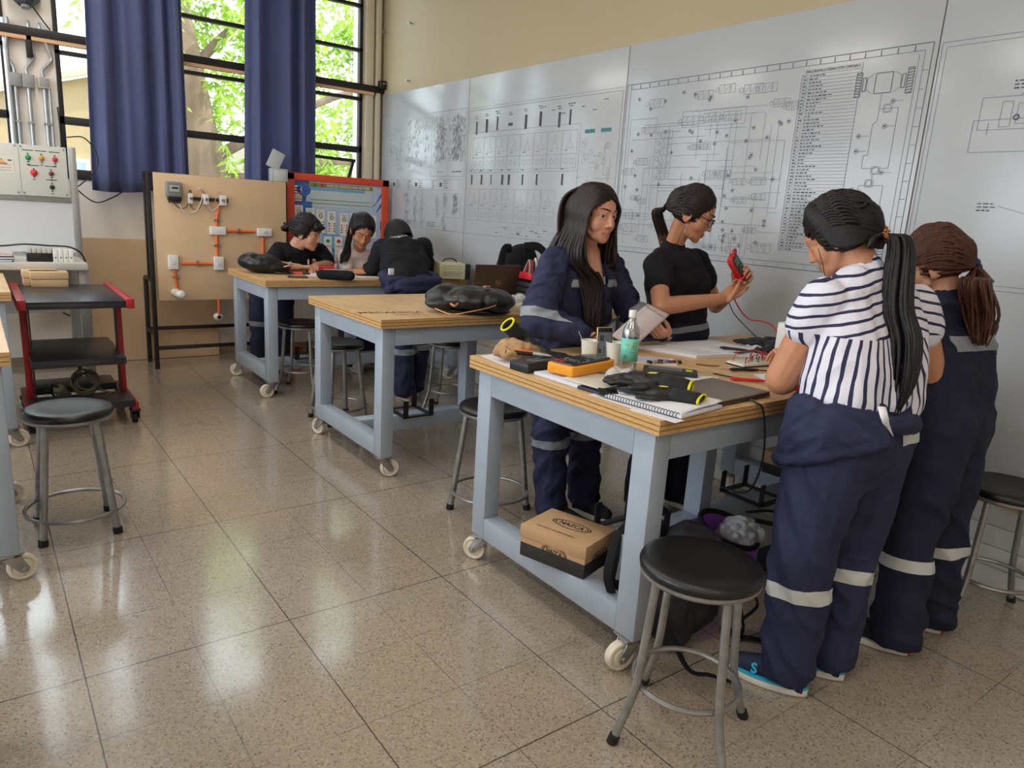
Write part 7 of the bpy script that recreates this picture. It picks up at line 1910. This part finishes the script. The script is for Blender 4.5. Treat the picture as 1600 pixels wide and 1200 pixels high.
# ================================================================== woman in full navy coverall at the right
p = Person('person with reddish-brown curly ponytail in a full navy coverall, second from the right wall stool', (1.06, -2.74, 0), skin_c)
p.head_frame((1.22, -2.80, 1.388), (.86, .42, -.22), k=1.10)
neck = (1.16, -2.815, 1.255)
p.head(neck, .052)
Lsh, Rsh = (1.185, -2.75, 1.170), (1.125, -3.01, 1.165)
Lel, Lwr = (1.30, -2.77, .99), (1.46, -2.80, 1.0); Rel, Rwr = (1.16, -3.06, .97), (1.42, -2.98, .98)
rt = nrm(-.15, -1, 0)
p.torso((1.06, -2.80, .85), (1.10, -2.845, .97), (1.14, -2.86, 1.11), neck, rt, (.135, .12, .135)); p.arm(Lsh, Lel, Lwr); p.arm(Rsh, Rel, Rwr)
p.hand(Lwr, (1, -.1, 0), (0, 0, -1), False); p.hand(Rwr, (1, .2, 0), (0, 0, -1), True)
LH, LK, LA = (1.05, -2.705, .83), (1.04, -2.635, .43), (1.01, -2.60, .10); RH, RK, RA = (1.05, -2.85, .83), (1.03, -2.85, .43), (1.01, -2.87, .10)
p.leg(LH, LK, LA); p.leg(RH, RK, RA); p.body(.0048, 3); p.eyes((0, -.3), .5)
c = MB()
for sg in (-1, -.4, .4, 1):
    r_ = rt * sg; c.chain([(Vector((1.06, -2.80, .80)) + r_ * .075, .120), (Vector((1.10, -2.845, .95)) + r_ * .070, .115), (Vector((1.135, -2.865, 1.10)) + r_ * .080, .112), (Vector((1.15, -2.855, 1.17)) + r_ * .09, .078)])
c.chain([(Lsh, .08), (Lel, .07), (Lwr, .05)]); c.chain([(Rsh, .082), (Vector(Rsh).lerp(Vector(Rel), .5), .08), (Rel, .075), (Rwr, .05)])
c.chain([((1.16, -2.825, 1.222), .076), ((1.16, -2.815, 1.25), .072)])
trouser(c, LH, LK, LA, (.112, .092, .084, .088)); trouser(c, RH, RK, RA, (.116, .094, .086, .092))
cv = p.cloth('coverall', c, navy_dark, .007, 4, .0105, 21, (7, 7, 13), shape=HEM3)
p.band(cv, (1.12, -2.86, 1.135), (0, 0, 1), .05, .3, side=(-1, 0, 0), lim=(Vector((0, 1, 0)), .135))
p.band(cv, Vector(LK).lerp(Vector(LA), .24), Vector(LK) - Vector(LA), .045, .125, reflective); p.band(cv, Vector(RK).lerp(Vector(RA), .20), Vector(RK) - Vector(RA), .045, .125, reflective)
h = MB(); p.hair_cap(h, low=-.075, cut=.03); tie = (.0, -.122, -.02)
p.swept(h, tie, 80, 7, .0095, 2.0, .068)
for k in range(30):
    x = (k / 29 - .5) * .15; p.lock(h, [p.P(x, -.07, -.08), p.P(x * .8, -.105, -.05), p.P(*tie)], .010, rt=.6)
T0 = p.P(*tie)
p.tail(h, [T0, T0 + Vector((-.035, -.01, -.04)), Vector((1.05, -2.772, 1.353)), Vector((1.03, -2.816, 1.244)), Vector((1.02, -2.814, 1.132))], 80, (.012, .024, .046, .052, .026), 8, .0066, .011)
h.build('hair', hair_brown, p.t, smooth=3)
p_tie = MB().ell(T0 + p.U * .02, (.02, .02, .016)).ell(T0 + p.R * .012 - p.F * .01, .015).build('hair_bobble', mat('navy_bobble', (34, 40, 78), .4), p.t, smooth=3)
g = MB().tube([p.P(-.078, -.02, .004), p.P(-.082, .03, .006), p.P(-.064, .085, .006)], .0016 * p.k, 6).build('glasses_arm', mat('gold_wire', (190, 150, 100), .3, .7), p.t, smooth=3)
for hl, to in (((.965, -2.625), (1.20, -2.555)), ((.965, -2.895), (1.20, -2.84))):
    o = p.shoe((*hl, 0), (*to, 0), mat('dark_canvas', (30, 30, 36), .8), mat('white_sole', (222, 218, 208), .5))
    MB(p.shoeM).bx(-.0065, .0, -.016, .016, .006, .022).build('heel_patch', mat('heel_red', (190, 50, 50), .5), o, bevel=.001)

# ================================================================== three people at the farthest bench
def seated(pel, chest, neck, rt, w, sh, mname, m, extra, seed, long=False):
    c = MB()
    for sg in (-1, 0, 1):
        r_ = nrm(rt) * sg; c.chain([(Vector(pel) + r_ * .07, .118), (Vector(pel).lerp(Vector(chest), .5) + r_ * .07, .115), (Vector(chest) + r_ * w, .108), (Vector(chest).lerp(Vector(neck), .6) + r_ * w * .75, .085)])
    c.chain([(Vector(chest), .125), (Vector(chest).lerp(Vector(neck), .75), .085)]); c.chain([(Vector(pel).lerp(Vector(chest), .35), .135), (Vector(chest), .13)])
    for q_ in sh: c.chain([(Vector(neck) - Vector((0, 0, .03)), .062), (Vector(q_), .070)])
    for a in extra: c.chain(a)
    return p.cloth(mname, c, m, .009, 9, .006, seed)
# left: black top, leaning on the bench in profile
p = Person('person in a black polo leaning on the farthest bench in profile, left of the group', (6.42, -2.20, 0), skin_c)
p.head_frame((6.02, -2.287, 1.219), (-.64, -.72, -.22), k=1.24)
neck = Vector((6.1, -2.216, 1.095))
p.head(neck, .055)
Rsh, Lsh = (6.12, -2.085, 1.069), (6.2, -2.477, 1.066)
Rel, Rwr = (6.02, -1.99, .955), (5.92, -2.187, 0.949); Lel, Lwr = (6.10, -2.52, .96), (5.98, -2.344, 0.955)
pel, chest = (6.45, -2.15, .86), Vector(neck) + Vector((.06, .02, -.12))
p.torso(pel, Vector(pel).lerp(chest, .5), chest, neck, (-.2, 1, 0)); p.arm(Rsh, Rel, Rwr); p.arm(Lsh, Lel, Lwr)
p.hand(Rwr, (-.3, -.9, .05), (-.2, .1, -.9), True, (.9, .9, .9, .9), .8, 1.05); p.hand(Lwr, (-.6, .3, 0), (0, 0, -1), False, (.6, .6, .6, .6), .5, 1.05)
p.leg((6.46, -2.06, .84), (6.47, -2.03, .46), (6.49, -2.03, .10)); p.leg((6.46, -2.22, .84), (6.47, -2.22, .46), (6.49, -2.22, .10))
p.body(.005, 3); p.eyes((.5, -.2), .5)
top = seated(pel, chest, neck, (-.2, 1, 0), .09, (Rsh, Lsh), 'polo_shirt', black_cloth, [[(Rsh, .074), (Vector(Rsh).lerp(Vector(Rel), .75), .072)], [(Lsh, .074), (Vector(Lsh).lerp(Vector(Lel), .7), .072)], [(Vector(neck) + Vector((.02, .01, -.03)), .07), (Vector(neck) + Vector((.015, .005, .0)), .062)]], 31)
MB().ell(Vector((5.92, -2.101, 0.959)), (.006, .022, .035), Matrix.Rotation(.5, 3, 'X')).ell(Vector((5.98, -2.288, 0.982)), (.005, .008, .03)).build('shirt_emblem', mat('pale_emblem', (190, 186, 184), .6), top, smooth=3)
c = MB(); c.chain([((6.45, -2.10, .84), .13), ((6.45, -2.22, .84), .13)]); trouser(c, (6.46, -2.06, .84), (6.47, -2.03, .46), (6.49, -2.03, .12)); trouser(c, (6.46, -2.22, .84), (6.47, -2.22, .46), (6.49, -2.22, .12))
tr = p.cloth('trousers', c, navy, .009, 3, .008, 32, shape=HEM); p.band(tr, (6.475, -2.03, .40), (0, 0, 1), .045, .12); p.band(tr, (6.475, -2.22, .40), (0, 0, 1), .045, .12)
h = MB(); p.hair_cap(h, low=-.07); p.swept(h, (0, -.13, .0), 80, 9, .011, 1.5)
for k in range(40):
    x = (k / 39 - .5) * .13; rg = random.Random(k); p.lock(h, [p.P(*p.surf(x * .5, .0)), p.P(*p.surf(x, .06, .012)), p.P(x * 1.1, .088, .065), p.P(x * 1.25, .086 - abs(x) * .3, .042)], .009, rt=.4)
bn = p.P(0, -.15, .0)
for k in range(26):
    a = k * .6; h.tube([bn + p.R * .03 * math.cos(a + q) + p.U * .03 * math.sin(a + q) + p.F * (.02 * math.cos(a * 2)) for q in (0, .5, 1, 1.5)], .009, 6)
h.build('hair', hair_black, p.t, smooth=3)
for y in (-2.03, -2.22): p.shoe((6.55, y, 0), (6.31, y, 0), mat('black_canvas', (24, 24, 28), .8), mat('white_sole', (222, 218, 208), .5), vox=.007)
# middle: white T-shirt, looking down
p = Person('person in a white T-shirt looking down at the notebook, middle of the group', (6.42, -2.86, 0), skin_b)
p.head_frame((5.98, -2.776, 1.255), (-.82, .20, -.52), k=1.22, tilt=-6)
neck = Vector((6.16, -2.837, 1.076))
p.head(neck, .052)
Rsh, Lsh = (6.18, -2.692, 1.014), (6.22, -3.125, 1.042)
Rel, Rwr = (6.08, -2.686, 0.875), (5.8, -2.734, 0.926); Lel, Lwr = (6.10, -3.20, .98), (5.92, -3.05, .97)
pel, chest = (6.48, -2.92, .86), neck + Vector((.08, -.01, -.12))
p.torso(pel, Vector(pel).lerp(chest, .5), chest, neck, (0, 1, 0)); p.arm(Rsh, Rel, Rwr, (.05, .042, .036, .027)); p.arm(Lsh, Lel, Lwr)
p.hand(Rwr, (-.7, -.35, -.15), (-.2, -.3, -.8), True, (.7, .7, .7, .7), .5, 1.05); p.hand(Lwr, (-.6, .6, 0), (0, 0, -1), False, (.6, .6, .6, .6), .5, 1.05)
p.leg((6.48, -2.84, .84), (6.42, -2.80, .46), (6.05, -2.73, .10)); p.leg((6.48, -3.0, .84), (6.42, -2.98, .46), (6.2, -2.95, .10))
p.body(.005, 3); p.eyes((0, -.4), .25)
top = seated(pel, chest, neck, (0, 1, 0), .08, (Rsh, Lsh), 't_shirt', mat('white_tee', (222, 214, 216), .8, 0, .03, 10, .2, 30), [[(Rsh, .075), (Vector(Rsh).lerp(Vector(Rel), .55), .066)], [(Lsh, .075), (Vector(Lsh).lerp(Vector(Lel), .55), .066)]], 33)
e_ = Vector((5.98, -2.873, 1.022))
c = MB(); c.chain([((6.48, -2.86, .84), .13), ((6.48, -3.0, .84), .13)]); trouser(c, (6.48, -2.84, .84), (6.42, -2.80, .46), (6.05, -2.73, .12)); trouser(c, (6.48, -3.0, .84), (6.42, -2.98, .46), (6.2, -2.95, .12))
tr = p.cloth('trousers', c, navy, .009, 3, .008, 34, shape=HEM); p.band(tr, (6.30, -2.79, .36), (.6, 0, 1), .045, .13)
h = MB(); p.hair_cap(h, low=-.07); p.swept(h, (.01, -.115, .055), 90, 12, .0085, .4)
T0 = p.P(.01, -.115, .055); p.tail(h, [T0, T0 + Vector((.03, .04, .0)), Vector((6.12, -2.701, 1.116)), Vector((6.08, -2.636, 1.033)), Vector((6.06, -2.61, 0.967))], 44, (.013, .022, .022, .016, .008), 3, .0065, .008)
for k in range(9): p.lock(h, [p.P(.075, .03, .03), p.P(.085, .045, -.03 + k * .002), Vector((6.04, -2.697, 1.06)) + Vector((0, .004 * k, 0)), Vector((6.04, -2.667, 0.981)) + Vector((0, .006 * k, 0))], .004, rt=.3)
h.build('hair', hair_black, p.t, smooth=3)
for q, y in enumerate((-2.73, -2.95)): p.shoe((6.10 + q * .15, y, 0), (5.86 + q * .15, y, 0), mat('white_canvas', (206, 202, 196), .7), mat('white_sole', (222, 218, 208), .5), vox=.007)
# right: black long sleeves, back towards the camera
p = Person('person in a black long-sleeved shirt bent over the farthest bench, back turned', (5.05, -2.78, 0), skin_c)
p.head_frame((5.72, -2.993, 1.222), (.66, .05, -.75), k=1.15)
neck = Vector((5.50, -2.90, 1.20))
p.head(neck, .055)
Lsh, Rsh = (5.45, -2.708, 1.158), (5.4, -3.068, 1.18)
Lel, Lwr = (5.62, -2.72, 0.921), (5.72, -2.714, 0.89); Rel, Rwr = (5.58, -3.22, .985), (5.70, -3.10, .965)
Lel = (5.52, -2.66, .975); Lwr = (5.75, -2.72, .965)
pel, chest = (5.05, -2.76, .90), (5.38, -2.87, 1.13)
p.torso(pel, Vector(pel).lerp(Vector(chest), .5), chest, neck, (.25, -1, 0)); p.arm(Lsh, Lel, Lwr); p.arm(Rsh, Rel, Rwr)
p.hand(Lwr, (.9, -.2, 0), (0, 0, -1), False, (.6, .6, .6, .6), .5); p.hand(Rwr, (.7, .5, 0), (0, 0, -1), True, (.6, .6, .6, .6), .5)
LH, LK, LA = (5.03, -2.68, .84), (4.98, -2.66, .46), (4.90, -2.65, .10); RH, RK, RA = (5.02, -2.85, .84), (5.02, -2.83, .46), (5.02, -2.80, .10)
p.leg(LH, LK, LA); p.leg(RH, RK, RA); p.body(.005, 3)
top = seated(pel, chest, neck, (.25, -1, 0), .115, (Rsh, Lsh), 'long_sleeved_shirt', black_cloth, [[(Lsh, .074), (Lel, .062), (Vector(Lel).lerp(Vector(Lwr), .85), .048)], [(Rsh, .074), (Rel, .064), (Vector(Rel).lerp(Vector(Rwr), .85), .05)], [((5.22, -2.70, 1.02), .12), ((5.25, -2.92, 1.03), .12)], [(Vector(neck) + Vector((-.01, 0, -.01)), .07), (Vector(neck) + Vector((.02, 0, .015)), .065)]], 35)
def text_on(body_, size, o, xd, nd, surf, name, m, parent, width=None):
    """lettering printed on a curved garment: each vertex is dropped onto the cloth"""
    from mathutils.bvhtree import BVHTree
    bm = bmesh.new(); bm.from_mesh(surf.data); tr_ = BVHTree.FromBMesh(bm); bm.free()
    ob = text_mesh(body_, size, frame(o, xd, nd), name, m, parent, 0, .0012, width=width); nd = nrm(nd)
    for v in ob.data.vertices:
        hit = tr_.ray_cast(v.co + nd * .15, -nd, .5)
        if hit[0] is not None: v.co = hit[0] + nd * .004
    return ob
text_on('SKECHERS', .05, Vector((5.38, -2.874, 1.244)), (.12, -1, .02), (-.70, .1, .70), top, 'shirt_lettering', mat('white_print', (206, 206, 210), .6), top, width=.26)
c = MB(); c.chain([((5.03, -2.70, .86), .13), ((5.03, -2.86, .86), .13)]); trouser(c, LH, LK, LA, (.125, .098, .088, .088)); trouser(c, RH, RK, RA, (.125, .098, .088, .088))
tr = p.cloth('trousers', c, navy, .008, 4, .009, 36, shape=HEM); p.band(tr, Vector(LK).lerp(Vector(LA), .2), (0, 0, 1), .045, .13); p.band(tr, Vector(RK).lerp(Vector(RA), .15), (0, 0, 1), .045, .13)
c = MB(); ring = [Vector((5.06, -2.77, .945)) + Vector((.15 * math.cos(a), .215 * math.sin(a), .02 * math.cos(a))) for a in [i * .2618 for i in range(25)]]
c.chain([(q_, .045) for q_ in ring]); c.chain([(q_ + Vector((-.01, 0, -.05)), .035) for q_ in ring[5:19]]); c.chain([((5.0, -2.57, .93), .05), ((4.98, -2.55, .85), .04)])
wr_ = p.cloth('tied_coverall_top', c, navy, .007, 3, .010, 37, (10, 10, 20))
for a, s_ in (((4.98, -2.553, 1), .022), ((4.9, -2.806, 0.925), .018)): MB().bx(a[0] - .01, a[0] + .006, a[1] - s_, a[1] + s_, a[2] - s_, a[2] + s_ * 1.2).build('white_tag', mat('white_ribbon', (226, 226, 232), .7), wr_, bevel=.003)
h = MB(); p.hair_cap(h, low=-.08, cut=.05); p.swept(h, (0, .02, .12), 60, 13, .011)
for k in range(60):
    a = k / 59 * 6.283; p.lock(h, [p.P(0, -.02, .125), p.P(.06 * math.sin(a), -.02 + .07 * math.cos(a), .105), p.P(.085 * math.sin(a), -.02 + .105 * math.cos(a), .03), p.P(.082 * math.sin(a), -.02 + .10 * math.cos(a) * (.6 if math.cos(a) > .3 else 1), -.06)], .011, rt=.4)
h.build('hair', hair_black, p.t, smooth=3)
MB().bx(5.66, 5.70, -2.69, -2.74, .955, 1.0).build('wrist_band', white_plastic, p.t, bevel=.004)
for hl, to in (((4.84, -2.66), (5.08, -2.70)), ((4.96, -2.80), (5.2, -2.84))): p.shoe((*hl, 0), (*to, 0), mat('rose_canvas', (186, 150, 150), .7), mat('white_sole', (222, 218, 208), .5), vox=.006)
PERSON_BACK = p
